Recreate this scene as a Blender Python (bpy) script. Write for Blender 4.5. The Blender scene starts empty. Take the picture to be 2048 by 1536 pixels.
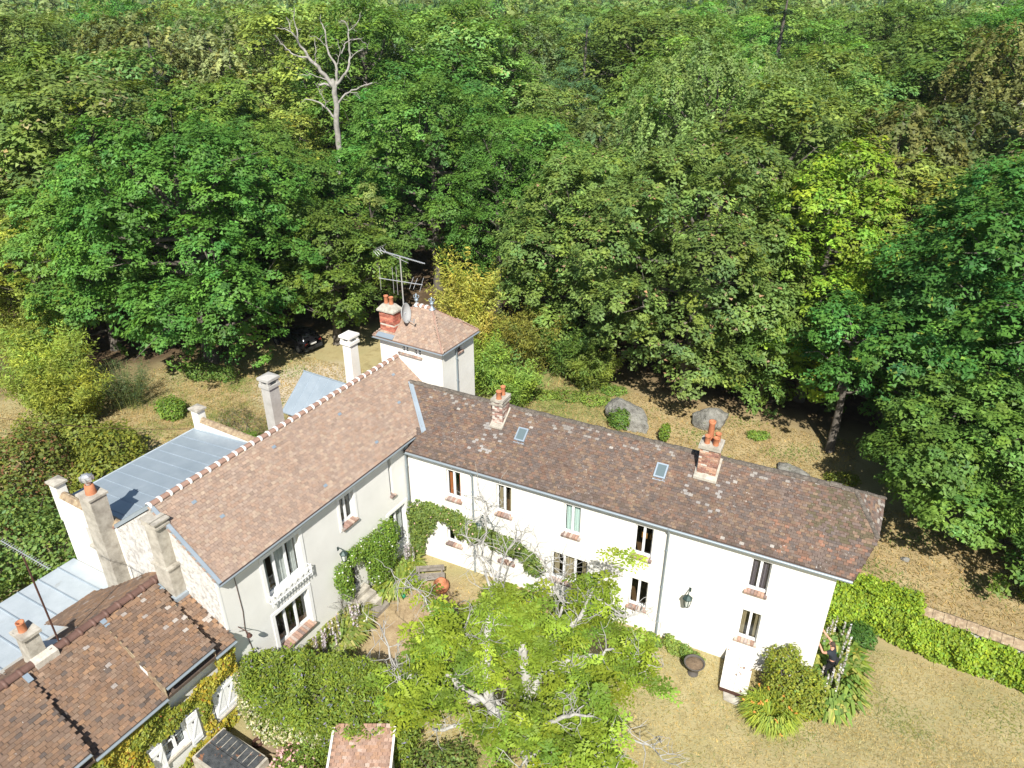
import bpy, math, random
import numpy as np
from mathutils import Vector, Matrix
SC = bpy.context.scene
COL = SC.collection
# ---------------------------------------------------------------- camera, sky, sun, exposure
BE = math.radians(-4.48)                       # the tall house stands 4.5 degrees off square to the long house
cam_d = bpy.data.cameras.new('camera')
cam = bpy.data.objects.new('camera', cam_d)
COL.objects.link(cam)
AL, TH = math.radians(116.035), math.radians(28.267)
fw = Vector((math.cos(AL) * math.cos(TH), math.sin(AL) * math.cos(TH), -math.sin(TH)))
rt = Vector((math.sin(AL), -math.cos(AL), 0))
up = rt.cross(fw)
M = Matrix((rt, up, -fw)).transposed().to_4x4()
M.translation = (15.718, -21.734, 23.0)
cam.matrix_world = M
cam_d.sensor_width = 36.0
cam_d.lens = 36.0 * 1465.23 / 2048.0
cam_d.clip_start, cam_d.clip_end = 0.5, 6000
SC.camera = cam
SUN_AZ = (0.43, -0.90)                         # horizontal direction towards the sun
SUN_EL = math.radians(46)
sd = Vector((SUN_AZ[0], SUN_AZ[1], 0)).normalized() * math.cos(SUN_EL) + Vector((0, 0, math.sin(SUN_EL)))
W = bpy.data.worlds.new('World')
SC.world = W
W.use_nodes = True
nt = W.node_tree
sky = nt.nodes.new('ShaderNodeTexSky')
sky.sky_type = 'NISHITA'
sky.sun_disc = False
sky.sun_elevation = SUN_EL
sky.sun_rotation = math.atan2(SUN_AZ[0], SUN_AZ[1])
sky.air_density, sky.dust_density, sky.ozone_density = 1.0, 0.6, 1.0
bg = nt.nodes['Background']
bg.inputs['Strength'].default_value = 0.07
nt.links.new(sky.outputs[0], bg.inputs['Color'])
sl = bpy.data.lights.new('sun', 'SUN')
sl.energy = 5.0
sl.angle = math.radians(0.53)
sl.color = (1.0, 0.955, 0.88)
sun = bpy.data.objects.new('sun', sl)
COL.objects.link(sun)
sun.rotation_euler = (-sd).to_track_quat('-Z', 'Y').to_euler()
sun.location = sd * 200
vs = SC.view_settings
vs.view_transform, vs.look, vs.gamma, vs.use_curve_mapping = 'Standard', 'None', 1.0, False
vs.exposure = 0.70
cy = SC.cycles
cy.max_bounces, cy.diffuse_bounces, cy.glossy_bounces = 7, 3, 3
cy.transmission_bounces, cy.transparent_max_bounces = 4, 6
cy.use_denoising = True
SC.render.film_transparent = False

# ---------------------------------------------------------------- helpers
def Bw(p):
    """a point of the tall house's own axes -> world"""
    c, s = math.cos(BE), math.sin(BE)
    return Vector((p[0] * c - p[1] * s, p[0] * s + p[1] * c, p[2]))

class Thing:
    """an Empty at a thing's base that parents its parts; verts of parts are given in the frame's axes"""
    def __init__(s, name, label, cat, loc, frame='A', group=None, kind=None, rz=0.0):
        s.loc = np.array(loc, float)
        s.o = bpy.data.objects.new(name, None)
        s.o.empty_display_size = 0.3
        COL.objects.link(s.o)
        s.o.location = Bw(loc) if frame == 'B' else Vector(loc)
        s.o.rotation_euler = (0, 0, (BE if frame == 'B' else 0) + rz)
        tag(s.o, label, cat, group, kind)

def tag(o, label=None, cat=None, group=None, kind=None):
    if label: o['label'] = label
    if cat: o['category'] = cat
    if group: o['group'] = group
    if kind: o['kind'] = kind
    return o

class MB:
    """collects geometry for ONE mesh object"""
    def __init__(s): s.v, s.f, s.c, s.sm = [], [], [], []
    def add(s, v, f, col=None, smooth=False):
        n = len(s.v)
        s.v += [tuple(map(float, p)) for p in v]
        s.f += [tuple(i + n for i in q) for q in f]
        s.c += [tuple(col) if col is not None else (1, 1, 1)] * len(v)
        s.sm += [smooth] * len(f)
        return s
    def box(s, a, b, col=None):
        (x0, y0, z0), (x1, y1, z1) = a, b
        x0, x1 = min(x0, x1), max(x0, x1); y0, y1 = min(y0, y1), max(y0, y1); z0, z1 = min(z0, z1), max(z0, z1)
        v = [(x0, y0, z0), (x1, y0, z0), (x1, y1, z0), (x0, y1, z0), (x0, y0, z1), (x1, y0, z1), (x1, y1, z1), (x0, y1, z1)]
        return s.add(v, [(0, 3, 2, 1), (4, 5, 6, 7), (0, 1, 5, 4), (1, 2, 6, 5), (2, 3, 7, 6), (3, 0, 4, 7)], col)
    def obox(s, c, a, b, d, col=None):
        c, a, b, d = map(np.array, (c, a, b, d))
        v = [c + i * a + j * b + k * d for k in (-1, 1) for i, j in ((-1, -1), (1, -1), (1, 1), (-1, 1))]
        return s.add(v, [(0, 3, 2, 1), (4, 5, 6, 7), (0, 1, 5, 4), (1, 2, 6, 5), (2, 3, 7, 6), (3, 0, 4, 7)], col)
    def poly(s, p, col=None): return s.add(p, [tuple(range(len(p)))], col)
    def slab(s, p, d, col=None):
        """polygon p thickened by the vector d"""
        n = len(p); d = np.array(d, float)
        q = [np.array(x, float) for x in p]
        v = q + [x + d for x in q]
        f = [tuple(range(n)), tuple(range(2 * n - 1, n - 1, -1))] + [(i, i + n, (i + 1) % n + n, (i + 1) % n) for i in range(n)]
        return s.add(v, f, col)
    def tube(s, pts, rad, n=6, col=None, cap=True, smooth=True):
        P = [np.array(p, float) for p in pts]
        if not hasattr(rad, '__len__'): rad = [rad] * len(P)
        V, F, pa = [], [], None
        for i, p in enumerate(P):
            t = P[min(i + 1, len(P) - 1)] - P[max(i - 1, 0)]
            t = t / (np.linalg.norm(t) + 1e-9)
            if pa is None:
                h = np.array([0, 0, 1.]) if abs(t[2]) < .9 else np.array([1., 0, 0])
                a = np.cross(t, h)
            else: a = pa - t * (pa @ t)
            a = a / (np.linalg.norm(a) + 1e-9); pa = a
            b = np.cross(t, a)
            V += [p + rad[i] * (a * math.cos(2 * math.pi * k / n) + b * math.sin(2 * math.pi * k / n)) for k in range(n)]
        for i in range(len(P) - 1):
            for k in range(n):
                k2 = (k + 1) % n
                F.append((i * n + k, i * n + k2, (i + 1) * n + k2, (i + 1) * n + k))
        s.add(V, F, col, smooth)
        if cap:
            s.add(V[:n], [tuple(range(n - 1, -1, -1))], col); s.add(V[-n:], [tuple(range(n))], col)
        return s
    def lathe(s, c, prof, n=14, col=None, ax=None, smooth=True, squash=1.0):
        """revolve [(r, h)...] about an axis through c"""
        c = np.array(c, float)
        z = np.array(ax if ax is not None else (0, 0, 1.), float); z /= np.linalg.norm(z)
        h = np.array([1., 0, 0]) if abs(z[0]) < .9 else np.array([0, 1., 0])
        a = np.cross(z, h); a /= np.linalg.norm(a); b = np.cross(z, a)
        V = [c + z * hh + r * (a * math.cos(2 * math.pi * k / n) + squash * b * math.sin(2 * math.pi * k / n)) for r, hh in prof for k in range(n)]
        F = [(i * n + k, i * n + (k + 1) % n, (i + 1) * n + (k + 1) % n, (i + 1) * n + k) for i in range(len(prof) - 1) for k in range(n)]
        return s.add(V, F, col, smooth)
    def mesh(s, name, mat, off=(0, 0, 0)):
        me = bpy.data.meshes.new(name)
        v = np.array(s.v, float).reshape(-1, 3) - np.array(off, float)
        me.from_pydata(v.tolist(), [], s.f)
        if any(c != (1, 1, 1) for c in s.c):
            at = me.color_attributes.new('Col', 'FLOAT_COLOR', 'POINT')
            at.data.foreach_set('color', np.c_[np.array(s.c, float), np.ones(len(s.c))].ravel())
        me.polygons.foreach_set('use_smooth', s.sm)
        for m in (mat if isinstance(mat, (list, tuple)) else [mat]): me.materials.append(m)
        me.update()
        return me
    def build(s, name, mat, parent=None, off=None, kind=None):
        """parent: a Thing, or an object already built with .build (then pass off = its Thing's loc)"""
        if isinstance(parent, Thing): off = parent.loc; par = parent.o
        else: par = parent; off = off if off is not None else (0, 0, 0)
        o = bpy.data.objects.new(name, s.mesh(name, mat, off))
        COL.objects.link(o)
        if par is not None: o.parent = par
        if kind: o['kind'] = kind
        return o

def single(mb, name, mat, label, cat, loc, frame='A', group=None, kind=None):
    o = bpy.data.objects.new(name, mb.mesh(name, mat, loc))
    COL.objects.link(o)
    o.location = Bw(loc) if frame == 'B' else Vector(loc)
    if frame == 'B': o.rotation_euler = (0, 0, BE)
    return tag(o, label, cat, group, kind)

def copy_tree(o, parent=None):
    c = o.copy(); COL.objects.link(c); c.parent = parent
    for ch in list(o.children): copy_tree(ch, c)
    return c

def quads_object(name, V, col, mat, parent=None, k=4, kind=None, link=True):
    """numpy: V (n,k,3) faces, col (n,3) -> one mesh object"""
    n = len(V)
    me = bpy.data.meshes.new(name)
    me.vertices.add(n * k); me.loops.add(n * k); me.polygons.add(n)
    me.vertices.foreach_set('co', np.ascontiguousarray(V, dtype=np.float32).ravel())
    me.loops.foreach_set('vertex_index', np.arange(n * k, dtype=np.int32))
    me.polygons.foreach_set('loop_start', np.arange(0, n * k, k, dtype=np.int32))
    me.polygons.foreach_set('loop_total', np.full(n, k, dtype=np.int32))
    at = me.color_attributes.new('Col', 'FLOAT_COLOR', 'POINT')
    cc = np.repeat(np.c_[col, np.ones(n)], k, axis=0)
    at.data.foreach_set('color', np.ascontiguousarray(cc, dtype=np.float32).ravel())
    me.materials.append(mat)
    me.update(); me.validate()
    o = bpy.data.objects.new(name, me)
    if link: COL.objects.link(o)
    if parent is not None: o.parent = parent
    if kind: o['kind'] = kind
    return o

# ---------------------------------------------------------------- materials
def nmat(name):
    m = bpy.data.materials.new(name); m.use_nodes = True
    t = m.node_tree
    return m, t, t.nodes['Principled BSDF'], t.nodes, t.links

def noise(t, scale, detail=4, rough=.6, vec=None):
    n = t.nodes.new('ShaderNodeTexNoise')
    n.inputs['Scale'].default_value = scale; n.inputs['Detail'].default_value = detail; n.inputs['Roughness'].default_value = rough
    if vec is not None: t.links.new(vec, n.inputs['Vector'])
    return n.outputs['Fac']

def ramp(t, fac, stops):
    r = t.nodes.new('ShaderNodeValToRGB')
    e = r.color_ramp.elements
    while len(e) < len(stops): e.new(.5)
    for i, (p, c) in enumerate(stops):
        e[i].position = p; e[i].color = (*c, 1) if hasattr(c, '__len__') else (c, c, c, 1)
    t.links.new(fac, r.inputs[0])
    return r.outputs[0]

def mix(t, fac, a, b, mode='MIX'):
    m = t.nodes.new('ShaderNodeMix'); m.data_type = 'RGBA'; m.blend_type = mode
    for i, x in ((0, fac), (6, a), (7, b)):
        if isinstance(x, (int, float)): m.inputs[i].default_value = x
        elif isinstance(x, tuple): m.inputs[i].default_value = (*x, 1)
        else: t.links.new(x, m.inputs[i])
    return m.outputs[2]

def bump(t, fac, strength, dist=.02):
    b = t.nodes.new('ShaderNodeBump')
    b.inputs['Strength'].default_value = strength; b.inputs['Distance'].default_value = dist
    t.links.new(fac, b.inputs['Height'])
    return b.outputs[0]

def objco(t): return t.nodes.new('ShaderNodeTexCoord').outputs['Object']
def geopos(t): return t.nodes.new('ShaderNodeNewGeometry').outputs['Position']
def vcol(t):
    a = t.nodes.new('ShaderNodeAttribute'); a.attribute_name = 'Col'
    return a.outputs['Color']

def surf(name, stops, scale, rough=.85, bs=.3, bscale=None, metal=0., detail=5, extra=None, bdist=.02, spec=.3, use_col=False):
    """a noise-mottled surface with fine relief"""
    m, t, p, N, Lk = nmat(name)
    co = geopos(t)
    f = noise(t, scale, detail, .65, co)
    c = ramp(t, f, stops)
    if extra:                                    # (scale, lo, hi, colour): stains of their own shape
        for sc_, lo, hi, cc in extra:
            k = ramp(t, noise(t, sc_, 6, .7, co), [(lo, 0.), (hi, 1.)])
            c = mix(t, k, c, cc)
    if use_col: c = mix(t, 1.0, vcol(t), c, 'MULTIPLY')
    Lk.new(c, p.inputs['Base Color'])
    p.inputs['Roughness'].default_value = rough; p.inputs['Metallic'].default_value = metal
    p.inputs['Specular IOR Level'].default_value = spec
    if bs: Lk.new(bump(t, noise(t, bscale or scale * 8, 4, .6, co), bs, bdist), p.inputs['Normal'])
    return m

def flat(name, c, rough=.6, metal=0., spec=.4):
    m, t, p, N, Lk = nmat(name)
    p.inputs['Base Color'].default_value = (*c, 1); p.inputs['Roughness'].default_value = rough
    p.inputs['Metallic'].default_value = metal; p.inputs['Specular IOR Level'].default_value = spec
    return m

def leafmat(name, trans=.35, rough=.5, jit=.16, gloss=.05):
    m, t, p, N, Lk = nmat(name)
    N.remove(p)
    c = vcol(t)
    oi = N.new('ShaderNodeObjectInfo')
    hs = N.new('ShaderNodeHueSaturation')
    mr = N.new('ShaderNodeMapRange'); mr.inputs['To Min'].default_value = .5 - jit * .12; mr.inputs['To Max'].default_value = .5 + jit * .10
    Lk.new(oi.outputs['Random'], mr.inputs['Value']); Lk.new(mr.outputs[0], hs.inputs['Hue'])
    mr2 = N.new('ShaderNodeMapRange'); mr2.inputs['To Min'].default_value = 1 - jit; mr2.inputs['To Max'].default_value = 1 + jit
    w = N.new('ShaderNodeMath'); w.operation = 'FRACT'
    w2 = N.new('ShaderNodeMath'); w2.operation = 'MULTIPLY'; w2.inputs[1].default_value = 7.31
    Lk.new(oi.outputs['Random'], w2.inputs[0]); Lk.new(w2.outputs[0], w.inputs[0]); Lk.new(w.outputs[0], mr2.inputs['Value'])
    Lk.new(mr2.outputs[0], hs.inputs['Value']); Lk.new(c, hs.inputs['Color'])
    d = N.new('ShaderNodeBsdfDiffuse'); tr = N.new('ShaderNodeBsdfTranslucent'); g = N.new('ShaderNodeBsdfGlossy')
    Lk.new(hs.outputs[0], d.inputs['Color'])
    ty = mix(t, 1.0, hs.outputs[0], (1.35, 1.25, .5), 'MULTIPLY')
    Lk.new(ty, tr.inputs['Color'])
    g.inputs['Roughness'].default_value = rough; g.inputs['Color'].default_value = (.8, .85, .8, 1)
    a = N.new('ShaderNodeMixShader'); a.inputs[0].default_value = trans
    b = N.new('ShaderNodeMixShader'); b.inputs[0].default_value = gloss
    Lk.new(d.outputs[0], a.inputs[1]); Lk.new(tr.outputs[0], a.inputs[2])
    Lk.new(a.outputs[0], b.inputs[1]); Lk.new(g.outputs[0], b.inputs[2])
    Lk.new(b.outputs[0], N['Material Output'].inputs['Surface'])
    return m

def tilemat(name, dirt, rough=.9, speck=.64):
    """fired clay: each tile's own colour, with grain and specks of lichen"""
    m, t, p, N, Lk = nmat(name)
    co = geopos(t)
    g = ramp(t, noise(t, 26, 4, .7, co), [(.25, .70), (.75, 1.25)])
    c = mix(t, 1.0, vcol(t), g, 'MULTIPLY')
    big = ramp(t, noise(t, .55, 5, .6, co), [(.35, 0.), (.72, dirt)])
    c = mix(t, big, c, (.075, .062, .055))
    sp = ramp(t, noise(t, 11, 3, .8, co), [(speck, 0.), (speck + .03, 1.)])
    sp2 = ramp(t, noise(t, 1.3, 3, .6, co), [(.42, 0.), (.6, .9)])
    c = mix(t, mix(t, 1., sp, sp2, 'MULTIPLY'), c, (.44, .42, .38))
    Lk.new(c, p.inputs['Base Color'])
    p.inputs['Roughness'].default_value = rough; p.inputs['Specular IOR Level'].default_value = .2
    Lk.new(bump(t, noise(t, 60, 3, .6, co), .35, .01), p.inputs['Normal'])
    return m

MT = {}
MT['plaster'] = surf('white_plaster', [(.3, (.70, .68, .62)), (.7, (.80, .785, .73))], .9, .9, .12, 40, extra=[(2.2, .66, .8, (.60, .575, .50))])
MT['facade'] = surf('pale_render', [(.3, (.66, .655, .62)), (.7, (.74, .735, .70))], .8, .9, .18, 22, extra=[(.7, .58, .8, (.60, .59, .55))])
MT['rubble'] = surf('rough_grey_render', [(.3, (.30, .285, .26)), (.5, (.60, .58, .54)), (.7, (.74, .72, .68))], 5.5, .95, .8, 16, bdist=.05, extra=[(1.2, .52, .72, (.36, .34, .31))])
MT['concrete'] = surf('weathered_concrete', [(.25, (.22, .20, .165)), (.55, (.42, .39, .33)), (.8, (.55, .52, .45))], 3.0, .95, .6, 30, extra=[(7, .62, .75, (.14, .125, .10))])
MT['concrete_pale'] = surf('pale_concrete', [(.3, (.58, .56, .50)), (.7, (.70, .68, .62))], 2.0, .9, .3, 30)
MT['concrete_grey'] = surf('grey_concrete', [(.3, (.36, .35, .32)), (.7, (.48, .47, .44))], 2.5, .9, .3, 30)
MT['dirty_coping'] = surf('lichened_coping', [(.25, (.13, .10, .07)), (.5, (.30, .22, .14)), (.75, (.42, .37, .24))], 6, .95, .7, 26, extra=[(9, .60, .7, (.55, .52, .42))])
MT['zinc'] = surf('zinc_sheet', [(.3, (.30, .36, .41)), (.7, (.39, .45, .50))], .8, .45, .05, 8, metal=.35, extra=[(1.7, .58, .85, (.46, .52, .57))], spec=.5)
MT['zinc_worn'] = surf('worn_zinc_sheet', [(.3, (.40, .45, .48)), (.7, (.52, .57, .60))], 1.0, .5, .08, 8, metal=.25, extra=[(1.4, .60, .78, (.33, .33, .31))], spec=.5)
MT['gutter'] = flat('grey_gutter_metal', (.30, .35, .38), .5, .4)
MT['white'] = surf('white_joinery_paint', [(.3, (.76, .77, .77)), (.7, (.82, .83, .83))], 3, .5, .05, 20)
MT['molding'] = surf('white_moulding', [(.3, (.74, .74, .72)), (.7, (.80, .80, .78))], 2, .8, .1, 30)
MT['brick'] = surf('clay_brick', [(.3, (.70, .70, .70)), (.7, (1.2, 1.2, 1.2))], 14, .9, .5, 60, use_col=True)
MT['mortar'] = surf('lime_mortar', [(.3, (.42, .38, .32)), (.7, (.60, .56, .49))], 9, .95, .6, 50)
MT['mortar_white'] = surf('fresh_white_mortar', [(.3, (.70, .68, .64)), (.7, (.80, .78, .75))], 12, .9, .3, 50)
MT['terracotta'] = surf('terracotta', [(.3, (.36, .135, .065)), (.7, (.50, .20, .10))], 8, .8, .3, 40)
MT['tileA'] = tilemat('old_clay_tile', .40, .9, .63)
MT['tileB'] = tilemat('new_clay_tile', .06, .9, .80)
MT['tileC'] = tilemat('brown_clay_tile', .30, .9, .66)
MT['ridge_brown'] = surf('brown_ridge_clay', [(.3, (.10, .055, .042)), (.7, (.16, .09, .07))], 4, .6, .2, 30, spec=.4)
MT['ridge_dark'] = surf('lichened_ridge_clay', [(.3, (.05, .045, .04)), (.55, (.13, .11, .09)), (.8, (.22, .20, .17))], 9, .95, .6, 40, extra=[(22, .62, .7, (.45, .43, .38))])
MT['ridge_new'] = surf('rosy_ridge_clay', [(.3, (.26, .16, .12)), (.7, (.35, .225, .175))], 6, .8, .3, 40)
MT['dark'] = flat('dark_interior', (.05, .042, .036), .9)
MT['wood_floor'] = flat('interior_wood', (.12, .065, .03), .6)
MT['iron'] = flat('rusty_iron', (.085, .04, .03), .7, .3)
MT['alu'] = flat('antenna_aluminium', (.62, .63, .64), .4, .7)
MT['lead'] = flat('blue_grey_lead', (.33, .40, .46), .5, .5)
MT['lantern'] = flat('dark_green_lantern_metal', (.035, .06, .055), .5, .3)
MT['black'] = surf('black_paint', [(.4, (.018, .02, .022)), (.8, (.05, .055, .06))], 5, .6, .3, 30)
MT['bark_pale'] = surf('pale_grey_bark', [(.3, (.22, .21, .19)), (.6, (.40, .39, .36)), (.8, (.52, .51, .48))], 5, .95, .7, 18, bdist=.03)
MT['bark'] = surf('brown_grey_bark', [(.3, (.07, .06, .05)), (.7, (.17, .15, .125))], 5, .95, .8, 16, bdist=.04)
MT['bark_dead'] = surf('bleached_dead_wood', [(.3, (.20, .185, .165)), (.7, (.40, .38, .345))], 3, .95, .6, 16, bdist=.03)
MT['stone'] = surf('grey_sandstone', [(.3, (.11, .105, .095)), (.55, (.24, .235, .21)), (.8, (.36, .35, .32))], 2.2, .95, 1.0, 7, bdist=.12, extra=[(4, .56, .70, (.07, .07, .055)), (1.6, .60, .72, (.12, .13, .06))])
MT['wood_old'] = surf('silvered_wood', [(.3, (.16, .14, .12)), (.7, (.30, .27, .23))], 6, .9, .5, 20)
MT['soil'] = surf('dry_soil', [(.3, (.10, .07, .045)), (.7, (.20, .145, .095))], 6, .98, .6, 30)
def vn(x, y, sc, seed=0):
    """smooth value noise in 0..1 at the given spacing"""
    x, y = np.asarray(x) / sc, np.asarray(y) / sc; i, j = np.floor(x).astype(int), np.floor(y).astype(int); u, v = x - i, y - j
    u, v = u * u * (3 - 2 * u), v * v * (3 - 2 * v)
    h = lambda a, b: np.modf(np.abs(np.sin(a * 127.1 + b * 311.7 + seed * 74.7) * 43758.5453))[0]
    return (h(i, j) * (1 - u) + h(i + 1, j) * u) * (1 - v) + (h(i, j + 1) * (1 - u) + h(i + 1, j + 1) * u) * v
MT['leaf'] = leafmat('leaf', .34, .55, .24, .02)
MT['leaf_soft'] = leafmat('soft_leaf', .42, .6, .06, .03)
MT['petal'] = leafmat('petal', .3, .7, .03, .02)
m_, t_, p_, N_, L_ = nmat('window_glass')
N_.remove(p_)
gl = N_.new('ShaderNodeBsdfGlossy'); gl.inputs['Roughness'].default_value = .02; gl.inputs['Color'].default_value = (.9, .95, .95, 1)
tp = N_.new('ShaderNodeBsdfTransparent'); tp.inputs['Color'].default_value = (.80, .84, .83, 1)
lw = N_.new('ShaderNodeLayerWeight'); lw.inputs['Blend'].default_value = .5
pw_ = N_.new('ShaderNodeMath'); pw_.operation = 'POWER'; pw_.inputs[1].default_value = 4.; L_.new(lw.outputs['Facing'], pw_.inputs[0])
fr = N_.new('ShaderNodeMath'); fr.operation = 'MULTIPLY_ADD'; fr.inputs[1].default_value = .8; fr.inputs[2].default_value = .07; L_.new(pw_.outputs[0], fr.inputs[0])
ms = N_.new('ShaderNodeMixShader')
L_.new(fr.outputs[0], ms.inputs[0]); L_.new(tp.outputs[0], ms.inputs[1]); L_.new(gl.outputs[0], ms.inputs[2])
L_.new(ms.outputs[0], N_['Material Output'].inputs['Surface'])
MT['glass'] = m_
def cloth(name, c): return flat(name, c, .95, 0, .1)
MT['cloth_orange'] = cloth('orange_curtain', (.55, .20, .08)); MT['cloth_teal'] = cloth('pale_aqua_curtain', (.62, .74, .70))
MT['cloth_beige'] = cloth('beige_curtain', (.42, .34, .22)); MT['cloth_violet'] = cloth('mauve_curtain', (.16, .13, .16)); MT['cloth_white'] = cloth('white_net_curtain', (.62, .62, .60))
MT['panel_wood'] = cloth('orange_wood_furniture', (.45, .22, .07))
# ---------------------------------------------------------------- building kit
rng = np.random.default_rng(7)
def V3(*a): return np.array(a, float)
UX, UY, UZ = V3(1, 0, 0), V3(0, 1, 0), V3(0, 0, 1)

def wall(mb, o, u, n, u0, u1, z0, z1, ops=(), depth=.18):
    """a wall face with real openings (ua, ub, za, zb) and their reveals"""
    o, u, n = map(np.array, (o, u, n))
    us = sorted({u0, u1, *[x for a in ops for x in a[:2]]}); zs = sorted({z0, z1, *[x for a in ops for x in a[2:4]]})
    P = lambda a, z, d=0.: o + u * a + UZ * z - n * d
    for i in range(len(us) - 1):
        for k in range(len(zs) - 1):
            ca, cz = (us[i] + us[i + 1]) / 2, (zs[k] + zs[k + 1]) / 2
            if any(a[0] < ca < a[1] and a[2] < cz < a[3] for a in ops): continue
            mb.poly([P(us[i], zs[k]), P(us[i + 1], zs[k]), P(us[i + 1], zs[k + 1]), P(us[i], zs[k + 1])])
    for a in ops:
        d = a[4] if len(a) > 4 else depth
        ua, ub, za, zb = a[:4]
        mb.poly([P(ua, za), P(ua, zb), P(ua, zb, d), P(ua, za, d)]); mb.poly([P(ub, za), P(ub, za, d), P(ub, zb, d), P(ub, zb)])
        mb.poly([P(ua, zb), P(ub, zb), P(ub, zb, d), P(ua, zb, d)]); mb.poly([P(ua, za), P(ua, za, d), P(ub, za, d), P(ub, za)])

BRICKS = [(.34, .22, .17), (.28, .18, .145), (.42, .32, .26), (.23, .17, .15), (.36, .23, .17), (.38, .31, .27)]
def brick_col(r=rng): 
    c = BRICKS[r.integers(len(BRICKS))]; k = r.uniform(.75, 1.25)
    return tuple(x * k for x in c)

def window(T, o, u, n, ua, ub, za, zb, panes=2, reveal=.13, curtain=None, sill=True, rail=.10, lattice=0, bar=.05, sill_h=.13, half=False):
    """joinery set back in an opening: frame > panes, sill bricks, curtain"""
    o, u, n = map(np.array, (o, u, n))
    P = lambda a, z, d=0.: o + u * a + UZ * z - n * d
    zs = za + (sill_h if sill else 0)
    mb = MB(); dc = reveal
    def bx(a0, a1, z0, z1, d0, d1):
        c = P((a0 + a1) / 2, (z0 + z1) / 2, (d0 + d1) / 2)
        mb.obox(c, u * (a1 - a0) / 2, n * abs(d1 - d0) / 2, UZ * (z1 - z0) / 2)
    d0, d1 = dc - .06, dc + .005
    bx(ua + .003, ua + bar, zs, zb - .003, d0, d1); bx(ub - bar, ub - .003, zs, zb - .003, d0, d1)
    bx(ua + bar, ub - bar, zb - bar, zb - .003, d0, d1); bx(ua + bar, ub - bar, zs, zs + rail, d0, d1)
    w = (ub - ua - 2 * bar) / panes
    for i in range(1, panes):
        x = ua + bar + w * i
        bx(x - .045, x + .045, zs + rail, zb - bar, d0 - .012, d1 - .004)
    for i in range(lattice):
        z = zs + rail + (zb - bar - zs - rail) * (i + 1) / (lattice + 1)
        bx(ua + bar, ub - bar, z - .012, z + .012, d0 + .01, d1 - .01)
    fr_ = mb.build('window', MT['white'], T)
    for i in range(panes):
        m2 = MB(); a0, a1 = ua + bar + w * i + (.04 if i else 0), ua + bar + w * (i + 1) - (.04 if i < panes - 1 else 0)
        m2.poly([P(a0, zs + rail, dc - .02), P(a1, zs + rail, dc - .02), P(a1, zb - bar, dc - .02), P(a0, zb - bar, dc - .02)])
        m2.build('pane', MT['glass'], fr_, T.loc)
    if sill:
        nb = max(3, round((ub - ua + .12) / .125)); bw = (ub - ua + .12) / nb
        for i in range(nb):
            m3 = MB(); a = ua - .06 + bw * (i + .5)
            c = P(a, za + sill_h * .36 + .02, .02)
            t = n * .985 + UZ * -.17
            m3.obox(c, u * (bw / 2 - .006), (reveal * .55 + .05) * t, (UZ + n * .17) * .045, brick_col())
            m3.build('brick', MT['brick'], fr_, T.loc)
        m4 = MB(); m4.obox(P((ua + ub) / 2, za + .035, reveal / 2 - .01), u * ((ub - ua) / 2 - .003), n * (reveal / 2), UZ * .034)
        m4.build('sill_bed', MT['mortar'], fr_, T.loc)
    if curtain:
        for i in range(panes):
            a0, a1 = ua + bar + w * i, ua + bar + w * (i + 1)
            if half: a1 = a0 + (a1 - a0) * .5 if i == 0 else a1; a0 = a1 - (a1 - a0) * .5 if i == panes - 1 else a0
            m5 = MB(); k = 10; pts = []
            for j in range(k + 1):
                pts.append((a0 + (a1 - a0) * j / k, dc + .09 + .025 * math.sin(j * 2.3 + i)))
            for j in range(k):
                m5.poly([P(pts[j][0], zs + .02, pts[j][1]), P(pts[j + 1][0], zs + .02, pts[j + 1][1]), P(pts[j + 1][0], zb, pts[j + 1][1]), P(pts[j][0], zb, pts[j][1])])
            m5.build('curtain', MT[curtain], fr_, T.loc)
    return fr_

def tile_rows(o, u, v, L, S, w, e, th, inside, colfn, jit=.004, skip=0.0):
    """every clay tile of a roof plane as a wedge of its own: yields (verts, faces, colour, area centre)"""
    o, u, v = map(np.array, (o, u, v)); n = np.cross(u, v)
    if n[2] < 0: n = -n
    out = []
    rows = int(S / e) + 1; cols = int(L / w) + 2
    for r in range(rows):
        vv = r * e
        for c in range(cols):
            uu = (c - (.5 if r % 2 else 0)) * w + rng.normal(0, jit)
            if not inside(uu + w / 2, vv + e * .5): continue
            if skip and rng.random() < skip: continue
            g = w * .012 + .002
            j = rng.normal(0, jit, 4)
            h0, h1 = th * (1.35 + rng.normal(0, .18)), .006
            a0, a1 = uu + g, uu + w - g
            v0, v1 = vv + j[0], vv + e * 1.25
            tl = rng.normal(0, .0015)
            P = [o + u * a0 + v * v0 + n * (h0 + tl), o + u * a1 + v * v0 + n * (h0 - tl), o + u * a1 + v * v1 + n * h1, o + u * a0 + v * v1 + n * h1,
                 o + u * a0 + v * v0 + n * (h0 - th), o + u * a1 + v * v0 + n * (h0 - th)]
            out.append((P, [(0, 1, 2, 3), (4, 5, 1, 0), (4, 0, 3), (1, 5, 2)], colfn(uu + w / 2, vv), (uu, vv)))
    return out

def tiles_mesh(rows, name, mat, parent):
    mb = MB()
    for P, F, c, _ in rows: mb.add(P, F, c)
    return mb.build(name, mat, parent, kind='stuff')

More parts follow.
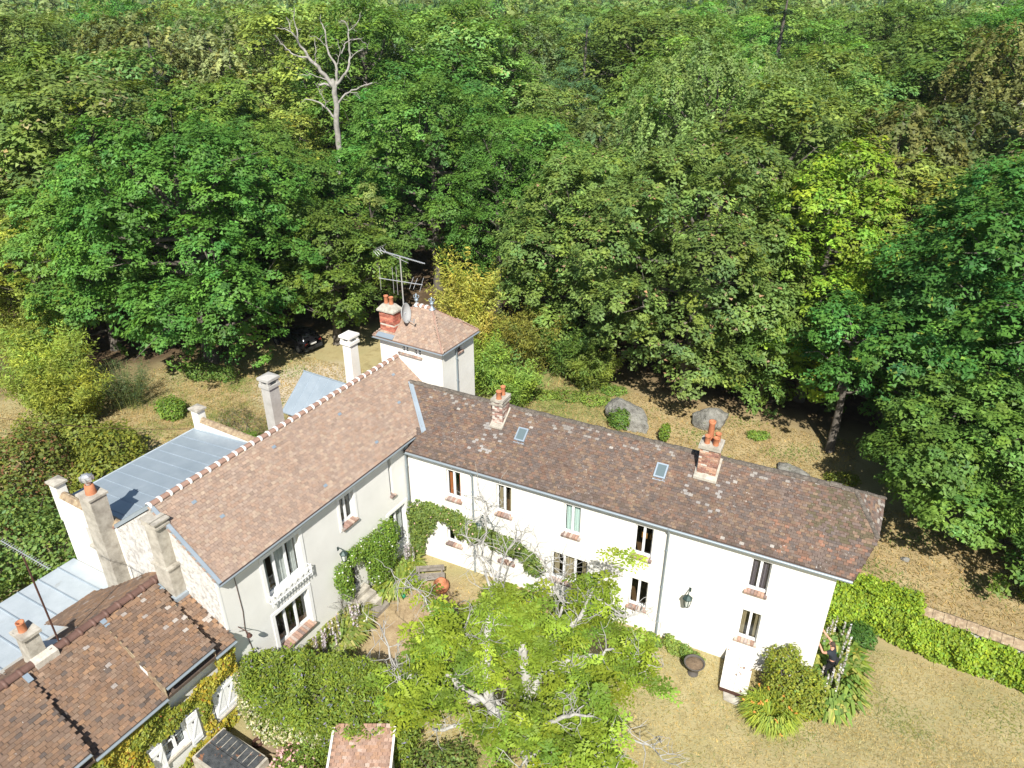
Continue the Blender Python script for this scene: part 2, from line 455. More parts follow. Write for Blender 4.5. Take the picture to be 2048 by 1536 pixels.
def pick(pal, k=.18):
    c = pal[rng.integers(len(pal))]; s = 1 + rng.normal(0, k)
    s = min(max(s, .55), 1.5)
    return (c[0] * s, c[1] * s, c[2] * s)
PAL_A = [(0.187, 0.128, 0.093), (0.166, 0.114, 0.090), (0.149, 0.111, 0.093), (0.203, 0.137, 0.097), (0.224, 0.158, 0.107), (0.158, 0.119, 0.100), (0.132, 0.106, 0.093), (0.187, 0.114, 0.081), (0.174, 0.132, 0.107)]
PAL_B = [(0.334, 0.239, 0.180), (0.312, 0.225, 0.174), (0.355, 0.257, 0.193), (0.372, 0.285, 0.215), (0.299, 0.220, 0.174), (0.325, 0.225, 0.166), (0.338, 0.257, 0.203), (0.291, 0.216, 0.170)]
PAL_C = [(0.218, 0.142, 0.096), (0.201, 0.133, 0.091), (0.240, 0.151, 0.096), (0.188, 0.126, 0.089), (0.262, 0.161, 0.096), (0.210, 0.142, 0.101), (0.175, 0.121, 0.088), (0.244, 0.169, 0.118), (0.228, 0.140, 0.089)]

def ridge_line(T, a, b, n, r, mat, name='ridge_tile', band=None, jit=.01, seg=7, sag=0., half_w=1.0):
    """ridge tiles laid end to end, each an object; optional collar of mortar on each"""
    a, b = np.array(a, float), np.array(b, float); d = (b - a) / n; t = d / np.linalg.norm(d)
    s = np.cross(t, UZ); s /= np.linalg.norm(s); upv = np.cross(s, t)
    proto = {}
    for i in range(n):
        k = i % 3
        c = a + d * (i + .5) + UZ * (rng.normal(0, jit) - sag * 4 * ((i + .5) / n) * (1 - (i + .5) / n))
        if k not in proto:
            mb = MB(); h = np.linalg.norm(d) / 2 * .985
            V, F = [], []
            for e_, (tt, rr) in enumerate(((-h, r * 1.03), (h, r * .97))):
                for q in range(seg + 1):
                    an = math.pi * q / seg
                    V.append(t * tt + s * math.cos(an) * rr * half_w + upv * (math.sin(an) * rr * .8 - .02))
            F = [(q, q + 1, seg + 2 + q, seg + 1 + q) for q in range(seg)]
            mb.add(V, F, None, True); mb.add(V[:seg + 1], [tuple(range(seg, -1, -1))]); mb.add(V[seg + 1:], [tuple(range(seg + 1))])
            proto[k] = mb.mesh(name, mat)
        o = bpy.data.objects.new(name, proto[k]); COL.objects.link(o); o.parent = T.o
        o.location = Vector(c - T.loc); o.scale = (1, 1, 1 + rng.normal(0, .03))
        if band is not None:
            if 'band' not in proto:
                mb = MB(); V = []
                for tt, rr in ((-.05, r * 1.0), (-.04, r * 1.2), (.04, r * 1.22), (.055, r * 1.0)):
                    for q in range(seg + 1):
                        an = math.pi * (-.12 + 1.24 * q / seg)
                        V.append(t * tt + s * math.cos(an) * rr + upv * (math.sin(an) * rr * .8 - .02))
                F = [(j * (seg + 1) + q, j * (seg + 1) + q + 1, (j + 1) * (seg + 1) + q + 1, (j + 1) * (seg + 1) + q) for j in range(3) for q in range(seg)]
                mb.add(V, F, None, True); proto['band'] = mb.mesh('mortar_joint', band)
            o = bpy.data.objects.new('mortar_joint', proto['band']); COL.objects.link(o); o.parent = T.o
            o.location = Vector(a + d * i - T.loc); o.rotation_euler = (rng.normal(0, .03), rng.normal(0, .03), rng.normal(0, .03))

def brick_stack(T, x0, x1, y0, y1, z0, z1, bands=(), course=.078, length=.22, pal=None, white=0.):
    """a chimney stack: mortar core and courses of real bricks -> (core object)"""
    mb = MB(); mb.box((x0 + .012, y0 + .012, z0), (x1 - .012, y1 - .012, z1)); core = mb.build('chimney', MT['mortar'], T)
    mb = MB(); nz = int((z1 - z0) / course)
    for k in range(nz):
        za, zb = z0 + k * course + .007, z0 + (k + 1) * course - .004
        if any(a < (za + zb) / 2 < b for a, b in bands): continue
        off = (k % 2) * length / 2
        for axis in (0, 1):
            lo, hi = (x0, x1) if axis == 0 else (y0, y1)
            xs = [lo] + [q for q in np.arange(lo + length - off, hi - .04, length)] + [hi]
            for a, b in zip(xs[:-1], xs[1:]):
                c = brick_col()
                if pal: c = pick(pal)
                if rng.random() < white: c = (.55, .51, .45)
                dz = rng.normal(0, .003)
                for side in (0, 1):
                    if axis == 0:
                        yy = (y0 - dz, y0 + .05) if side == 0 else (y1 - .05, y1 + dz)
                        mb.box((a + .005, yy[0], za), (b - .005, yy[1], zb), c)
                    else:
                        xx = (x0 - dz, x0 + .05) if side == 0 else (x1 - .05, x1 + dz)
                        mb.box((xx[0], a + .055 if a == lo else a + .005, za), (xx[1], b - .055 if b == hi else b - .005, zb), c)
    mb.build('bricks', MT['brick'], core, T.loc, kind='stuff')
    return core

def pot(T, core, c, r, h, flare=1.12):
    mb = MB()
    mb.lathe(c, [(r * 1.05, 0), (r, h * .1), (r * .93, h * .85), (r * flare, h * .9), (r * flare, h), (r * .78, h), (r * .74, h * .3), (0.001, h * .3)], 14)
    return mb.build('chimney_pot', MT['terracotta'], core, T.loc)

def gutter(T, a, b, r=.065, mat='gutter', name='gutter'):
    a, b = np.array(a, float), np.array(b, float); t = (b - a) / np.linalg.norm(b - a); s = np.cross(t, UZ)
    mb = MB(); V = []
    ring = [(math.cos(q) * r, math.sin(q) * r) for q in np.linspace(math.pi, 2 * math.pi, 7)] + [(math.cos(q) * r * .8, math.sin(q) * r * .8) for q in np.linspace(2 * math.pi, math.pi, 7)]
    for p in (a, b): V += [p + s * x + UZ * z for x, z in ring]
    k = len(ring)
    mb.add(V, [(i, (i + 1) % k, k + (i + 1) % k, k + i) for i in range(k)] + [tuple(range(k)), tuple(range(2 * k - 1, k - 1, -1))])
    return mb.build(name, MT[mat], T)

def downpipe(T, pts, r=.045):
    mb = MB(); mb.tube(pts, r, 8)
    a, b = np.array(pts[-2], float), np.array(pts[-1], float)
    for q in (.15, .5, .85):
        c = a + (b - a) * q; mb.tube([c - UZ * .025, c + UZ * .025], r * 1.35, 8)
    return mb.build('downpipe', MT['gutter'], T)

# ================================================================ THE LONG HOUSE
A = Thing('long_house', 'long white two storey house with mossy brown tile roof and clipped gable end', 'house', (8.7, 2.45, 0))
SA, YE, ZE, YR, ZR = .672, -.20, 5.68, 2.45, 7.46
opsA = [(1.98, 2.68, 3.62, 5.18), (4.38, 5.07, 3.62, 5.18), (7.39, 8.10, 3.62, 5.20), (10.31, 11.02, 3.62, 5.20), (14.61, 15.31, 3.62, 5.21),
        (1.90, 2.62, 1.10, 2.60), (4.50, 5.20, 1.10, 2.60), (6.92, 8.50, 1.04, 2.60), (10.31, 11.05, 1.00, 2.56), (14.60, 15.32, 1.18, 2.75)]
mb = MB()
wall(mb, (0, 0, 0), UX, -UY, .10, 17.4, -.3, 5.60, opsA, .20)
mb.poly([(17.4, 0, -.3), (17.4, 4.9, -.3), (17.4, 4.9, 5.6), (17.4, 3.7, 6.42), (17.4, 1.2, 6.42), (17.4, 0, 5.6)])
mb.poly([(17.4, 4.9, -.3), (.3, 4.9, -.3), (.3, 4.9, 5.6), (17.4, 4.9, 5.6)])
mb.poly([(.1, 0, -.3), (.1, 4.9, -.3), (.1, 4.9, 5.6), (.1, 0, 5.6)])
mb.build('wall', MT['plaster'], A)
mb = MB(); wall(mb, (0, 0, 0), UX, -UY, 11.7, 17.402, -.3, .36, (), .02)
for v in range(len(mb.v)): mb.v[v] = (mb.v[v][0], mb.v[v][1] - .02, mb.v[v][2])
mb.slab([(11.7, -.02, .36), (17.402, -.02, .36), (17.402, .0, .375), (11.7, .0, .375)], (0, 0, -.001))
mb.build('plinth', MT['plaster'], A)
mb = MB(); mb.box((.15, .25, 2.75), (17.35, 4.85, 2.95)); mb.box((.15, 3.3, -.2), (17.35, 3.36, 5.5)); mb.box((.15, .25, -.2), (17.35, 4.85, .05)); mb.box((.15, .25, 5.45), (17.35, 4.85, 5.55))
mb.build('inner_floors', MT['wood_floor'], A)
for q, kw in zip(opsA, [dict(curtain='cloth_orange', half=True), dict(curtain='cloth_beige', half=True), dict(curtain='cloth_teal'), dict(), dict(curtain='cloth_violet'),
                        dict(), dict(), dict(panes=3, curtain='cloth_beige', half=True), dict(), dict(curtain='cloth_beige', half=True)]):
    window(A, (0, 0, 0), UX, -UY, *q, reveal=.16, **kw)
mb = MB()
for x in (10.36, 10.72): mb.box((x, .8, 4.0), (x + .26, .9, 4.25))
mb.build('headboard', MT['panel_wood'], A)
vA = V3(0, 1, SA); SAl = np.linalg.norm(vA); vA /= SAl
def zA(y): return ZE + SA * (y - YE)
def zBroof(x, y):
    xb = x * math.cos(BE) + y * math.sin(BE)
    return 6.15 + (.25 - xb) * .737
def inA(u, v):
    y = YE + v * vA[1]; x = u - 2.0
    if y > YR: return False
    lo = .10 + .078 * y if y < .75 else .42 + (y - .75) / 1.67 * -1.67
    hi = 17.86 + .50 * (y - YE) / 1.35 if y < 1.15 else 18.36 - .98 * (y - 1.15) / 1.3
    return lo < x < hi
def colA(u, v):
    x = u - 2.0; y = YE + v * vA[1]; f = (y - YE) / 2.65
    c = pick(PAL_A, .10)
    if f > .80 and rng.random() < .12: c = (.30, .275, .245)
    elif rng.random() < .004: c = (.40, .37, .33)
    for cx, cw in ((3.6, .6), (12.35, .7)):
        if abs(x - cx) < cw * (1 + .4 * rng.random()) and .25 < f < .7 and rng.random() < .12: c = (.33, .31, .29)
    if x > 16.0 and f > .35 and rng.random() < .35: c = (.12, .10, .06)
    if f < .1 and rng.random() < .25: c = (.12, .09, .07)
    if x > 15 and f < .4 and rng.random() < .12: c = (.28, .15, .10)
    return c
rows = tile_rows((-2.0, YE, ZE), UX, vA, 21, 3.2, .165, .105, .023, inA, colA, .006, .003)
tiles_mesh(rows, 'roof_tiles', MT['tileA'], A)
mb = MB()
fr = [(.03, YE, ZE), (17.88, YE, ZE), (18.38, 1.15, zA(1.15)), (17.40, YR, ZR), (-1.25, YR, ZR), (.42, .75, zA(.75)), (.10, .7, zA(.7))]
mb.slab(fr, (0, 0, -.11), (.10, .065, .05))
mb.slab([(17.88, 5.1, ZE), (.3, 5.1, ZE), (.3, 2.95, zA(1.95)), (-.5, 2.7, zA(2.2)), (-1.25, YR, ZR), (17.40, YR, ZR), (18.5, 3.75, zA(1.15))], (0, 0, -.11), (.13, .085, .065))
P_, Q_, R_ = V3(18.38, 1.15, zA(1.15)), V3(18.5, 3.75, zA(1.15)), V3(17.40, YR, ZR)
mb.slab([P_, Q_, R_], (0, 0, -.11), (.11, .08, .06))
mb.build('roof', MT['tileA'], A)
uh = (Q_ - P_); Lh = np.linalg.norm(uh); uh /= Lh; mid = (P_ + Q_) / 2; vh = R_ - mid; Sh = np.linalg.norm(vh); vh /= Sh
rows = tile_rows(P_, uh, vh, Lh, Sh, .165, .105, .018, lambda u, v: Lh / 2 * v / Sh < u < Lh - Lh / 2 * v / Sh, lambda u, v: (.34, .31, .27) if rng.random() < .12 else pick(PAL_A, .2), .006)
tiles_mesh(rows, 'hip_tiles', MT['tileA'], A)
ridge_line(A, (-1.22, YR, ZR + .01), (17.35, YR, ZR + .01), 46, .125, MT['ridge_dark'], jit=.012, sag=.05)
ridge_line(A, R_ + UZ * .0, P_ + UZ * .02, 6, .085, MT['ridge_dark'], 'hip_tile', jit=.01)
ridge_line(A, R_ + UZ * .0, Q_ + UZ * .02, 6, .085, MT['ridge_dark'], 'hip_tile', jit=.01)
mb = MB()                                        # lead valley where the two roofs meet
a, b = V3(.44, .66, zA(.66) + .045), V3(-1.22, 2.36, zA(2.36) + .05)
t = (b - a) / np.linalg.norm(b - a); s = np.cross(t, V3(0, -SA, 1)); s /= np.linalg.norm(s)
mb.slab([a - s * .02 - t * .12, a + s * .20 - t * .05, b + s * .17, b - s * .02], (0, 0, -.03)); mb.slab([a - s * .03 - t * .12, a + s * .03 - t * .12, b + s * .03, b - s * .03], (0, 0, .05))
mb.build('valley_flashing', MT['zinc'], A)
mb = MB(); mb.box((.16, -.135, 5.52), (17.40, -.001, 5.585)); mb.build('eaves_board', MT['white'], A)
gutter(A, (.12, -.265, 5.63), (17.86, -.265, 5.63), .07)
for x in (3.30, 11.60): downpipe(A, [(x, -.25, 5.60), (x, -.2, 5.45), (x, -.07, 5.25), (x, -.07, .05)])
c = brick_stack(A, 3.40, 3.87, 1.60, 2.28, 6.4, 8.02, pal=[(.36, .22, .18), (.30, .17, .13), (.44, .34, .29), (.25, .15, .125), (.40, .28, .23)], white=.3)
mb = MB(); mb.box((3.35, 1.55, 8.02), (3.92, 2.33, 8.14)); mb.box((3.36, 1.56, 7.86), (3.91, 2.32, 7.93)); mb.build('chimney_cap', MT['concrete'], c, A.loc)
mb = MB(); mb.slab([(3.34, 1.44, zA(1.44) + .05), (3.93, 1.44, zA(1.44) + .05), (3.93, 2.3, zA(2.3) + .05), (3.34, 2.3, zA(2.3) + .05)], (0, 0, .07)); mb.build('mortar_skirt', MT['concrete'], c, A.loc)
pot(A, c, (3.66, 1.72, 8.14), .115, .36); pot(A, c, (3.66, 2.10, 8.14), .10, .40)
c = brick_stack(A, 12.0, 12.70, 1.66, 2.30, 6.4, 8.16, pal=[(.40, .22, .15), (.34, .17, .12), (.46, .30, .22), (.25, .13, .10), (.42, .25, .17)], white=.06)
mb = MB(); mb.slab([(11.94, 1.6, 8.16), (12.76, 1.6, 8.16), (12.76, 2.36, 8.16), (11.94, 2.36, 8.16)], (0, 0, .14))
mb.slab([(12.0, 1.66, 8.30), (12.7, 1.66, 8.30), (12.7, 2.3, 8.30), (12.0, 2.3, 8.30)], (0, 0, .05)); mb.build('chimney_cap', MT['concrete'], c, A.loc)
mb = MB(); mb.slab([(11.92, 1.5, zA(1.5) + .05), (12.78, 1.5, zA(1.5) + .05), (12.78, 2.3, zA(2.3) + .05), (11.92, 2.3, zA(2.3) + .05)], (0, 0, .10)); mb.build('mortar_skirt', MT['concrete'], c, A.loc)
pot(A, c, (12.24, 2.10, 8.33), .12, .80); pot(A, c, (12.20, 1.80, 8.33), .105, .34); pot(A, c, (12.52, 1.78, 8.33), .105, .34); pot(A, c, (12.52, 2.08, 8.33), .105, .36)
for x in (4.60, 10.49):                           # roof lights
    mb = MB(); cn = V3(x + .225, 1.46, zA(1.46) + .06); nA = np.cross(UX, vA)
    for s_, d_, hu, hv in ((-.195, 0, .03, .30), (.195, 0, .03, .30)): mb.obox(cn + UX * s_, UX * hu, vA * hv, nA * .05)
    for s_ in (-.27, .27): mb.obox(cn + vA * s_, UX * .165, vA * .03, nA * .05)
    mb.obox(cn - nA * .045 - vA * .36, UX * .24, vA * .06, nA * .012)
    f_ = mb.build('roof_light', MT['lead'], A)
    mb = MB(); mb.obox(cn + nA * .02, UX * .165, vA * .24, nA * .006); mb.build('pane', flat('dull_roof_glass', (.12, .16, .17), .12, 0, .8), f_, A.loc)

# ================================================================ THE TALL HOUSE (own axes)
B = Thing('tall_house', 'pale rendered house with rosy tiled roof and white mortar bands along its ridge', 'house', (-2.55, -3.5, 0), 'B')
SB = .737
opsB = [(-8.05, -6.36, 3.72, 5.58, .26), (-8.02, -6.37, 1.06, 2.90, .26), (-4.19, -3.40, 4.16, 5.62, .22), (-1.21, -1.02, 3.82, 5.74, .20), (-4.17, -3.66, .86, 2.46, .25), (-1.50, -.34, .70, 3.02, .20)]
mb = MB()
wall(mb, (0, 0, 0), UY, UX, -9.92, 2.95, -.3, 6.18, opsB, .2)
mb.poly([(-5.1, -9.7, -.3), (-5.1, 2.95, -.3), (-5.1, 2.95, 6.18), (-5.1, -9.7, 6.18)])
mb.poly([(0, 2.95, -.3), (-5.1, 2.95, -.3), (-5.1, 2.95, 6.18), (-2.55, 2.95, 8.06), (0, 2.95, 6.18)])
mb.build('wall', MT['facade'], B)
mb = MB(); mb.poly([(0, -9.92, -.3), (0, -9.92, 6.18), (-2.55, -9.92, 8.06), (-5.1, -9.92, 6.18), (-5.1, -9.92, -.3)]); mb.build('gable_wall', MT['rubble'], B)
mb = MB(); mb.box((-.035, -9.945, 2.0), (.012, -9.85, 6.14)); mb.build('corner_bead', MT['molding'], B)
mb = MB(); mb.box((-.24, -9.8, -.2), (-5, 2.9, .6)); mb.box((-.24, -9.8, 3.2), (-5, 2.9, 3.5)); mb.box((-3.2, -9.8, .6), (-3.3, 2.9, 6.1)); mb.box((-.24, -9.8, 6.05), (-5, 2.9, 6.12)); mb.build('inner_floors', MT['wood_floor'], B)
Bf = dict(o=(0, 0, 0), u=UY, n=UX)
window(B, **Bf, ua=-8.05, ub=-6.36, za=3.72, zb=5.58, panes=3, reveal=.24, sill=False, rail=.12, curtain='cloth_white', half=True)
window(B, **Bf, ua=-8.02, ub=-6.37, za=1.06, zb=2.90, panes=3, reveal=.24, rail=.14, sill_h=.14)
window(B, **Bf, ua=-4.19, ub=-3.40, za=4.16, zb=5.62, panes=2, reveal=.20, rail=.1)
window(B, **Bf, ua=-1.21, ub=-1.02, za=3.82, zb=5.74, panes=1, reveal=.18, bar=.02, rail=.03)
window(B, **Bf, ua=-1.50, ub=-.34, za=.70, zb=3.02, panes=2, reveal=.18, sill=False, rail=.3, curtain='cloth_white', half=True)
mb = MB(); mb.obox((-.21, -3.915, 1.66), (0, .25, 0), (.02, 0, 0), (0, 0, .79)); d_ = mb.build('door', flat('dark_door', (.02, .016, .013), .6), B)
mb = MB(); mb.tube([(-.17, -3.72, 1.75), (-.13, -3.72, 1.75), (-.13, -3.78, 1.75)], .012, 6); mb.build('handle', MT['iron'], d_, B.loc)
for ua, ub, za, zb, bt in ((-8.2, -6.21, 3.70, 5.73, False), (-8.17, -6.22, 1.10, 3.05, False), (-4.32, -3.27, 4.14, 5.76, False), (-1.62, -.22, .7, 3.14, False)):
    mb = MB(); w_ = .145 if ua != -4.32 else .12
    mb.box((.001, ua, za), (.035, ua + w_, zb)); mb.box((.001, ub - w_, za), (.035, ub, zb)); mb.box((.001, ua + w_, zb - w_), (.034, ub - w_, zb))
    mb.build('window_surround', MT['molding'], B)
mb = MB()                                         # wrought iron balcony rail
y0, y1, xo = -8.14, -6.18, .20
for z in (3.66, 3.99): mb.box((xo - .015, y0, z - .012), (xo + .015, y1, z + .012))
for y in (y0, y1): mb.box((-.0, y - .012, 3.978), (xo, y + .012, 4.002)); mb.box((0, y - .012, 3.648), (xo, y + .012, 3.672)); mb.box((xo - .012, y - .012, 3.5), (xo + .012, y + .012, 4.05))
k = 14
for i in range(k):
    y = y0 + (y1 - y0) * (i + .5) / k
    mb.box((xo - .008, y - .008, 3.5), (xo + .008, y + .008, 3.66))
    pts = [(xo, y + .055 * math.cos(q) * (1 if i % 2 else -1), 3.825 + .13 * math.sin(q)) for q in np.linspace(-2.6, 2.6, 9)]
    mb.tube(pts, .013, 5)
    mb.tube([(xo, y - .05, 3.68), (xo, y + .05, 3.97)], .010, 4)
mb.build('balcony_rail', MT['white'], B)
mb = MB(); mb.tube([(.02, -9.25, 5.95), (.02, -9.22, 4.2), (.02, -9.30, 3.4), (.02, -9.16, 2.0)], .013, 5); mb.build('cable', MT['iron'], B)
vB = V3(-1, 0, SB); vB /= np.linalg.norm(vB)
def inB(u, v):
    yb = -9.97 + u; xb = .25 + v * vB[0]
    if xb < -2.55 or yb > 2.97: return False
    p = Bw((xb, yb, 0)); zb = 6.15 + (.25 - xb) * SB
    return not (p.y > .45 and p.y < 2.45 and zA(p.y) > zb - .03 and p.x > .42 - (p.y - .75) - .06) and not (2.45 <= p.y < 4.9 and zA(4.9 - p.y) > zb)
rows = tile_rows((.25, -9.97, 6.15), UY, vB, 13.0, 3.5, .165, .122, .018, inB, lambda u, v: pick(PAL_B, .055), .0025)
tiles_mesh(rows, 'roof_tiles', MT['tileB'], B)
mb = MB()
mb.slab([(.25, -9.97, 6.15), (.25, .60, 6.15), (-2.55, 2.96, 8.213), (-2.55, -9.97, 8.213)], (0, 0, -.09), (.12, .09, .08))
mb.slab([(.25, .60, 6.15), (.2, 1.2, 6.16), (-1.2, 2.96, 7.22), (-2.55, 2.96, 8.213)], (0, 0, -.09), (.25, .16, .125))
mb.slab([(-5.35, 2.96, 6.15), (-5.35, -9.97, 6.15), (-2.55, -9.97, 8.213), (-2.55, 2.96, 8.213)], (0, 0, -.09), (.30, .18, .14))
mb.build('roof', MT['tileB'], B)
ridge_line(B, (-2.55, -9.95, 8.225), (-2.55, 2.95, 8.225), 33, .115, MT['ridge_new'], band=MT['mortar_white'], jit=.004)
mb = MB()                                         # slipped slates of zinc on the roof
for u_, v_ in ((1.2, 2.75), (4.9, 2.9), (8.2, 2.6), (11.0, 1.6), (8.6, .75), (5.4, .55), (1.6, 1.8), (11.9, 2.8)):
    c = V3(.25, -9.97 + u_, 6.15) + vB * v_ + np.cross(UY, vB) * .03 * (-1 if np.cross(UY, vB)[2] < 0 else 1); mb.obox(c, UY * .08, vB * .055, V3(SB, 0, 1) * .006)
mb.build('vent_tiles', MT['lead'], B, kind='stuff')
mb = MB()                                         # zinc along the gable verge
for a, b, w_ in (((.27, -9.99, 6.13), (-2.55, -9.99, 8.21), .13), ((-2.55, -9.99, 8.21), (-5.1, -9.99, 6.33), .13)):
    a, b = map(np.array, (a, b)); mb.slab([a + UZ * .035, a + UY * w_ + UZ * .035, b + UY * w_ + UZ * .035, b + UZ * .035], (0, 0, .025)); mb.slab([a + UZ * .05, b + UZ * .05, b - UZ * .12, a - UZ * .12], (0, .02, 0))
mb.build('verge_flashing', MT['zinc'], B)
mb = MB(); mb.box((.002, -9.92, 5.93), (.20, .1, 6.06)); mb.build('cornice', MT['molding'], B)
gutter(B, (.29, -9.97, 6.11), (.29, .62, 6.11), .06)
downpipe(B, [(.27, -.12, 6.08), (.20, -.12, 5.9), (.07, -.12, 5.7), (.07, -.12, .1)])
# rear chimneys
def cap_chimney(T, x, y, w, d, z1, mat, taper=.03):
    mb = MB(); hw, hd = w / 2, d / 2
    lo = [(x - hw, y - hd, 0), (x + hw, y - hd, 0), (x + hw, y + hd, 0), (x - hw, y + hd, 0)]
    hi = [(x - hw + taper, y - hd + taper, z1 - .55), (x + hw - taper, y - hd + taper, z1 - .55), (x + hw - taper, y + hd - taper, z1 - .55), (x - hw + taper, y + hd - taper, z1 - .55)]
    mb.add(lo + hi, [(0, 1, 5, 4), (1, 2, 6, 5), (2, 3, 7, 6), (3, 0, 4, 7), (4, 5, 6, 7)])
    c = mb.build('chimney', mat, T)
    mb = MB(); mb.box((x - hw - .03, y - hd - .03, z1 - .55), (x + hw + .03, y + hd + .03, z1 - .40))
    for i in (-1, 1):
        for j in (-1, 1): mb.box((x + i * (hw - .06) - .06, y + j * (hd - .06) - .06, z1 - .40), (x + i * (hw - .06) + .06, y + j * (hd - .06) + .06, z1 - .20))
    mb.box((x - hw - .05, y - hd - .05, z1 - .20), (x + hw + .05, y + hd + .05, z1 - .09))
    mb.add([(x - hw - .05, y - hd - .05, z1 - .09), (x + hw + .05, y - hd - .05, z1 - .09), (x + hw + .05, y + hd + .05, z1 - .09), (x - hw - .05, y + hd + .05, z1 - .09), (x, y, z1)], [(0, 1, 4), (1, 2, 4), (2, 3, 4), (3, 0, 4)])
    mb.build('chimney_cap', mat, c, T.loc)
    return c
cap_chimney(B, -5.40, 2.95, .58, .62, 8.72, MT['plaster'], .05)
c = cap_chimney(B, -5.45, -2.05, .56, .58, 8.70, MT['concrete_grey'], .03)
# gable chimneys
mb = MB(); x0, x1 = -6.10, -5.28
mb.add([(x0, -10.4, 2.6), (x1, -10.4, 2.6), (x1, -9.93, 2.6), (x0, -9.93, 2.6), (x0 + .08, -10.4, 7.55), (x1 - .05, -10.4, 7.55), (x1 - .05, -9.80, 7.55), (x0 + .08, -9.80, 7.55)], [(0, 1, 5, 4), (1, 2, 6, 5), (2, 3, 7, 6), (3, 0, 4, 7), (4, 5, 6, 7)])
c = mb.build('chimney', MT['concrete'], B)
mb = MB(); mb.box((x0 + .03, -10.46, 7.55), (x1, -9.74, 7.63)); mb.build('chimney_cap', MT['concrete'], c, B.loc)
mb = MB(); mb.lathe((-5.68, -10.1, 7.63), [(.19, 0), (.18, .06), (.15, .36), (.10, .36), (.09, .1), (.001, .1)], 14); mb.build('chimney_pot', MT['terracotta'], c, B.loc)
mb = MB(); mb.lathe((-5.68, -10.1, 7.99), [(.09, 0), (.09, .07), (.16, .16), (.20, .26), (.17, .36), (.08, .42), (.001, .44)], 8, smooth=False)
for i in range(8):
    q = i * math.pi / 4; mb.obox((-5.68 + .19 * math.cos(q), -10.1 + .19 * math.sin(q), 8.25), (.05 * math.cos(q + .8), .05 * math.sin(q + .8), 0), (0, 0, .09), (.004 * math.cos(q), .004 * math.sin(q), 0))
mb.build('chimney_cowl', MT['alu'], c, B.loc)
mb = MB(); x0, x1 = -2.56, -1.78
mb.box((x0, -10.35, 3.4), (x1, -9.93, 6.05)); mb.box((x0 + .08, -10.32, 6.12), (x1 - .12, -9.90, 7.72)); mb.box((x0 - .06, -10.40, 6.05), (x1 + .06, -9.93, 6.12))
c = mb.build('chimney', MT['concrete'], B)
mb = MB(); mb.box((x0 + .02, -10.38, 7.72), (x1 - .02, -9.84, 7.80)); mb.box((x0 + .06, -10.34, 7.80), (x0 + .28, -9.88, 7.92)); mb.box((x1 - .24, -10.34, 7.80), (x1 - .06, -9.88, 7.92)); mb.box((x0 + .02, -10.40, 7.92), (x1 - .24, -9.82, 7.99)); mb.box((x1 - .20, -10.40, 7.92), (x1, -9.82, 7.98))
mb.build('chimney_cap', MT['concrete'], c, B.loc)
mb = MB(); mb.box((x0 - .04, -10.42, 4.75), (x1 + .1, -9.93, 4.90)); mb.build('chimney_flashing', MT['zinc'], c, B.loc)

# ================================================================ THE TOWER
T = Thing('stair_tower', 'square white tower with a hipped rosy tile roof and twin blue finials', 'tower', (-1.75, 4.2, 0), 'B')
mb = MB()
wall(mb, (0, 2.95, 0), UX, -UY, -3.5, 0, -.3, 8.95, [(-2.21, -1.86, 8.50, 8.82), (-1.53, -1.16, 8.50, 8.82)], .12)
wall(mb, (0, 0, 0), UY, UX, 2.95, 5.48, -.3, 8.95, [(4.16, 4.50, 8.42, 8.86)], .12)
mb.poly([(-3.5, 5.48, -.3), (0, 5.48, -.3), (0, 5.48, 8.95), (-3.5, 5.48, 8.95)]); mb.poly([(-3.5, 2.95, -.3), (-3.5, 5.48, -.3), (-3.5, 5.48, 8.95), (-3.5, 2.95, 8.95)])
mb.build('wall', MT['plaster'], T)
mb = MB(); mb.box((-3.3, 3.3, 8), (-.3, 5.3, 8.1)); mb.build('inner_floors', MT['wood_floor'], T)
for a in (-2.21, -1.53): window(T, (0, 2.95, 0), UX, -UY, a, a + .36, 8.50, 8.82, panes=2, reveal=.1, sill=False, rail=.02, bar=.02, lattice=1)
window(T, (0, 0, 0), UY, UX, 4.16, 4.50, 8.42, 8.86, panes=1, reveal=.1, sill=True, rail=.02, bar=.02, sill_h=.06)
for i in range(11):
    mb = MB(); mb.obox((-2.33 + i * .12, 2.90, 8.44), (.054, 0, 0), (0, .07, -.02), (0, .01, .04), brick_col()); mb.build('brick', MT['brick'], T)
ev = [V3(-3.72, 2.74, 9.06), V3(.18, 2.74, 9.06), V3(.18, 5.68, 9.06), V3(-3.72, 5.68, 9.06)]
r0, r1 = V3(-2.22, 4.22, 10.36), V3(-1.36, 4.22, 10.36)
for a, b, top in ((ev[0], ev[1], (r0, r1)), (ev[1], ev[2], (r1, r1)), (ev[2], ev[3], (r1, r0)), (ev[3], ev[0], (r0, r0))):
    u = (b - a); L_t = np.linalg.norm(u); u = u / L_t; m = (top[0] + top[1]) / 2
    v = m - a; v = v - u * (v @ u); S_t = np.linalg.norm(v); v /= S_t
    k0, k1 = (top[0] - a) @ u, (top[1] - a) @ u
    rows = tile_rows(a, u, v, L_t, S_t, .165, .125, .014, lambda x, y, k0=k0, k1=k1, S_t=S_t, L_t=L_t: y < S_t and k0 * y / S_t - .05 < x < L_t - (L_t - k1) * y / S_t + .05, lambda x, y: pick(PAL_B, .055), .0025)
    tiles_mesh(rows, 'roof_tiles', MT['tileB'], T)
    mb = MB(); mb.slab([a, b] + ([top[1], top[0]] if k1 - k0 > .01 else [top[0]]), (0, 0, -.07), (.22, .14, .11)); mb.build('roof', MT['tileB'], T)
for a, b in ((ev[0], r0), (ev[1], r1), (ev[2], r1), (ev[3], r0)): ridge_line(T, b + UZ * .01, a + UZ * .02, 11, .05, MT['ridge_new'], 'hip_tile', jit=.003)
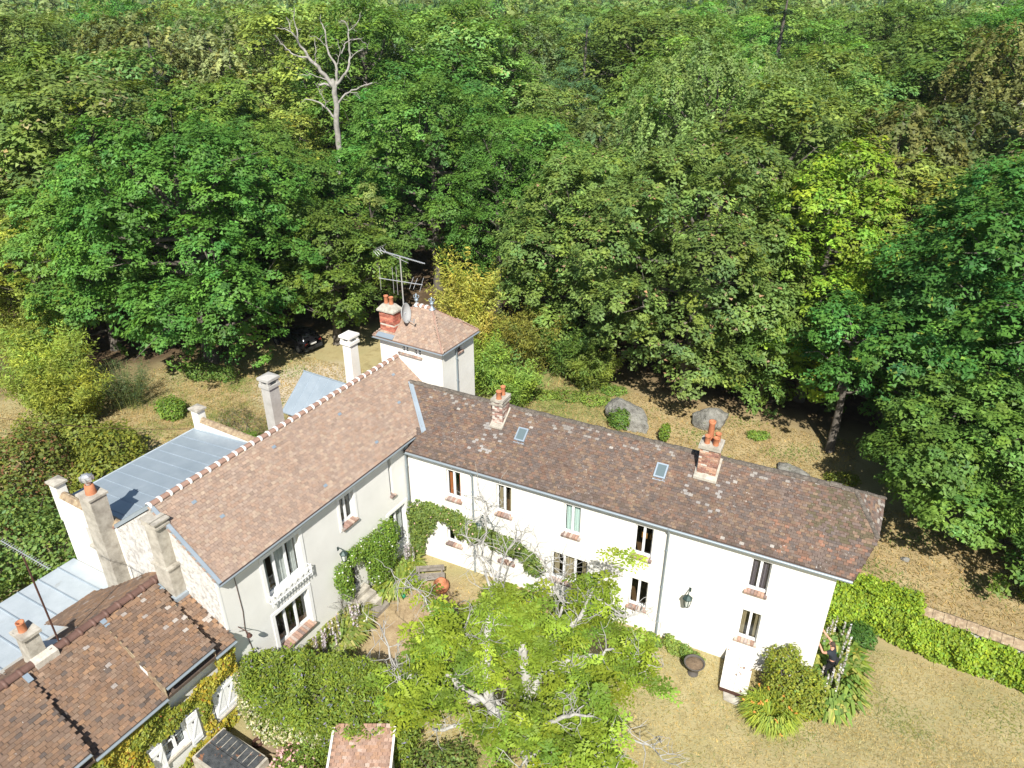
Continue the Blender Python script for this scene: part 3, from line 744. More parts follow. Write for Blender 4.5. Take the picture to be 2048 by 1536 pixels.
ridge_line(T, r0, r1, 3, .11, MT['ridge_new'], band=MT['mortar_white'], jit=.003)
for p in (r0, r1):
    mb = MB(); mb.lathe(p, [(.16, -.06), (.10, .02), (.05, .06), (.045, .16), (.09, .20), (.09, .25), (.04, .29), (.03, .42), (.055, .46), (.02, .52), (.001, .54)], 10)
    for i in range(4):
        q = i * math.pi / 2 + .4; mb.tube([p + V3(.03 * math.cos(q), .03 * math.sin(q), .28), p + V3(.12 * math.cos(q), .12 * math.sin(q), .34), p + V3(.13 * math.cos(q), .13 * math.sin(q), .42), p + V3(.07 * math.cos(q), .07 * math.sin(q), .46)], .018, 5)
    mb.build('finial', MT['lead'], T)
for a, b in ((ev[0], ev[1]), (ev[1], ev[2])):
    d_ = V3(0, -.05, -.05) if a is ev[0] else V3(.05, 0, -.05); gutter(T, a + d_, b + d_, .05)
mb = MB(); mb.box((-3.6, 2.85, 8.93), (.08, 5.58, 8.985)); mb.build('eaves_board', MT['white'], T)
downpipe(T, [(.22, 4.0, 9.0), (.16, 4.0, 8.9), (.06, 4.0, 8.75), (.06, 4.0, 5.6)])
c = brick_stack(T, -3.44, -2.62, 3.0, 3.52, 8.95, 10.25, bands=((9.60, 9.68),), pal=[(.44, .15, .10), (.38, .12, .085), (.50, .20, .13)])
mb = MB(); z = 10.25; b0 = [(-3.52, 2.92, z), (-2.54, 2.92, z), (-2.54, 3.60, z), (-3.52, 3.60, z)]; t0 = [(-3.30, 3.10, z + .32), (-2.76, 3.10, z + .32), (-2.76, 3.42, z + .32), (-3.30, 3.42, z + .32)]
mb.slab(b0, (0, 0, .07)); b1 = [(p[0], p[1], p[2] + .07) for p in b0]
mb.add(b1 + t0, [(0, 1, 5, 4), (1, 2, 6, 5), (2, 3, 7, 6), (3, 0, 4, 7), (4, 5, 6, 7)]); mb.build('chimney_cap', MT['concrete'], c, T.loc)
mb = MB(); mb.slab([(-3.47, 2.965, 9.0), (-2.59, 2.965, 9.0), (-2.59, 3.55, 9.45), (-3.47, 3.55, 9.45)], (0, 0, .16)); mb.build('mortar_skirt', MT['mortar_white'], c, T.loc)
mb = MB(); mb.slab([(-3.5, 2.70, 9.09), (-2.55, 2.70, 9.09), (-2.55, 2.98, 9.24), (-3.5, 2.98, 9.24)], (0, 0, .03)); mb.build('chimney_flashing', MT['lead'], c, T.loc)
pot(T, c, (-3.18, 3.26, 10.57), .10, .36); pot(T, c, (-2.90, 3.26, 10.57), .10, .34)
# aerial and dish on the tower
X = Thing('television_aerial', 'tall aluminium television aerial with two booms beside the brick chimney of the tower', 'aerial', (-2.46, 3.58, 9.9), 'B')
mb = MB(); mb.tube([(-2.46, 3.58, 9.7), (-2.46, 3.58, 12.78)], .032, 8); mb.build('mast', MT['alu'], X)
mb = MB(); a, b = V3(-3.74, 3.62, 12.86), V3(-1.15, 3.62, 12.66); mb.tube([a, b], .022, 6)
for i in range(26):
    c_ = a + (b - a) * (.16 + .84 * i / 26); mb.tube([c_ - UY * .09, c_ + UY * .09], .008, 4)
for i in range(5): mb.tube([a + V3(.03, -.30 + .15 * i, .02), a + V3(.25, -.30 + .15 * i, .22)], .008, 4); mb.tube([a + V3(.03, -.30 + .15 * i, .02), a + V3(.25, -.30 + .15 * i, -.16)], .008, 4)
mb.tube([a + V3(.5, 0, -.06), b + V3(-.9, 0, -.13)], .012, 5)
mb.build('upper_boom', MT['alu'], X)
mb = MB(); a, b = V3(-3.66, 3.45, 11.60), V3(-1.45, 3.75, 11.60); mb.tube([a, b], .02, 6)
for f_, h_ in ((.03, .55), (.33, .62), (.42, .66)):
    c_ = a + (b - a) * f_; mb.tube([c_ - UZ * h_, c_ + UZ * h_], .013, 4)
for f_, h_ in ((.75, .25), (.84, .22), (.98, .3)):
    c_ = a + (b - a) * f_; mb.tube([c_ + V3(-.04, -.12, -h_), c_ + V3(.04, .12, h_)], .010, 4)
mb.build('lower_boom', MT['alu'], X)
X = Thing('satellite_dish', 'grey satellite dish on the tower roof beside the mast', 'satellite dish', (-2.30, 3.45, 10.0), 'B')
ax = V3(.96, .20, .16)
mb = MB(); mb.lathe(V3(-2.18, 3.35, 10.25), [(.001, -.10), (.18, -.085), (.33, -.04), (.45, .03), (.465, .03), (.36, -.06), (.18, -.11), (.001, -.125)], 20, ax=ax, squash=.95); mb.build('dish', flat('dull_dish_paint', (.42, .43, .43), .5), X)
mb = MB(); mb.tube([(-2.30, 3.45, 9.9), (-2.42, 3.50, 10.1), (-2.26, 3.40, 10.22)], .025, 6); mb.build('bracket', MT['alu'], X)
mb = MB(); mb.tube([V3(-2.12, 3.36, 9.93), V3(-1.62, 3.18, 9.98)], .016, 6); mb.tube([V3(-1.62, 3.18, 9.95), V3(-1.58, 3.17, 10.14)], .035, 8); mb.build('feed_arm', MT['alu'], X)

# ================================================================ FLAT-ROOFED WING BEHIND, PORCH
Eo = Thing('flat_roofed_wing', 'low wing with blue grey zinc roof between two white coped parapets', 'house wing', (-7, -6.6, 0), 'B')
def zE(x): return 6.15 + (x + 5.1) * .105
mb = MB(); wall(mb, (0, -9.90, 0), UX, -UY, -9.0, -5.1, -.3, 6.2, [(-7.42, -6.22, 4.42, 5.30, .30)], .3)
mb.poly([(-9.0, -9.90, -.3), (-9.0, -3.3, -.3), (-9.0, -3.3, 5.7), (-9.0, -9.90, 5.7)]); mb.poly([(-9, -3.3, -.3), (-5.1, -3.3, -.3), (-5.1, -3.3, 6.2), (-9, -3.3, 6.2)])
mb.poly([(-9.0, -9.62, 5.6), (-5.1, -9.62, 5.6), (-5.1, -9.62, 6.2), (-9.0, -9.62, 6.2)])
mb.build('wall', MT['plaster'], Eo)
window(Eo, (0, -9.9, 0), UX, -UY, -7.42, -6.22, 4.42, 5.30, panes=2, reveal=.27, sill=False, rail=.1, bar=.07)
mb = MB(); mb.box((-7.42, -9.98, 4.36), (-6.22, -9.64, 4.47)); mb.build('window_sill', MT['concrete'], Eo)
mb = MB(); mb.box((-8.6, -9.2, 4.0), (-5.4, -4, 4.1)); mb.build('inner_floors', MT['wood_floor'], Eo)
mb = MB(); mb.slab([(-9.05, -9.62, zE(-9.05)), (-5.05, -9.62, zE(-5.05)), (-5.05, -3.32, zE(-5.05)), (-9.05, -3.32, zE(-9.05))], (0, 0, -.06)); ro = mb.build('roof', MT['zinc'], Eo)
for i in range(10):
    y = -9.25 + i * .62; mb = MB(); mb.slab([(-9.05, y - .014, zE(-9.05)), (-5.3, y - .014, zE(-5.3)), (-5.3, y + .014, zE(-5.3)), (-9.05, y + .014, zE(-9.05))], (0, 0, .022)); mb.build('standing_seam', MT['zinc'], ro, Eo.loc)
mb = MB(); mb.tube([(-9.06, -9.6, zE(-9.06)), (-9.06, -3.3, zE(-9.06))], .03, 6); mb.build('drip_edge', MT['zinc_worn'], ro, Eo.loc)
for y in (-9.76, -3.42):
    mb = MB(); mb.box((-9.0, y - .137, 5.55), (-5.15, y + .13, 6.22)); pw = mb.build('parapet', MT['plaster'], Eo)
    mb = MB()
    for i in range(9):
        x = -8.55 + i * .38; mb.add(*[(lambda V, F: (V, F))([(x, y - .20, 6.20), (x + .375, y - .20, 6.20), (x + .375, y + .20, 6.20), (x, y + .20, 6.20), (x, y - .05, 6.36 + .01 * (i % 3)), (x + .375, y - .05, 6.36 + .01 * (i % 2)), (x + .375, y + .05, 6.36), (x, y + .05, 6.36)], [(0, 1, 5, 4), (1, 2, 6, 5), (2, 3, 7, 6), (3, 0, 4, 7), (4, 5, 6, 7), (0, 3, 2, 1)])][0])
    mb.build('coping_tiles', MT['dirty_coping'], pw, Eo.loc)
    mb = MB(); mb.box((-9.0, y - .19, 5.0), (-8.56, y + .19, 6.72)); mb.build('pier', MT['plaster'], pw, Eo.loc)
    mb = MB(); mb.box((-9.08, y - .26, 6.72), (-8.48, y + .26, 6.80)); mb.add([(-9.08, y - .26, 6.80), (-8.48, y - .26, 6.80), (-8.48, y + .26, 6.80), (-9.08, y + .26, 6.80), (-8.78, y, 6.90)], [(0, 1, 4), (1, 2, 4), (2, 3, 4), (3, 0, 4)]); mb.build('pier_cap', MT['concrete'], pw, Eo.loc)
Po = Thing('porch', 'small porch behind the house under a gabled blue grey zinc roof', 'porch', (-7.5, 4, 0), 'B')
mb = MB(); mb.poly([(-9.8, 2.3, -.3), (-5.12, 2.3, -.3), (-5.12, 2.3, 3.5), (-9.8, 2.3, 3.5)]); mb.poly([(-9.8, 2.3, -.3), (-9.8, 5.7, -.3), (-9.8, 5.7, 3.5), (-9.8, 4.0, 4.85), (-9.8, 2.3, 3.5)]); mb.poly([(-9.8, 5.7, -.3), (-5.12, 5.7, -.3), (-5.12, 5.7, 3.5), (-9.8, 5.7, 3.5)])
mb.build('wall', surf('ochre_render', [(.3, (.42, .27, .16)), (.7, (.52, .36, .23))], 2, .9, .2, 20), Po)
for y in (2.08, 5.92):
    mb = MB(); q = [(-10, y, 3.45), (-5.12, y, 3.45), (-5.12, 4, 5), (-10, 4, 5)]; mb.slab(q, (0, 0, -.05)); ro = mb.build('roof', MT['zinc'], Po)
    for i in range(9):
        x = -9.97 + i * .58; mb = MB(); e_ = .016
        mb.slab([(x, y, 3.45), (x + 2 * e_, y, 3.45), (x + 2 * e_, 4, 5), (x, 4, 5)], (0, 0, .03)); mb.build('standing_seam', MT['zinc'], ro, Po.loc)
mb = MB(); mb.tube([(-10.02, 4, 5.02), (-5.12, 4, 5.02)], .04, 6); mb.build('ridge_roll', MT['zinc'], Po)

# ================================================================ THE LOW COTTAGE
Cc = Thing('low_cottage', 'low tiled cottage with stepped brown roof and ivy covered front', 'cottage', (-1.4, -14, 0), 'B')
SCs = .47; zC0 = 3.74
def zC(x): return zC0 + (.40 - x) * SCs
opsC = [(-11.11, -10.20, .74, 2.10, .12), (-13.05, -12.22, .95, 2.05, .16)]
mb = MB(); wall(mb, (0, 0, 0), UY, UX, -20, -9.95, -.3, 3.25, opsC, .15)
for a, b in ((-20, -15.0), (-12.55, -10.8)): pass
wall(mb, (0, 0, 0), UY, UX, -15.0, -12.58, 3.25, 3.78); wall(mb, (0, 0, 0), UY, UX, -10.82, -9.95, 3.25, 3.78); wall(mb, (0, 0, 0), UY, UX, -20, -15.0, 3.25, 4.12)
mb.poly([(0, -12.58, 3.25), (0, -10.82, 3.25), (-.75, -10.82, 3.25), (-.75, -12.58, 3.25)]); mb.poly([(-.75, -12.58, 3.25), (-.75, -10.82, 3.25), (-.75, -10.82, 4.5), (-.75, -12.58, 4.5)])
for y in (-12.58, -10.82): mb.poly([(0, y, 3.25), (-.75, y, 3.25), (-.75, y, 4.5), (0, y, 4.15)])
mb.poly([(-4.7, -20, -.3), (-4.7, -9.95, -.3), (-4.7, -9.95, 4.1), (-4.7, -20, 4.1)])
mb.build('wall', MT['facade'], Cc)
mb = MB(); mb.box((-.2, -19, -.2), (-4.6, -10, 0)); mb.box((-2.5, -19, 0), (-2.6, -10, 3)); mb.build('inner_floors', MT['wood_floor'], Cc)
window(Cc, (0, 0, 0), UY, UX, -13.05, -12.22, .95, 2.05, panes=2, reveal=.12, sill=False, rail=.08, lattice=1, curtain='cloth_white', half=True)
def shutter(T, a, b, z0, z1, x=.05, heart=True, ang=0., brace=True):
    mb = MB(); k = 4; w = (b - a) / k
    for i in range(k): mb.box((x - .018, a + w * i + .003, z0), (x + .018, a + w * (i + 1) - .003, z1))
    for z in (z0 + .18, z1 - .22): mb.box((x + .018, a + .02, z - .05), (x + .036, b - .02, z + .05))
    if brace:
        c = V3(x + .026, (a + b) / 2, (z0 + z1) / 2 - .02); d_ = V3(0, (b - a) * .40, (z1 - z0) * .32); n_ = np.cross(d_, UX); n_ /= np.linalg.norm(n_); mb.obox(c, d_, n_ * .035, UX * .008)
    s_ = mb.build('shutter', MT['white'], T)
    if heart:
        mb = MB(); yc, zc = (a + b) / 2, z1 - .36
        mb.slab([(x + .0195, yc, zc - .065), (x + .0195, yc + .045, zc), (x + .0195, yc + .03, zc + .04), (x + .0195, yc, zc + .02), (x + .0195, yc - .03, zc + .04), (x + .0195, yc - .045, zc)], (.002, 0, 0)); mb.build('heart_cutout', MT['dark'], s_, T.loc)
shutter(Cc, -11.11, -10.66, .76, 2.10); shutter(Cc, -10.65, -10.20, .76, 2.10)
shutter(Cc, -12.17, -11.74, .66, 1.98, .075); shutter(Cc, -13.52, -13.09, .66, 1.90, .075)
for a_, b_ in (((0, -11.2, .66), (.10, -10.1, .74)), ((0, -13.1, .86), (.10, -12.18, .95))): mb = MB(); mb.box(a_, b_); mb.build('window_sill', MT['mortar'], Cc)
# roof planes: (u0,u1 along yb), front edge profile
def plane_rows(y0f, y1f, xe, ze, xr, zr, name_w=.175, e=.13, L0=-20.5, L1=-9.93):
    v = V3(xr - xe, 0, zr - ze); S_ = np.linalg.norm(v); v /= S_
    return tile_rows((xe, L0, ze), UY, v, L1 - L0, S_, name_w, e, .022, lambda u, q: y0f(q / S_) < L0 + u < y1f(q / S_) and q < S_ - .02, colC, .007, .003)
def colC(u, v):
    c = pick(PAL_C, .09)
    if rng.random() < .012: c = (.33, .29, .26)
    if rng.random() < .03: c = (.12, .095, .08)
    if u > 9.3 and v > .8 and rng.random() < .16: c = (.40, .36, .32)
    return c
XR, ZRc = -2.75, 5.24
main = plane_rows(lambda f: -20.4, lambda f: -9.93, .40, zC(.40), XR, ZRc)
main = [t for t in main if not (-12.42 - .16 * (1 - t[3][1] / 3.5) < -20.5 + t[3][0] < -10.62 and t[3][1] < 3.1) and not (-20.5 + t[3][0] < -15.15 and t[3][1] < 3.0)]
s2 = plane_rows(lambda f: -12.62 + .17 * f, lambda f: -10.78 + .30 * f, .45, 4.20, -2.50, 5.215)
s4 = plane_rows(lambda f: -20.4, lambda f: -15.02 + .22 * f, .45, 4.12, -2.45, 5.20)
allr = main + s2 + s4
cm = np.array([15.718, -21.734, 23.0]); cB = np.array([17.37, -20.44, 23.0])
def near(t):
    d = np.linalg.norm(np.mean(t[0], axis=0) - cB); p = np.mean(t[0], axis=0)
    w = Bw(p) - Vector((15.718, -21.734, 23)); q = w.dot(fw); xx, yy = w.dot(rt) / q, w.dot(up) / q
    return d + (0 if abs(xx) < .69 and yy > -.52 else 100)
allr.sort(key=near)
TS = Thing  # individual tiles: the 300 that show largest
variants = {}
for P, F, c, _ in allr[:300]:
    key = rng.integers(14)
    if key not in variants:
        mb = MB(); o_ = (P[0] + P[1] + P[2] + P[3]) / 4; mb.add([p - o_ for p in P], F, c); me_ = mb.mesh('tile', MT['tileC']); 
        ux_ = (P[1] - P[0]) / np.linalg.norm(P[1] - P[0]); vx_ = (P[3] - P[0]); vx_ = vx_ - ux_ * (vx_ @ ux_); vx_ /= np.linalg.norm(vx_); R0 = Matrix((ux_, vx_, np.cross(ux_, vx_))).transposed()
        variants[key] = (me_, R0)
    me_, R0 = variants[key]
    ux_ = (P[1] - P[0]) / np.linalg.norm(P[1] - P[0]); vx_ = (P[3] - P[0]); vx_ = vx_ - ux_ * (vx_ @ ux_); vx_ /= np.linalg.norm(vx_); R1 = Matrix((ux_, vx_, np.cross(ux_, vx_))).transposed()
    o = bpy.data.objects.new('tile', me_); COL.objects.link(o); o.parent = Cc.o
    mm = (R1 @ R0.inverted()).to_4x4(); mm.translation = Vector((P[0] + P[1] + P[2] + P[3]) / 4 - Cc.loc); o.matrix_local = mm
tiles_mesh(allr[300:], 'roof_tiles', MT['tileC'], Cc)
mb = MB(); dk = (.09, .065, .05)
mb.slab([(.40, -20.4, zC(.4)), (.40, -9.94, zC(.4)), (XR, -9.94, ZRc), (XR, -20.4, ZRc)], (0, 0, -.10), dk)
mb.slab([(.45, -12.60, 4.20), (.45, -10.80, 4.20), (-2.5, -10.50, 5.21), (-2.5, -12.43, 5.21)], (0, 0, -.10), dk)
mb.slab([(.45, -20.4, 4.12), (.45, -15.04, 4.12), (-2.45, -14.82, 5.2), (-2.45, -20.4, 5.2)], (0, 0, -.10), dk)
mb.slab([(XR, -9.98, ZRc), (XR, -12.8, ZRc), (-5.95, -12.72, 3.65), (-5.95, -10.98, 3.65), (-4.8, -10.62, 4.22), (-3.9, -9.98, 4.67)], (0, 0, -.10), (.17, .11, .08))
mb.slab([(XR, -12.8, ZRc), (XR, -14.9, ZRc), (-3.9, -14.9, 4.66), (-3.9, -12.8, 4.66)], (0, 0, -.10), (.15, .10, .075))
mb.slab([(XR, -14.9, ZRc), (XR, -20.4, ZRc), (-6, -20.4, 3.6), (-6, -15.4, 3.6)], (0, 0, -.10), (.17, .11, .08))
mb.build('roof', MT['tileC'], Cc)
vb = V3(-1, 0, -.497); vb /= np.linalg.norm(vb)
rows = tile_rows((-5.95, -12.75, 3.655), UY, -vb, 2.9, 3.55, .20, .135, .016, lambda u, v: -12.75 + u < (-11.05 + v * .30 if v < 1.25 else -10.62 + (v - 1.25) * .62) and v < 3.5, colC, .006)
rows += tile_rows((-6.0, -20.4, 3.6), UY, -vb, 5.4, 3.55, .20, .135, .016, lambda u, v: -20.4 + u < -15.4 + v * .14, colC, .006)
rows += tile_rows((-3.9, -14.9, 4.66), UY, -vb, 2.1, 1.25, .20, .135, .016, lambda u, v: True, colC, .006)
tiles_mesh(rows, 'back_tiles', MT['tileC'], Cc)
for y0, y1 in ((-10.5, -10.8), (-12.45, -12.61)):
    mb = MB(); mb.slab([(-2.3, y0, 5.13), (.43, y1, 4.19), (.43, y1, 3.75), (-2.3, y0, 4.98)], (0, .02 if y0 > -11 else -.02, 0)); mb.build('verge', MT['dirty_coping'], Cc)
mb = MB(); mb.slab([(-2.3, -14.84, 5.13), (.43, -15.05, 4.10), (.43, -15.05, 3.72), (-2.3, -14.84, 4.98)], (0, .02, 0)); mb.build('verge', MT['dirty_coping'], Cc)
ridge_line(Cc, (XR, -20.3, ZRc + .03), (XR, -14.45, ZRc + .03), 13, .145, MT['ridge_brown'], band=MT['ridge_brown'], jit=.008)
ridge_line(Cc, (XR, -13.95, ZRc + .03), (XR, -9.98, ZRc + .03), 9, .145, MT['ridge_brown'], band=MT['ridge_brown'], jit=.008)
gutter(Cc, (.45, -15.0, zC(.40) - .03), (.45, -12.62, zC(.40) - .03), .06); gutter(Cc, (.50, -12.6, 4.17), (.50, -10.82, 4.17), .06); gutter(Cc, (.45, -10.80, zC(.40) - .03), (.45, -9.95, zC(.40) - .03), .06); gutter(Cc, (.50, -20.4, 4.09), (.50, -15.06, 4.09), .06)
mb = MB(); mb.add([(-3.42, -14.5, 4.2), (-2.78, -14.5, 4.2), (-2.78, -14.0, 4.2), (-3.42, -14.0, 4.2), (-3.36, -14.46, 6.12), (-2.84, -14.46, 6.12), (-2.84, -14.04, 6.12), (-3.36, -14.04, 6.12)], [(0, 1, 5, 4), (1, 2, 6, 5), (2, 3, 7, 6), (3, 0, 4, 7), (4, 5, 6, 7)])
c = mb.build('chimney', MT['concrete'], Cc)
mb = MB(); mb.box((-3.44, -14.54, 6.12), (-2.76, -13.96, 6.22)); mb.build('chimney_cap', MT['concrete'], c, Cc.loc); pot(Cc, c, (-3.15, -14.28, 6.22), .12, .34, 1.04)
mb = MB(); mb.obox((-2.68, -14.18, 5.22), (.16, 0, -.02), (0, .34, 0), (0, 0, .16)); mb.build('mortar_skirt', MT['mortar'], c, Cc.loc)
mb = MB(); mb.add([(-3.5, -13.98, 4.9), (-2.95, -13.98, 5.25), (-3.1, -13.45, 5.15), (-3.45, -13.98, 5.3)], [(0, 1, 2), (0, 3, 1), (3, 2, 1), (0, 2, 3)]); mb.build('chimney_flashing', MT['zinc_worn'], c, Cc.loc)
for p in ((-2.45, -12.40, 5.20), (-2.40, -14.86, 5.22), (-2.4, -10.45, 5.12)):
    mb = MB(); mb.obox(p, (.14, 0, -.055), (0, .08, 0), (.01, 0, .02)); mb.build('lead_patch', MT['lead'], Cc)
X = Thing('cottage_aerial', 'thin rusty mast with a comb aerial standing on the cottage ridge', 'aerial', (-2.9, -13.62, 5.3), 'B')
mb = MB(); mb.tube([(-2.9, -13.62, 5.15), (-2.9, -13.64, 8.82)], .028, 7); mb.build('mast', MT['iron'], X)
mb = MB(); a, b = V3(-3.92, -13.66, 8.86), V3(-1.70, -13.58, 8.76); mb.tube([a, b], .015, 5)
for i in range(24):
    c_ = a + (b - a) * i / 23; mb.tube([c_ - UY * .08 - UZ * .02, c_ + UY * .08 + UZ * .02], .007, 4)
mb.build('boom', MT['alu'], X)
# zinc lean-to behind the cottage
D = Thing('zinc_lean_to', 'pale zinc lean-to roof with raised seams behind the low cottage', 'outbuilding', (-7.5, -14, 0), 'B')
def zD(x): return 3.0 + (x + 9.15) * .075
mb = MB(); mb.slab([(-9.15, -20.4, 3.0), (-4.5, -20.4, zD(-4.5)), (-4.5, -9.95, zD(-4.5)), (-9.15, -9.95, 3.0)], (0, 0, -.08)); ro = mb.build('roof', MT['zinc_worn'], D)
for i in range(13):
    y = -10.6 - i * .78; mb = MB(); mb.slab([(-9.15, y - .02, 3.0), (-4.6, y - .02, zD(-4.6)), (-4.6, y + .02, zD(-4.6)), (-9.15, y + .02, 3.0)], (0, 0, .035)); mb.build('standing_seam', MT['zinc'], ro, D.loc)
mb = MB(); mb.box((-9.0, -20.3, -.3), (-4.72, -9.98, 2.90)); mb.build('wall', MT['facade'], D)
# ================================================================ GROUND
def groundmat():
    m, t, p, N, Lk = nmat('dry_ground')
    co = geopos(t)
    def disc(x, y, r0, r1, wob=2.5):
        """soft patch of another ground cover round a place"""
        s = N.new('ShaderNodeVectorMath'); s.operation = 'SUBTRACT'; Lk.new(co, s.inputs[0]); s.inputs[1].default_value = (x, y, 0)
        l = N.new('ShaderNodeVectorMath'); l.operation = 'LENGTH'; Lk.new(s.outputs[0], l.inputs[0])
        a = N.new('ShaderNodeMath'); a.operation = 'MULTIPLY_ADD'; Lk.new(wn, a.inputs[0]); a.inputs[1].default_value = wob * 2; Lk.new(l.outputs['Value'], a.inputs[2])
        r = N.new('ShaderNodeMapRange'); r.inputs['From Min'].default_value = r1 + wob; r.inputs['From Max'].default_value = r0 + wob; r.interpolation_type = 'SMOOTHSTEP'
        Lk.new(a.outputs[0], r.inputs['Value']); return r.outputs[0]
    wn = noise(t, .35, 4, .65, co)
    straw = ramp(t, noise(t, 1.1, 7, .72, co), [(.30, (.225, .185, .09)), (.48, (.35, .295, .15)), (.70, (.46, .395, .225))])
    tan_ = ramp(t, noise(t, .8, 7, .72, co), [(.30, (.24, .175, .09)), (.5, (.36, .275, .145)), (.7, (.45, .365, .20))])
    grn = ramp(t, noise(t, .55, 7, .75, co), [(.48, 0.), (.66, .52)])
    c = mix(t, grn, straw, (.15, .155, .055))
    c = mix(t, disc(8, 16, 5, 12), c, tan_)                       # bare ground behind the long house
    c = mix(t, disc(22, 8, 3, 6), c, tan_)
    c = mix(t, disc(-17, 5, 4, 8), c, mix(t, ramp(t, noise(t, .9, 6, .7, co), [(.42, 0.), (.60, .8)]), tan_, (.17, .19, .05)))
    c = mix(t, disc(-15, 10.6, 2.4, 4.2, 1.2), c, ramp(t, noise(t, 3, 5, .7, co), [(.3, (.43, .36, .26)), (.7, (.53, .46, .35))]))   # gravel drive
    c = mix(t, disc(3.2, -3.8, 1.5, 4.0, 1.2), c, ramp(t, noise(t, 2.2, 6, .7, co), [(.3, (.25, .175, .10)), (.6, (.38, .29, .175)), (.8, (.46, .37, .23))]))   # trodden court
    c = mix(t, disc(1.8, -10.8, 1.0, 2.0, .6), c, ramp(t, noise(t, 3, 6, .7, co), [(.3, (.17, .125, .08)), (.7, (.33, .255, .17))]))
    c = mix(t, disc(-1, 16.5, 3.5, 7.0, 1.5), c, ramp(t, noise(t, 1.6, 6, .7, co), [(.35, (.12, .16, .045)), (.65, (.30, .27, .11))]))
    c = mix(t, disc(7.5, -9.2, 1.2, 2.4, .8), c, (.20, .19, .075))
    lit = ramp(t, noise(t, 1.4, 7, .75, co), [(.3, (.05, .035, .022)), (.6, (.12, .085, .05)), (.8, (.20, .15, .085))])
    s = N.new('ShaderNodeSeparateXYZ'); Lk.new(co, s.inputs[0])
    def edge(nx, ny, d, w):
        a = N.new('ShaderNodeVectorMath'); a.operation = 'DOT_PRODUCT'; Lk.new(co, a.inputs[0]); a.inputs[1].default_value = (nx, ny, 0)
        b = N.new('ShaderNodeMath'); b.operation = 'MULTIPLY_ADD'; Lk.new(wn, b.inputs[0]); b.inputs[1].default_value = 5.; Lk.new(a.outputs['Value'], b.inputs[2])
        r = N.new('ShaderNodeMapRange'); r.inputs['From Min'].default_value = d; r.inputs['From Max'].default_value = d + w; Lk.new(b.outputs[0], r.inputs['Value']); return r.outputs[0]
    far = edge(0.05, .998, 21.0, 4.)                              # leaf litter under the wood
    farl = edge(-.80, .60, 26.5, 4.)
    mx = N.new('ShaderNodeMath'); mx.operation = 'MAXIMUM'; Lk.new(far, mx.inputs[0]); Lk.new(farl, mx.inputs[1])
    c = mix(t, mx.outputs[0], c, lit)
    Lk.new(c, p.inputs['Base Color']); p.inputs['Roughness'].default_value = 1.; p.inputs['Specular IOR Level'].default_value = .05
    Lk.new(bump(t, noise(t, 9, 6, .75, co), .7, .06), p.inputs['Normal'])
    return m
N_G = 220
gx = np.sign(np.linspace(-1, 1, N_G)) * (np.abs(np.linspace(-1, 1, N_G)) ** 3.2) * 3200
X_, Y_ = np.meshgrid(gx + 6, gx + 4)
dd = np.hypot(X_ - 2, Y_ + 2)
und = .10 * np.sin(X_ * .9 + 1.3 * np.sin(Y_ * .5)) * np.cos(Y_ * .7) * np.clip((dd - 26) / 10, 0, 1)
Z_ = und
vs_ = np.c_[X_.ravel(), Y_.ravel(), Z_.ravel()]
i_ = np.arange(N_G * N_G).reshape(N_G, N_G)
fs_ = np.c_[i_[:-1, :-1].ravel(), i_[:-1, 1:].ravel(), i_[1:, 1:].ravel(), i_[1:, :-1].ravel()]
me = bpy.data.meshes.new('ground'); me.from_pydata(vs_.tolist(), [], fs_.tolist()); me.materials.append(groundmat())
g_ = bpy.data.objects.new('ground', me); COL.objects.link(g_); g_['kind'] = 'structure'

# ================================================================ LEAVES AND TREES
def unit(a): return a / (np.linalg.norm(a, axis=-1, keepdims=True) + 1e-9)
def rhombs(P, N, size, asp, r, T=None):
    """leaf faces: P centres, N normals, size lengths -> (n,4,3)"""
    n = len(P); N = unit(N)
    T0 = r.normal(size=(n, 3)) if T is None else T
    T1 = unit(T0 - N * np.sum(T0 * N, 1, keepdims=True)); Bn = np.cross(N, T1)
    s = (size if hasattr(size, '__len__') else np.full(n, size))[:, None]
    L = T1 * s * .5; Wd = Bn * s * .5 * asp
    return np.stack([P - L, P + Wd - L * .1, P + L, P - Wd - L * .1], 1)
def hue(n, base, r, v=.2, yv=.12, cl=None):
    """leaf colours: overall value and yellowness vary"""
    b = np.array(base)[None, :]
    val = np.exp(r.normal(0, v, (n, 1)))
    y = r.normal(0, yv, (n, 1))
    c = b * val * np.c_[1 + y * 1.3, 1 + y * .35, 1 - y]
    return np.clip(c, .004, .9)
WARM = np.array([1.06, 1.08, .98])
def sph(n, r):
    return unit(r.normal(size=(n, 3)))

def tris(P, N, size, asp, r, T=None):
    """small leaf sprays as single faces -> (n,3,3)"""
    N = unit(N); T0 = r.normal(size=(len(P), 3)) if T is None else T
    T1 = unit(T0 - N * np.sum(T0 * N, 1, keepdims=True)); Bn = np.cross(N, T1)
    s = size[:, None]
    return np.stack([P - T1 * s * .45 - Bn * s * asp * .5, P - T1 * s * .35 + Bn * s * asp * .5, P + T1 * s * .75], 1)

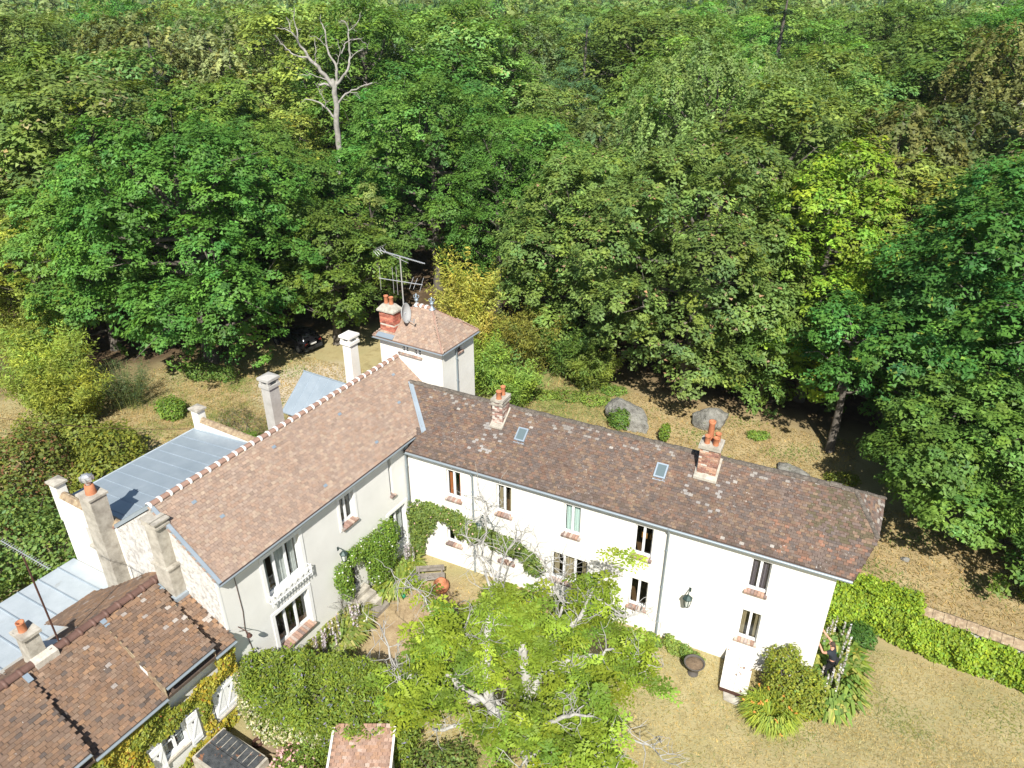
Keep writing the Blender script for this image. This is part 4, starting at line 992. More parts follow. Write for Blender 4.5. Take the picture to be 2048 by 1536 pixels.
def crown(seed, R, H, z0, base, leaf=.25, clump=.62, dens=1.0, lobes=22, asp=.85, up=.85, per=26, yv=.09, v=.13, droop=0., accent=None, gap=.12, taper=0., flat=.85, lr=(.26, .40), ell=(1, 1), cam_side=None):
    """broadleaf crown: boughs of leaf clumps spread over the crown, dark hollows between -> faces, colours, bough centres"""
    r = np.random.default_rng(seed)
    cs, rs = [], []
    prof = (lambda q: (1 - q) ** taper * (.55 + .45 * min(1, q / .15))) if taper else (lambda q: max(.12, math.sin(math.pi * (.14 + .80 * q))) ** .75)
    for i in range(lobes):
        q = (i + .5) / lobes; q = q ** (1.25 if taper else .95)
        ang = i * 2.39996 + r.uniform(-.35, .35); k = prof(q)
        rad = R * .79 * k * r.uniform(.72, 1.12)
        cs.append([rad * math.cos(ang) * ell[0], rad * math.sin(ang) * ell[1], z0 + H * (.10 + .78 * q) + r.normal(0, .03 * H)])
        rs.append(R * r.uniform(*lr) * (.62 + .38 * k))
    nb = len(cs)
    for q in (.22, .5, .70): cs.append([0, 0, z0 + H * q]); rs.append(R * .40 * prof(q))
    cs, rs = np.array(cs), np.array(rs)
    cc, cn, cb = [], [], []
    for i in range(len(cs)):
        n = int(4 * math.pi * rs[i] ** 2 / (clump ** 2 * 1.0) * dens * (.6 if i >= nb else 1))
        d = sph(n, r)
        bumpy = 1 + .26 * np.sin(d[:, 0] * 4 + i) * np.cos(d[:, 1] * 5 + 2 * i) + r.normal(0, .10, n)
        p = cs[i] + d * (rs[i] * bumpy)[:, None] * np.array([1, 1, flat])
        ins = np.zeros(n, bool)
        for j in range(len(cs)):
            if j != i: ins |= (np.linalg.norm((p - cs[j]) / np.array([1, 1, flat]), axis=1) < rs[j] * .80)
        low = (d[:, 2] < -.35)
        keep = ~ins & (r.random(n) < np.clip(.30 + .95 * (d[:, 2] + .35), .10, 1)) & (r.random(n) > gap)
        cc.append(p[keep]); cn.append(d[keep]); cb.append(np.full(int(keep.sum()), r.normal(0, v * .8)))
    cc, cn, cb = np.concatenate(cc), np.concatenate(cn), np.concatenate(cb)
    big = np.ones(len(cc))
    if cam_side is not None:                      # the far side of the crown needs fewer, larger leaves
        away = cn @ np.array(cam_side) < -.30
        k = ~away | (r.random(len(cc)) < .36); big = np.where(away, 1.5, 1.)[k]; cc, cn, cb = cc[k], cn[k], cb[k]
    n = len(cc)
    cs_s = clump * r.uniform(.55, 1.30, n)
    idx = np.repeat(np.arange(n), per)
    d = sph(len(idx), r)
    nn = cn[idx]
    flip = np.sum(d * (nn * .6 + np.array([0, 0, .5])), 1) < -.15
    d[flip] *= -1
    P = cc[idx] + d * (cs_s[idx] * r.uniform(.40, 1.05, len(idx)))[:, None] * np.array([1, 1, .7])
    if droop:
        k = r.random(len(idx)) ** 1.3
        P = cc[idx] + np.c_[nn[:, :2] * (k * clump * 1.5)[:, None], -(k ** 1.6) * droop * cs_s[idx]] + r.normal(0, .11, (len(idx), 3))
    Nn = nn * .55 + d * .35 + np.array([0, 0, up]) + r.normal(0, .30, (len(idx), 3))
    ccol = hue(n, base, r, v, yv) * 1.22 * WARM * np.exp(cb)[:, None]
    col = ccol[idx] * np.exp(r.normal(0, .16, (len(idx), 1)))
    if accent is not None:                        # (colour, share of clumps, how much of each)
        a, sh, am = accent
        hot = (r.random(n) < sh)[idx] & (r.random(len(idx)) < am)
        col[hot] = hue(int(hot.sum()), a, r, .15, .08)
    V = tris(P, Nn, leaf * big[idx] * r.uniform(.65, 1.3, len(idx)), asp, r)
    return V, col, cs[:nb]

def trunk_mb(r, H, z0, rad, cs, lean=(0, 0), n=8, twig=True):
    mb = MB(); top = z0 + H * .7
    pts = [(lean[0] * q, lean[1] * q, -.3 + (top + .3) * q) for q in (0, .06, .2, .45, .7, 1)]
    pts = [(p[0] + (r.normal(0, .08) if i > 1 else 0), p[1] + (r.normal(0, .08) if i > 1 else 0), p[2]) for i, p in enumerate(pts)]
    mb.tube(pts, [rad * 1.6, rad * 1.15, rad, rad * .8, rad * .6, rad * .25], n)
    for c in cs:
        zb = max(z0 * .75, min(c[2] - 1.2, top * .85)); f = (zb + .3) / (top + .3)
        b = np.array([lean[0] * f, lean[1] * f, zb]); m = (b + c) / 2 + r.normal(0, .25, 3) + np.array([0, 0, -.2])
        c = m + (c - m) * .72; mb.tube([b, m, c], [rad * .45, rad * .28, rad * .1], 5)
        if twig:
            for _ in range(3):
                e = c + r.normal(0, 1, 3) * np.linalg.norm(c - m) * .5; mb.tube([m + (c - m) * r.uniform(.3, 1), e], [rad * .12, rad * .03], 4, cap=False)
    return mb

def make_tree(name, label, loc, kind_fn, group=None, bark='bark', rad=.28, lean=(0, 0), cat='tree', leafm='leaf', rz=0.):
    """a tree thing: trunk and crown"""
    V, col, cs, H, z0 = kind_fn
    o = bpy.data.objects.new(name, None); o.empty_display_size = .5; COL.objects.link(o); o.location = loc; o.rotation_euler = (0, 0, rz); tag(o, label, cat, group)
    r = np.random.default_rng(int(abs(loc[0] * 31 + loc[1] * 17)) + 5)
    t = bpy.data.objects.new('trunk', trunk_mb(r, H, z0, rad, cs, lean).mesh('trunk', MT[bark])); COL.objects.link(t); t.parent = o
    quads_object('crown', V, col, MT[leafm], o, k=V.shape[1])
    return o

GREEN_OAK, GREEN_MID, GREEN_LIME, GREEN_ASH, GREEN_OLIVE = (.085, .172, .032), (.10, .18, .04), (.165, .225, .04), (.085, .195, .035), (.13, .182, .058)
GREEN_GREY, GREEN_MAPLE, GREEN_YELLOW = (.112, .205, .052), (.088, .172, .036), (.215, .285, .034)
def K(seed, R, H, z0, base, **kw):
    V, c, cs = crown(seed, R, H, z0, base, **kw); return V, c, cs, H, z0
make_tree('oak_tree', 'big dark green oak whose low crown overhangs the black car', (-23.4, 10.4, 0), K(1, 8.0, 16.4, .9, GREEN_OAK, lobes=36, lr=(.22, .34), per=36, leaf=0.190, cam_side=(0.73, -0.60, .35)), rad=.42)
make_tree('oak_tree', 'oak right of the biggest oak, its low boughs over the drive', (-17.4, 16.8, 0), K(2, 4.6, 9.6, 1.4, GREEN_OAK, lobes=22, per=36, leaf=0.190, cam_side=(0.59, -0.73, .35)), rad=.3)
make_tree('oak_tree', 'oak with a broad green dome below the bare dead tree', (-26.4, 19.6, 0), K(3, 6.0, 12.6, 2.0, (.092, .176, .034), lobes=24, per=36, leaf=0.190, cam_side=(0.67, -0.66, .35)), rad=.35)
make_tree('lime_tree', 'yellowish green lime at the left edge above the bamboo', (-37.0, 8.0, 0), K(4, 5.4, 9.2, .3, GREEN_LIME, lobes=20, per=36, leaf=0.190, cam_side=(0.82, -0.46, .35)), rad=.25)
make_tree('oak_tree', 'rounded oak between the yellowish lime and the biggest oak', (-31.2, 8.8, 0), K(5, 5.2, 12.8, .3, (.098, .182, .036), lobes=24, per=36, leaf=0.190, cam_side=(0.79, -0.51, .35)), rad=.28)
make_tree('oak_tree', 'tall oak flecked with pale blossom behind the left end of the wood edge', (-44.5, 15.5, 0), K(6, 8.8, 17.0, 2.5, (.10, .178, .036), leaf=.28, lobes=30, lr=(.22, .34), accent=((.50, .46, .20), .05, .5), cam_side=(0.80, -0.49, .35)), rad=.4)
make_tree('cypress_tree', 'narrow olive green conifer behind the tower aerial', (-17.6, 22.6, 0), K(7, 2.3, 11.2, .6, (.19, .215, .07), clump=.42, lobes=16, taper=.55, asp=.5, yv=.05, leaf=0.190, cam_side=(0.57, -0.75, .35)), rad=.18)
make_tree('oak_tree', 'tall oak behind the olive conifer, right of the dead tree', (-16.4, 29.4, 0), K(8, 7.0, 16.8, 2.0, (.092, .172, .034), lobes=28, lr=(.22, .34), per=36, leaf=0.190, cam_side=(0.50, -0.80, .35)), rad=.35)
make_tree('ash_tree', 'feathery bright green ash above the yellow bamboo', (-9.4, 27.4, 0), K(9, 4.6, 15.0, 1.4, GREEN_ASH, asp=.5, per=36, yv=.05, lobes=22, leaf=0.190, cam_side=(0.43, -0.84, .35)), rad=.24)
make_tree('maple_tree', 'grey green maple behind the tall bamboo, flecked with dry leaves', (-1.6, 23.8, 0), K(10, 5.4, 14.0, .6, GREEN_GREY, lobes=26, accent=((.36, .27, .14), .3, .05), per=36, leaf=0.190, cam_side=(0.33, -0.88, .35)), rad=.28)
make_tree('maple_tree', 'big grey green maple behind the two boulders', (7.4, 20.8, 0), K(11, 7.1, 16.6, .0, (.118, .212, .056), lobes=36, lr=(.22, .34), accent=((.40, .30, .16), .35, .05), per=36, leaf=0.190, cam_side=(0.18, -0.92, .35)), rad=.36)
make_tree('weeping_beech', 'olive weeping beech with hanging sprays behind the big grey green maple', (4.4, 38.0, 0), K(12, 8.2, 17.6, 3.2, GREEN_OLIVE, clump=.7, lobes=26, droop=2.6, per=36, yv=.06, up=.3, leaf=0.190, cam_side=(0.17, -0.92, .35)), rad=.4)
make_tree('maple_tree', 'yellow green maple between the grey green and the dark maples', (14.3, 22.8, 0), K(13, 4.9, 17.0, .4, GREEN_YELLOW, clump=.55, lobes=32, taper=.42, lr=(.26, .36), accent=((.44, .34, .08), .18, .15), leaf=0.190, cam_side=(0.03, -0.94, .35)), rad=.26)
make_tree('maple_tree', 'huge dark green maple filling the right side above the clipped gable', (24.2, 20.0, 0), K(14, 7.8, 15.8, 1.8, GREEN_MAPLE, lobes=36, lr=(.22, .34), accent=((.32, .34, .06), .3, .08), per=36, leaf=0.190, cam_side=(-0.19, -0.92, .35)), rad=.4)
make_tree('maple_tree', 'low spreading dark maple at the right edge beyond the ivied wall', (24.6, 12.6, 0), K(15, 5.0, 7.6, .2, (.092, .178, .036), clump=.55, lobes=24, per=44, leaf=0.165, cam_side=(-0.24, -0.91, .35)), rad=.2)
make_tree('maple_tree', 'dark maple on a tall bare trunk behind the clipped gable', (16.6, 17.4, 0), K(16, 3.0, 5.6, 3.9, GREEN_MAPLE, lobes=10, per=44, leaf=0.165, cam_side=(-0.02, -0.94, .35)), rad=.22)
make_tree('maple_tree', 'slim maple in the shade beside the tall bare trunk', (19.6, 17.6, 0), K(17, 2.8, 6.8, 4.0, GREEN_MAPLE, lobes=14, per=44, leaf=0.165, cam_side=(-0.09, -0.94, .35)), rad=.13)
make_tree('maple_tree', 'maple behind the huge dark one at the upper right edge', (26.5, 30.0, 0), K(18, 7.0, 14.6, 2.0, (.092, .175, .036), lobes=26, per=36, leaf=0.190, cam_side=(-0.19, -0.92, .35)), rad=.3)
make_tree('maple_tree', 'leafy young maple filling the shade left of the tall bare trunk', (12.0, 21.0, 0), K(25, 3.6, 8.5, .0, GREEN_MAPLE, lobes=18, per=40, leaf=.18), rad=.14)
make_tree('maple_tree', 'dark leafy maple filling the shade behind the tall bare trunk', (19.0, 22.5, 0), K(26, 4.6, 9.5, .0, GREEN_MAPLE, lobes=20, per=36, leaf=.18), rad=.18)
make_tree('maple_tree', 'drooping dark maple just beyond the clipped gable, left of the low spreading one', (21.2, 13.6, 0), K(27, 3.4, 6.6, 1.3, (.092, .178, .036), leaf=.17, clump=.52, lobes=18, per=40), rad=.15)
make_tree('yew_tree', 'dense dark yew at the right edge beside the ivied wall', (27.4, 9.6, 0), K(19, 2.8, 3.4, .1, (.065, .135, .03), clump=.42, lobes=14, asp=.4, per=44, leaf=0.165, cam_side=(-0.33, -0.88, .35)), rad=.15)
make_tree('chestnut_tree', 'chestnut crowned with cream blossom at the right edge above the dark maple', (29.0, 43.5, 0), K(20, 6.2, 16.8, 2.6, (.14, .19, .045), leaf=.28, lobes=22, accent=((.70, .64, .36), .8, .7), cam_side=(-0.19, -0.92, .35)), rad=.3)
make_tree('chestnut_tree', 'small chestnut dotted with cream blossom at the far left edge', (-47.5, 9.0, 0), K(24, 5.0, 12.0, 2.0, (.125, .18, .045), leaf=.28, lobes=18, accent=((.64, .58, .30), .22, .5), cam_side=(0.85, -0.41, .35)), rad=.28)
make_tree('weeping_hornbeam', 'olive weeping hornbeam with slanting sprays in the upper right corner', (27.0, 62.0, 0), K(21, 8.6, 17.5, 4.0, (.155, .185, .062), leaf=.27, clump=.8, lobes=24, droop=2.4, per=30, yv=.06, up=.3, cam_side=(-0.13, -0.93, .35)), rad=.4)
make_tree('oak_tree', 'dense oak just left of the bare dead tree', (-35.0, 25.0, 0), K(22, 6.6, 15.2, 2.0, (.098, .18, .036), leaf=.27, lobes=24, cam_side=(0.69, -0.64, .35)), rad=.35)
make_tree('oak_tree', 'leafy oak directly in front of the dead tree trunk', (-23.8, 26.6, 0), K(23, 4.6, 10.6, 1.6, (.098, .182, .036), leaf=.26, lobes=18, cam_side=(0.59, -0.73, .35)), rad=.3)

# ---- the wood behind: trees one can tell apart as copies of a dozen kinds
WOOD = 'trees of the wood behind the houses'
def proto(name, fn, bark='bark', rad=.3, leafm='leaf'):
    o = make_tree(name, None, (0, 0, 0), fn, bark=bark, rad=rad, leafm=leafm); return o
def conifer(seed, H, R, base, z0=1.0, leaf=.34, tiers=15, asp=.28):
    r = np.random.default_rng(seed); P, Nn, T, C_ = [], [], [], []
    cols = hue(tiers * 9, base, r, .16, .05)
    for i in range(tiers):
        q = i / (tiers - 1); z = z0 + (H - z0) * q; L = R * (1 - q) ** .85 + .25
        nb = max(5, int(9 - 4 * q))
        for b in range(nb):
            a = b * 2 * math.pi / nb + i * 1.1 + r.uniform(-.2, .2); n = int(70 * L / R + 14)
            s = r.random(n) ** .7 * L * r.uniform(.8, 1.1); wd = .38 * (L - s * .7)
            off = r.uniform(-1, 1, n) * wd
            d = np.array([math.cos(a), math.sin(a)]); e = np.array([-d[1], d[0]])
            xy = d * s[:, None] + e * off[:, None]
            P.append(np.c_[xy, z - .30 * s + .05 * s ** 2 / L + r.normal(0, .10, n) - np.abs(off) * .35])
            T.append(np.c_[d * 1. + e * np.sign(off)[:, None] * .6 + r.normal(0, .3, (n, 2)), np.full(n, -.35)])
            Nn.append(r.normal(0, .5, (n, 3)) + np.array([0, 0, .8])); C_.append(np.tile(cols[i * 9 + b % 9], (n, 1)) * np.exp(r.normal(0, .2, (n, 1))))
    P, T, Nn, C_ = map(np.concatenate, (P, T, Nn, C_))
    V = rhombs(P, Nn, leaf * r.uniform(.7, 1.3, len(P)), asp, r, T)
    return V, C_, np.zeros((0, 3)), H * 1.35, z0
protos = [
    (proto('oak_tree', K(31, 5.6, 15, 3.5, (.098, .178, .038), leaf=.27, clump=.85, per=28, lobes=22)), 'leafy dark green oak in the wood behind the houses', 5),
    (proto('oak_tree', K(32, 6.2, 14, 3.5, (.115, .19, .045), leaf=.27, clump=.85, per=28, lobes=22)), 'broad mid green oak in the wood behind the houses', 5),
    (proto('lime_tree', K(33, 5.0, 15.5, 3.5, (.155, .205, .045), leaf=.27, clump=.85, per=28, lobes=20)), 'fresh yellowish green lime in the wood behind the houses', 3),
    (proto('ash_tree', K(34, 5.2, 16, 3.5, (.098, .205, .038), leaf=.28, clump=.80, per=30, asp=.5, lobes=20)), 'feathery bright green ash in the wood behind the houses', 4),
    (proto('birch_tree', K(35, 4.4, 15, 3.0, (.165, .205, .085), leaf=.28, clump=.8, per=26, droop=2.0, lobes=18, up=.3)), 'drooping grey green birch in the wood behind the houses', 3),
    (proto('robinia_tree', K(36, 5.0, 15, 3.5, (.13, .225, .06), leaf=.27, clump=.85, per=28, lobes=20, accent=((.42, .42, .2), .12, .3))), 'pale green robinia in the wood behind the houses', 3),
    (proto('spruce_tree', conifer(37, 19, 3.4, (.045, .09, .036))), 'dark pointed spruce in the wood behind the houses', 1.2),
    (proto('pine_tree', K(38, 4.2, 12, 7.0, (.085, .145, .062), leaf=.3, clump=.72, per=30, asp=.35, lobes=16)), 'dark blue green pine in the wood behind the houses', 1.2),
    (proto('chestnut_tree', K(39, 5.4, 14.5, 3.5, (.125, .19, .045), leaf=.34, clump=.8, per=22, lobes=20, accent=((.60, .55, .28), .4, .45))), 'chestnut dusted with cream blossom in the wood behind the houses', .5),
    (proto('beech_tree', K(40, 5.4, 15.5, 3.0, (.135, .168, .058), leaf=.30, clump=.85, per=26, droop=1.5, lobes=20, up=.35)), 'olive beech with hanging twigs in the wood behind the houses', 2.5)]
wr = np.random.default_rng(99)
pw = np.array([p[2] for p in protos]); pw = pw / pw.sum()
taken = [(-23.2, 10.2, 7), (-16.2, 17, 5), (-26.4, 19.6, 6), (-37.2, 8.2, 5.5), (-31.4, 9.6, 5), (-44.5, 15.5, 7.5), (-20.6, 25.6, 3), (-16.8, 28.6, 6.2), (-9.4, 27.4, 5), (-1.6, 23.6, 5.5), (7.2, 22.2, 6.5), (4.6, 37.5, 7), (15.3, 24.2, 5),
         (23.6, 19.4, 7), (26.5, 29.5, 6.5), (28.6, 43.5, 5.5), (27, 62, 7.5), (-34, 26, 6.5), (-23.4, 26.6, 4.5), (-26.9, 31, 4.2), (-24.5, 27.5, 6), (-30, 29, 3.5), (-47.5, 9, 5), (12, 21, 4), (19, 22.5, 5), (-3, 15, 9), (8, 15, 6)]
cx, cyy = 15.718, -21.734
fwh = np.array([math.cos(AL), math.sin(AL)]); rth = np.array([math.sin(AL), -math.cos(AL)])
def wood_pts(d0, d1, sp, n, lim):
    out = []
    for _ in range(n):
        d = math.sqrt(wr.uniform(d0 ** 2, d1 ** 2)); a = wr.uniform(-.66, .66)
        x = cx + d * (fwh[0] * math.cos(a) + rth[0] * math.sin(a)); y = cyy + d * (fwh[1] * math.cos(a) + rth[1] * math.sin(a))
        if y < 24 + max(0, -(x + 2)) * -.42: continue
        if any((x - q[0]) ** 2 + (y - q[1]) ** 2 < (q[2] * .55 + sp * .5) ** 2 for q in taken): continue
        taken.append((x, y, sp)); out.append((x, y, d, a))
        if len(out) >= lim: break
    return out
first = set()
ZONES = ['at the left edge', 'above the left chimneys', 'above the flat wing', 'left of the dead tree', 'right of the dead tree', 'above the tower', 'above the small chimney', 'above the long roof', 'above the big chimney', 'above the yellow maple', 'above the clipped gable', 'at the right edge']
ROWS_ = ['just behind the front trees', 'low in the wood', 'midway up the wood', 'high in the wood', 'in the top rows']
seen_lab = {}
for x, y, d, a in sorted(wood_pts(50, 150, 7.0, 9000, 215), key=lambda q: q[2]):
    k = wr.choice(len(protos), p=pw)
    if d < 66 and k in (6, 7): k = 1
    o, lab, _ = protos[k]
    if k not in first: first.add(k); c = o
    else: c = copy_tree(o)
    hmax = 17.6 if d < 80 else 20.5
    s = wr.uniform(.74, 1.14) * hmax / 18.5
    c.location = (x, y, 0); c.scale = (s * wr.uniform(1.05, 1.32), s * wr.uniform(1.05, 1.32), s); c.rotation_euler = (0, 0, wr.uniform(0, 6.28))
    z_ = ZONES[int(min(11, max(0, (a + .62) / 1.24 * 12)))]; r_w = ROWS_[int(min(4, max(0, (d - 55) / 19)))]
    short = lab.split(' in ')[0]; L_ = short + ' ' + r_w + ', ' + z_; n_ = seen_lab.get(L_, 0); seen_lab[L_] = n_ + 1
    if n_: L_ = short + (' behind its twin ', ' behind both its twins ', ' rearmost of its kind ')[min(n_, 3) - 1] + r_w + ', ' + z_
    tag(c, ' '.join(L_.split()[:16]), 'tree', WOOD)
for k, (o, lab, _) in enumerate(protos):
    if k not in first: o.location = (-60 - k * 3, 60, 0); tag(o, lab, 'tree', WOOD)
tagged = K(41, 4.6, 14, 5, (.25, .33, .33), leaf=.3, clump=.7, per=28, asp=.4, lobes=16, taper=.5, yv=.02)
make_tree('cedar_tree', 'blue grey cedar just behind the top of the dead tree', (-36.5, 58.0, 0), tagged, rad=.3)

# ---- far wood that reads as one mass
def far_mass():
    r = np.random.default_rng(5); Vs, Cs = [], []
    shapes = []
    for s in range(6):
        V, c, _ = crown(200 + s, 5.6, 12, 5, (1, 1, 1), leaf=1.15, clump=1.85, per=5, lobes=12, v=.12, yv=.04); shapes.append((V, c))
    small = []
    for s in range(4):
        V, c, _ = crown(220 + s, 5.6, 12, 5, (1, 1, 1), leaf=2.1, clump=2.9, per=3, lobes=7, v=.12, yv=.04); small.append((V, c))
    cols = [(.10, .18, .045), (.125, .20, .052), (.165, .21, .055), (.10, .16, .052), (.15, .185, .07), (.055, .10, .042), (.18, .215, .075)]
    cells = {}
    def ok(x, y, sp):
        k = (int(x // sp), int(y // sp))
        for i in (-1, 0, 1):
            for j in (-1, 0, 1):
                for q in cells.get((k[0] + i, k[1] + j), ()):
                    if (q[0] - x) ** 2 + (q[1] - y) ** 2 < (sp * .8) ** 2: return False
        cells.setdefault(k, []).append((x, y)); return True
    for d0, d1, sp, n, bank in ((58, 146, 8.0, 900, shapes), (146, 300, 7.4, 2900, shapes), (300, 620, 8.6, 5000, small), (620, 1500, 17, 3600, small)):
        cells.clear()
        for _ in range(n):
            d = math.sqrt(r.uniform(d0 ** 2, d1 ** 2)); a = r.uniform(-.78, .78) if d0 > 60 else r.choice([-1, 1]) * r.uniform(.67, .98)
            x = cx + d * (fwh[0] * math.cos(a) + rth[0] * math.sin(a)); y = cyy + d * (fwh[1] * math.cos(a) + rth[1] * math.sin(a))
            if d0 < 60 and y < 26 + max(0, -(x + 2)) * -.42: continue
            if not ok(x, y, sp): continue
            if 330 < d < 425 and abs(a - .556) < .022: continue
            V, c = bank[r.integers(len(bank))]
            s = r.uniform(.85, 1.15) * (1.55 if d > 620 else 1.); q = r.uniform(0, 6.28); cq, sq = math.cos(q), math.sin(q)
            sz = r.uniform(.92, 1.18) * (1.12 if d > 260 else 1.02)
            if 200 < d < 425 and abs(a - .556) < .035: sz *= .6
            W_ = V.copy(); xx = W_[..., 0] * cq - W_[..., 1] * sq; W_[..., 1] = W_[..., 0] * sq + W_[..., 1] * cq; W_[..., 0] = xx
            if r.random() < .12: W_[..., :2] *= (.62 * (1.25 - (W_[..., 2:3] - 4) / 16).clip(.25, 1.2)); sz *= 1.1; b = cols[5]
            else: b = cols[r.choice([0, 1, 2, 3, 4, 6])]
            W_[..., :2] *= s; W_[..., 2] *= sz; W_[..., 0] += x; W_[..., 1] += y
            Vs.append(W_); Cs.append(c * np.array(b) * math.exp(r.normal(0, .2)))
    return np.concatenate(Vs), np.concatenate(Cs)
V, c = far_mass(); print('FAR', len(V))
o = quads_object('distant_wood', V, c, MT['leaf'], k=3, kind='stuff'); tag(o, 'distant wood of mixed green trees filling the horizon', 'forest')

# ---- the dead tree
DEADT = {'trunk': [[-27.6,30.5,-.3],[-27.43,30.64,5.43],[-27.03,30.84,9.42],[-26.77,30.96,11.96],[-26.62,31.04,14.21],[-26.65,31.02,15.79],[-26.8,30.95,16.4]], 'a': [[-26.75, 30.95, 16.0], [-27.27, 30.74, 16.76], [-27.83, 30.3, 17.62], [-28.5, 30.29, 18.2], [-29.03, 30.14, 18.95], [-28.9, 29.6, 19.65], [-29.2, 29.4, 20.06]], 'a2': [[-28.98, 29.88, 19.4], [-28.9, 29.87, 20.15], [-29.22, 30.1, 20.56], [-28.95, 29.92, 21.77]], 'a3': [[-29.15, 29.6, 19.9], [-29.62, 29.56, 20.14], [-30.0, 29.45, 20.21], [-30.3, 29.1, 20.31]], 'a3b': [[-29.3, 29.5, 20.0], [-29.47, 29.7, 20.68], [-29.63, 29.59, 21.05]], 'b': [[-28.36, 30.19, 18.1], [-29.03, 29.96, 18.16], [-29.29, 29.5, 18.34], [-30.0, 29.6, 18.71], [-30.45, 29.32, 19.4], [-30.53, 29.0, 19.8]], 'c': [[-26.6, 31.05, 15.6], [-26.44, 31.2, 16.36], [-26.4, 31.18, 17.61], [-26.78, 31.25, 17.96], [-27.2, 31.3, 18.8], [-27.24, 31.33, 20.12], [-27.7, 31.5, 20.65], [-27.6, 31.2, 20.99]], 'c2': [[-27.15, 31.3, 18.78], [-27.4, 31.0, 19.22], [-27.89, 30.9, 19.64], [-28.52, 30.74, 19.71]], 'd': [[-26.5, 31.1, 16.0], [-25.75, 31.31, 16.78], [-25.4, 31.43, 17.17], [-25.45, 31.8, 17.86], [-25.3, 31.8, 19.04], [-25.3, 31.9, 20.06], [-25.3, 31.6, 20.71], [-25.67, 31.53, 20.87]], 'd2': [[-25.3, 31.85, 20.07], [-24.66, 31.96, 20.44], [-24.4, 32.22, 20.87], [-24.27, 32.33, 21.41]], 'd3': [[-25.44, 31.8, 17.91], [-24.83, 32.06, 18.47], [-24.35, 32.4, 18.79]], 'd4': [[-25.86, 31.41, 18.4], [-25.61, 31.6, 19.1], [-25.06, 31.8, 19.44], [-24.4, 31.9, 19.51], [-24.19, 32.5, 19.18], [-24.2, 32.9, 18.66]], 'd5': [[-26.4, 31.2, 17.4], [-26.0, 31.38, 18.36], [-26.15, 31.5, 19.4]], 'e': [[-26.55, 31.05, 14.5], [-26.03, 31.3, 15.1], [-25.35, 31.6, 15.59], [-24.13, 31.89, 16.02], [-23.4, 32.1, 16.23], [-22.8, 32.6, 16.09]], 'e2': [[-25.51, 31.5, 15.44], [-24.82, 31.69, 15.38], [-24.79, 31.9, 14.89]], 'f': [[-26.7, 31.0, 13.0], [-27.26, 30.73, 13.95], [-27.75, 30.46, 14.51], [-28.58, 30.4, 14.75], [-29.37, 30.3, 14.79]], 'f2': [[-27.51, 30.6, 14.13], [-27.33, 30.5, 14.72], [-27.5, 30.3, 15.25], [-27.8, 30.3, 15.64], [-27.6, 30.2, 16.02]], 'g': [[-26.75, 30.98, 15.9], [-27.4, 30.79, 16.08], [-27.8, 30.41, 15.99]], 'h': [[-27.0, 30.85, 16.4], [-27.78, 30.37, 16.62], [-28.17, 30.0, 16.88], [-29.08, 29.8, 16.75]], 'i': [[-27.85, 30.33, 17.6], [-27.68, 30.3, 18.11], [-27.64, 30.4, 18.86], [-27.84, 30.6, 19.55]]}
DR = {'trunk': (.32, .20), 'a': (.19, .05), 'a2': (.07, .03), 'a3': (.055, .02), 'a3b': (.05, .02), 'b': (.08, .03), 'c': (.14, .02), 'c2': (.04, .015), 'd': (.13, .03), 'd2': (.045, .02), 'd3': (.045, .02), 'd4': (.06, .02), 'd5': (.04, .015), 'e': (.10, .02), 'e2': (.03, .015), 'f': (.10, .04), 'f2': (.04, .02), 'g': (.12, .09), 'h': (.05, .02), 'i': (.05, .02)}
def wiggle(P, r, amp, k=3):
    P = [np.array(p, float) for p in P]; out = [P[0]]
    for a, b in zip(P[:-1], P[1:]):
        for j in range(1, k + 1): out.append(a + (b - a) * j / k + (r.normal(0, amp, 3) * np.linalg.norm(b - a) if j < k else 0))
    return out
dt = Thing('dead_tree', 'bare bleached dead tree rising out of the wood', 'tree', (-27.6, 30.5, 0))
r_ = np.random.default_rng(8); mbT, mbL = MB(), MB()
for k, P in DEADT.items():
    a, b = DR[k]; Q = wiggle(P, r_, .05); rr = np.linspace(a, b, len(Q)); (mbT if k == 'trunk' else mbL).tube(Q, list(rr), 7)
    if k != 'trunk':
        for i in range(2, len(Q), 2):
            d = r_.normal(0, 1, 3); d[2] += .4; d = d / np.linalg.norm(d) * r_.uniform(.25, .7); mbL.tube([Q[i], Q[i] + d * .6, Q[i] + d + r_.normal(0, .08, 3)], [.022, .015, .008], 4, cap=False)
t_ = mbT.build('trunk', MT['bark_dead'], dt); mbL.build('limbs', MT['bark_dead'], dt)
# ================================================================ PLANTS ROUND THE HOUSES
pr = np.random.default_rng(17)
def leaf_thing(name, label, cat, loc, P, N, size, col, asp=.6, group=None, mat='leaf', k=4, T=None, part='foliage'):
    """plant thing whose foliage is P in world coordinates"""
    o = bpy.data.objects.new(name, None); o.empty_display_size = .3; COL.objects.link(o); o.location = loc; tag(o, label, cat, group)
    P = P - np.array(loc, float)
    V = rhombs(P, N, size, asp, pr, T) if k == 4 else tris(P, N, size, asp, pr, T)
    quads_object(part, V, col, MT[mat], o, k=k)
    return o
def add_leaves(o, part, P, N, size, col, asp=.6, mat='leaf', k=4, T=None):
    P = P - np.array(o.location); V = rhombs(P, N, size, asp, pr, T) if k == 4 else tris(P, N, size, asp, pr, T)
    return quads_object(part, V, col, MT[mat], o, k=k)
def add_mesh(o, part, mb, mat):
    return mb.build(part, MT[mat], o, tuple(o.location))
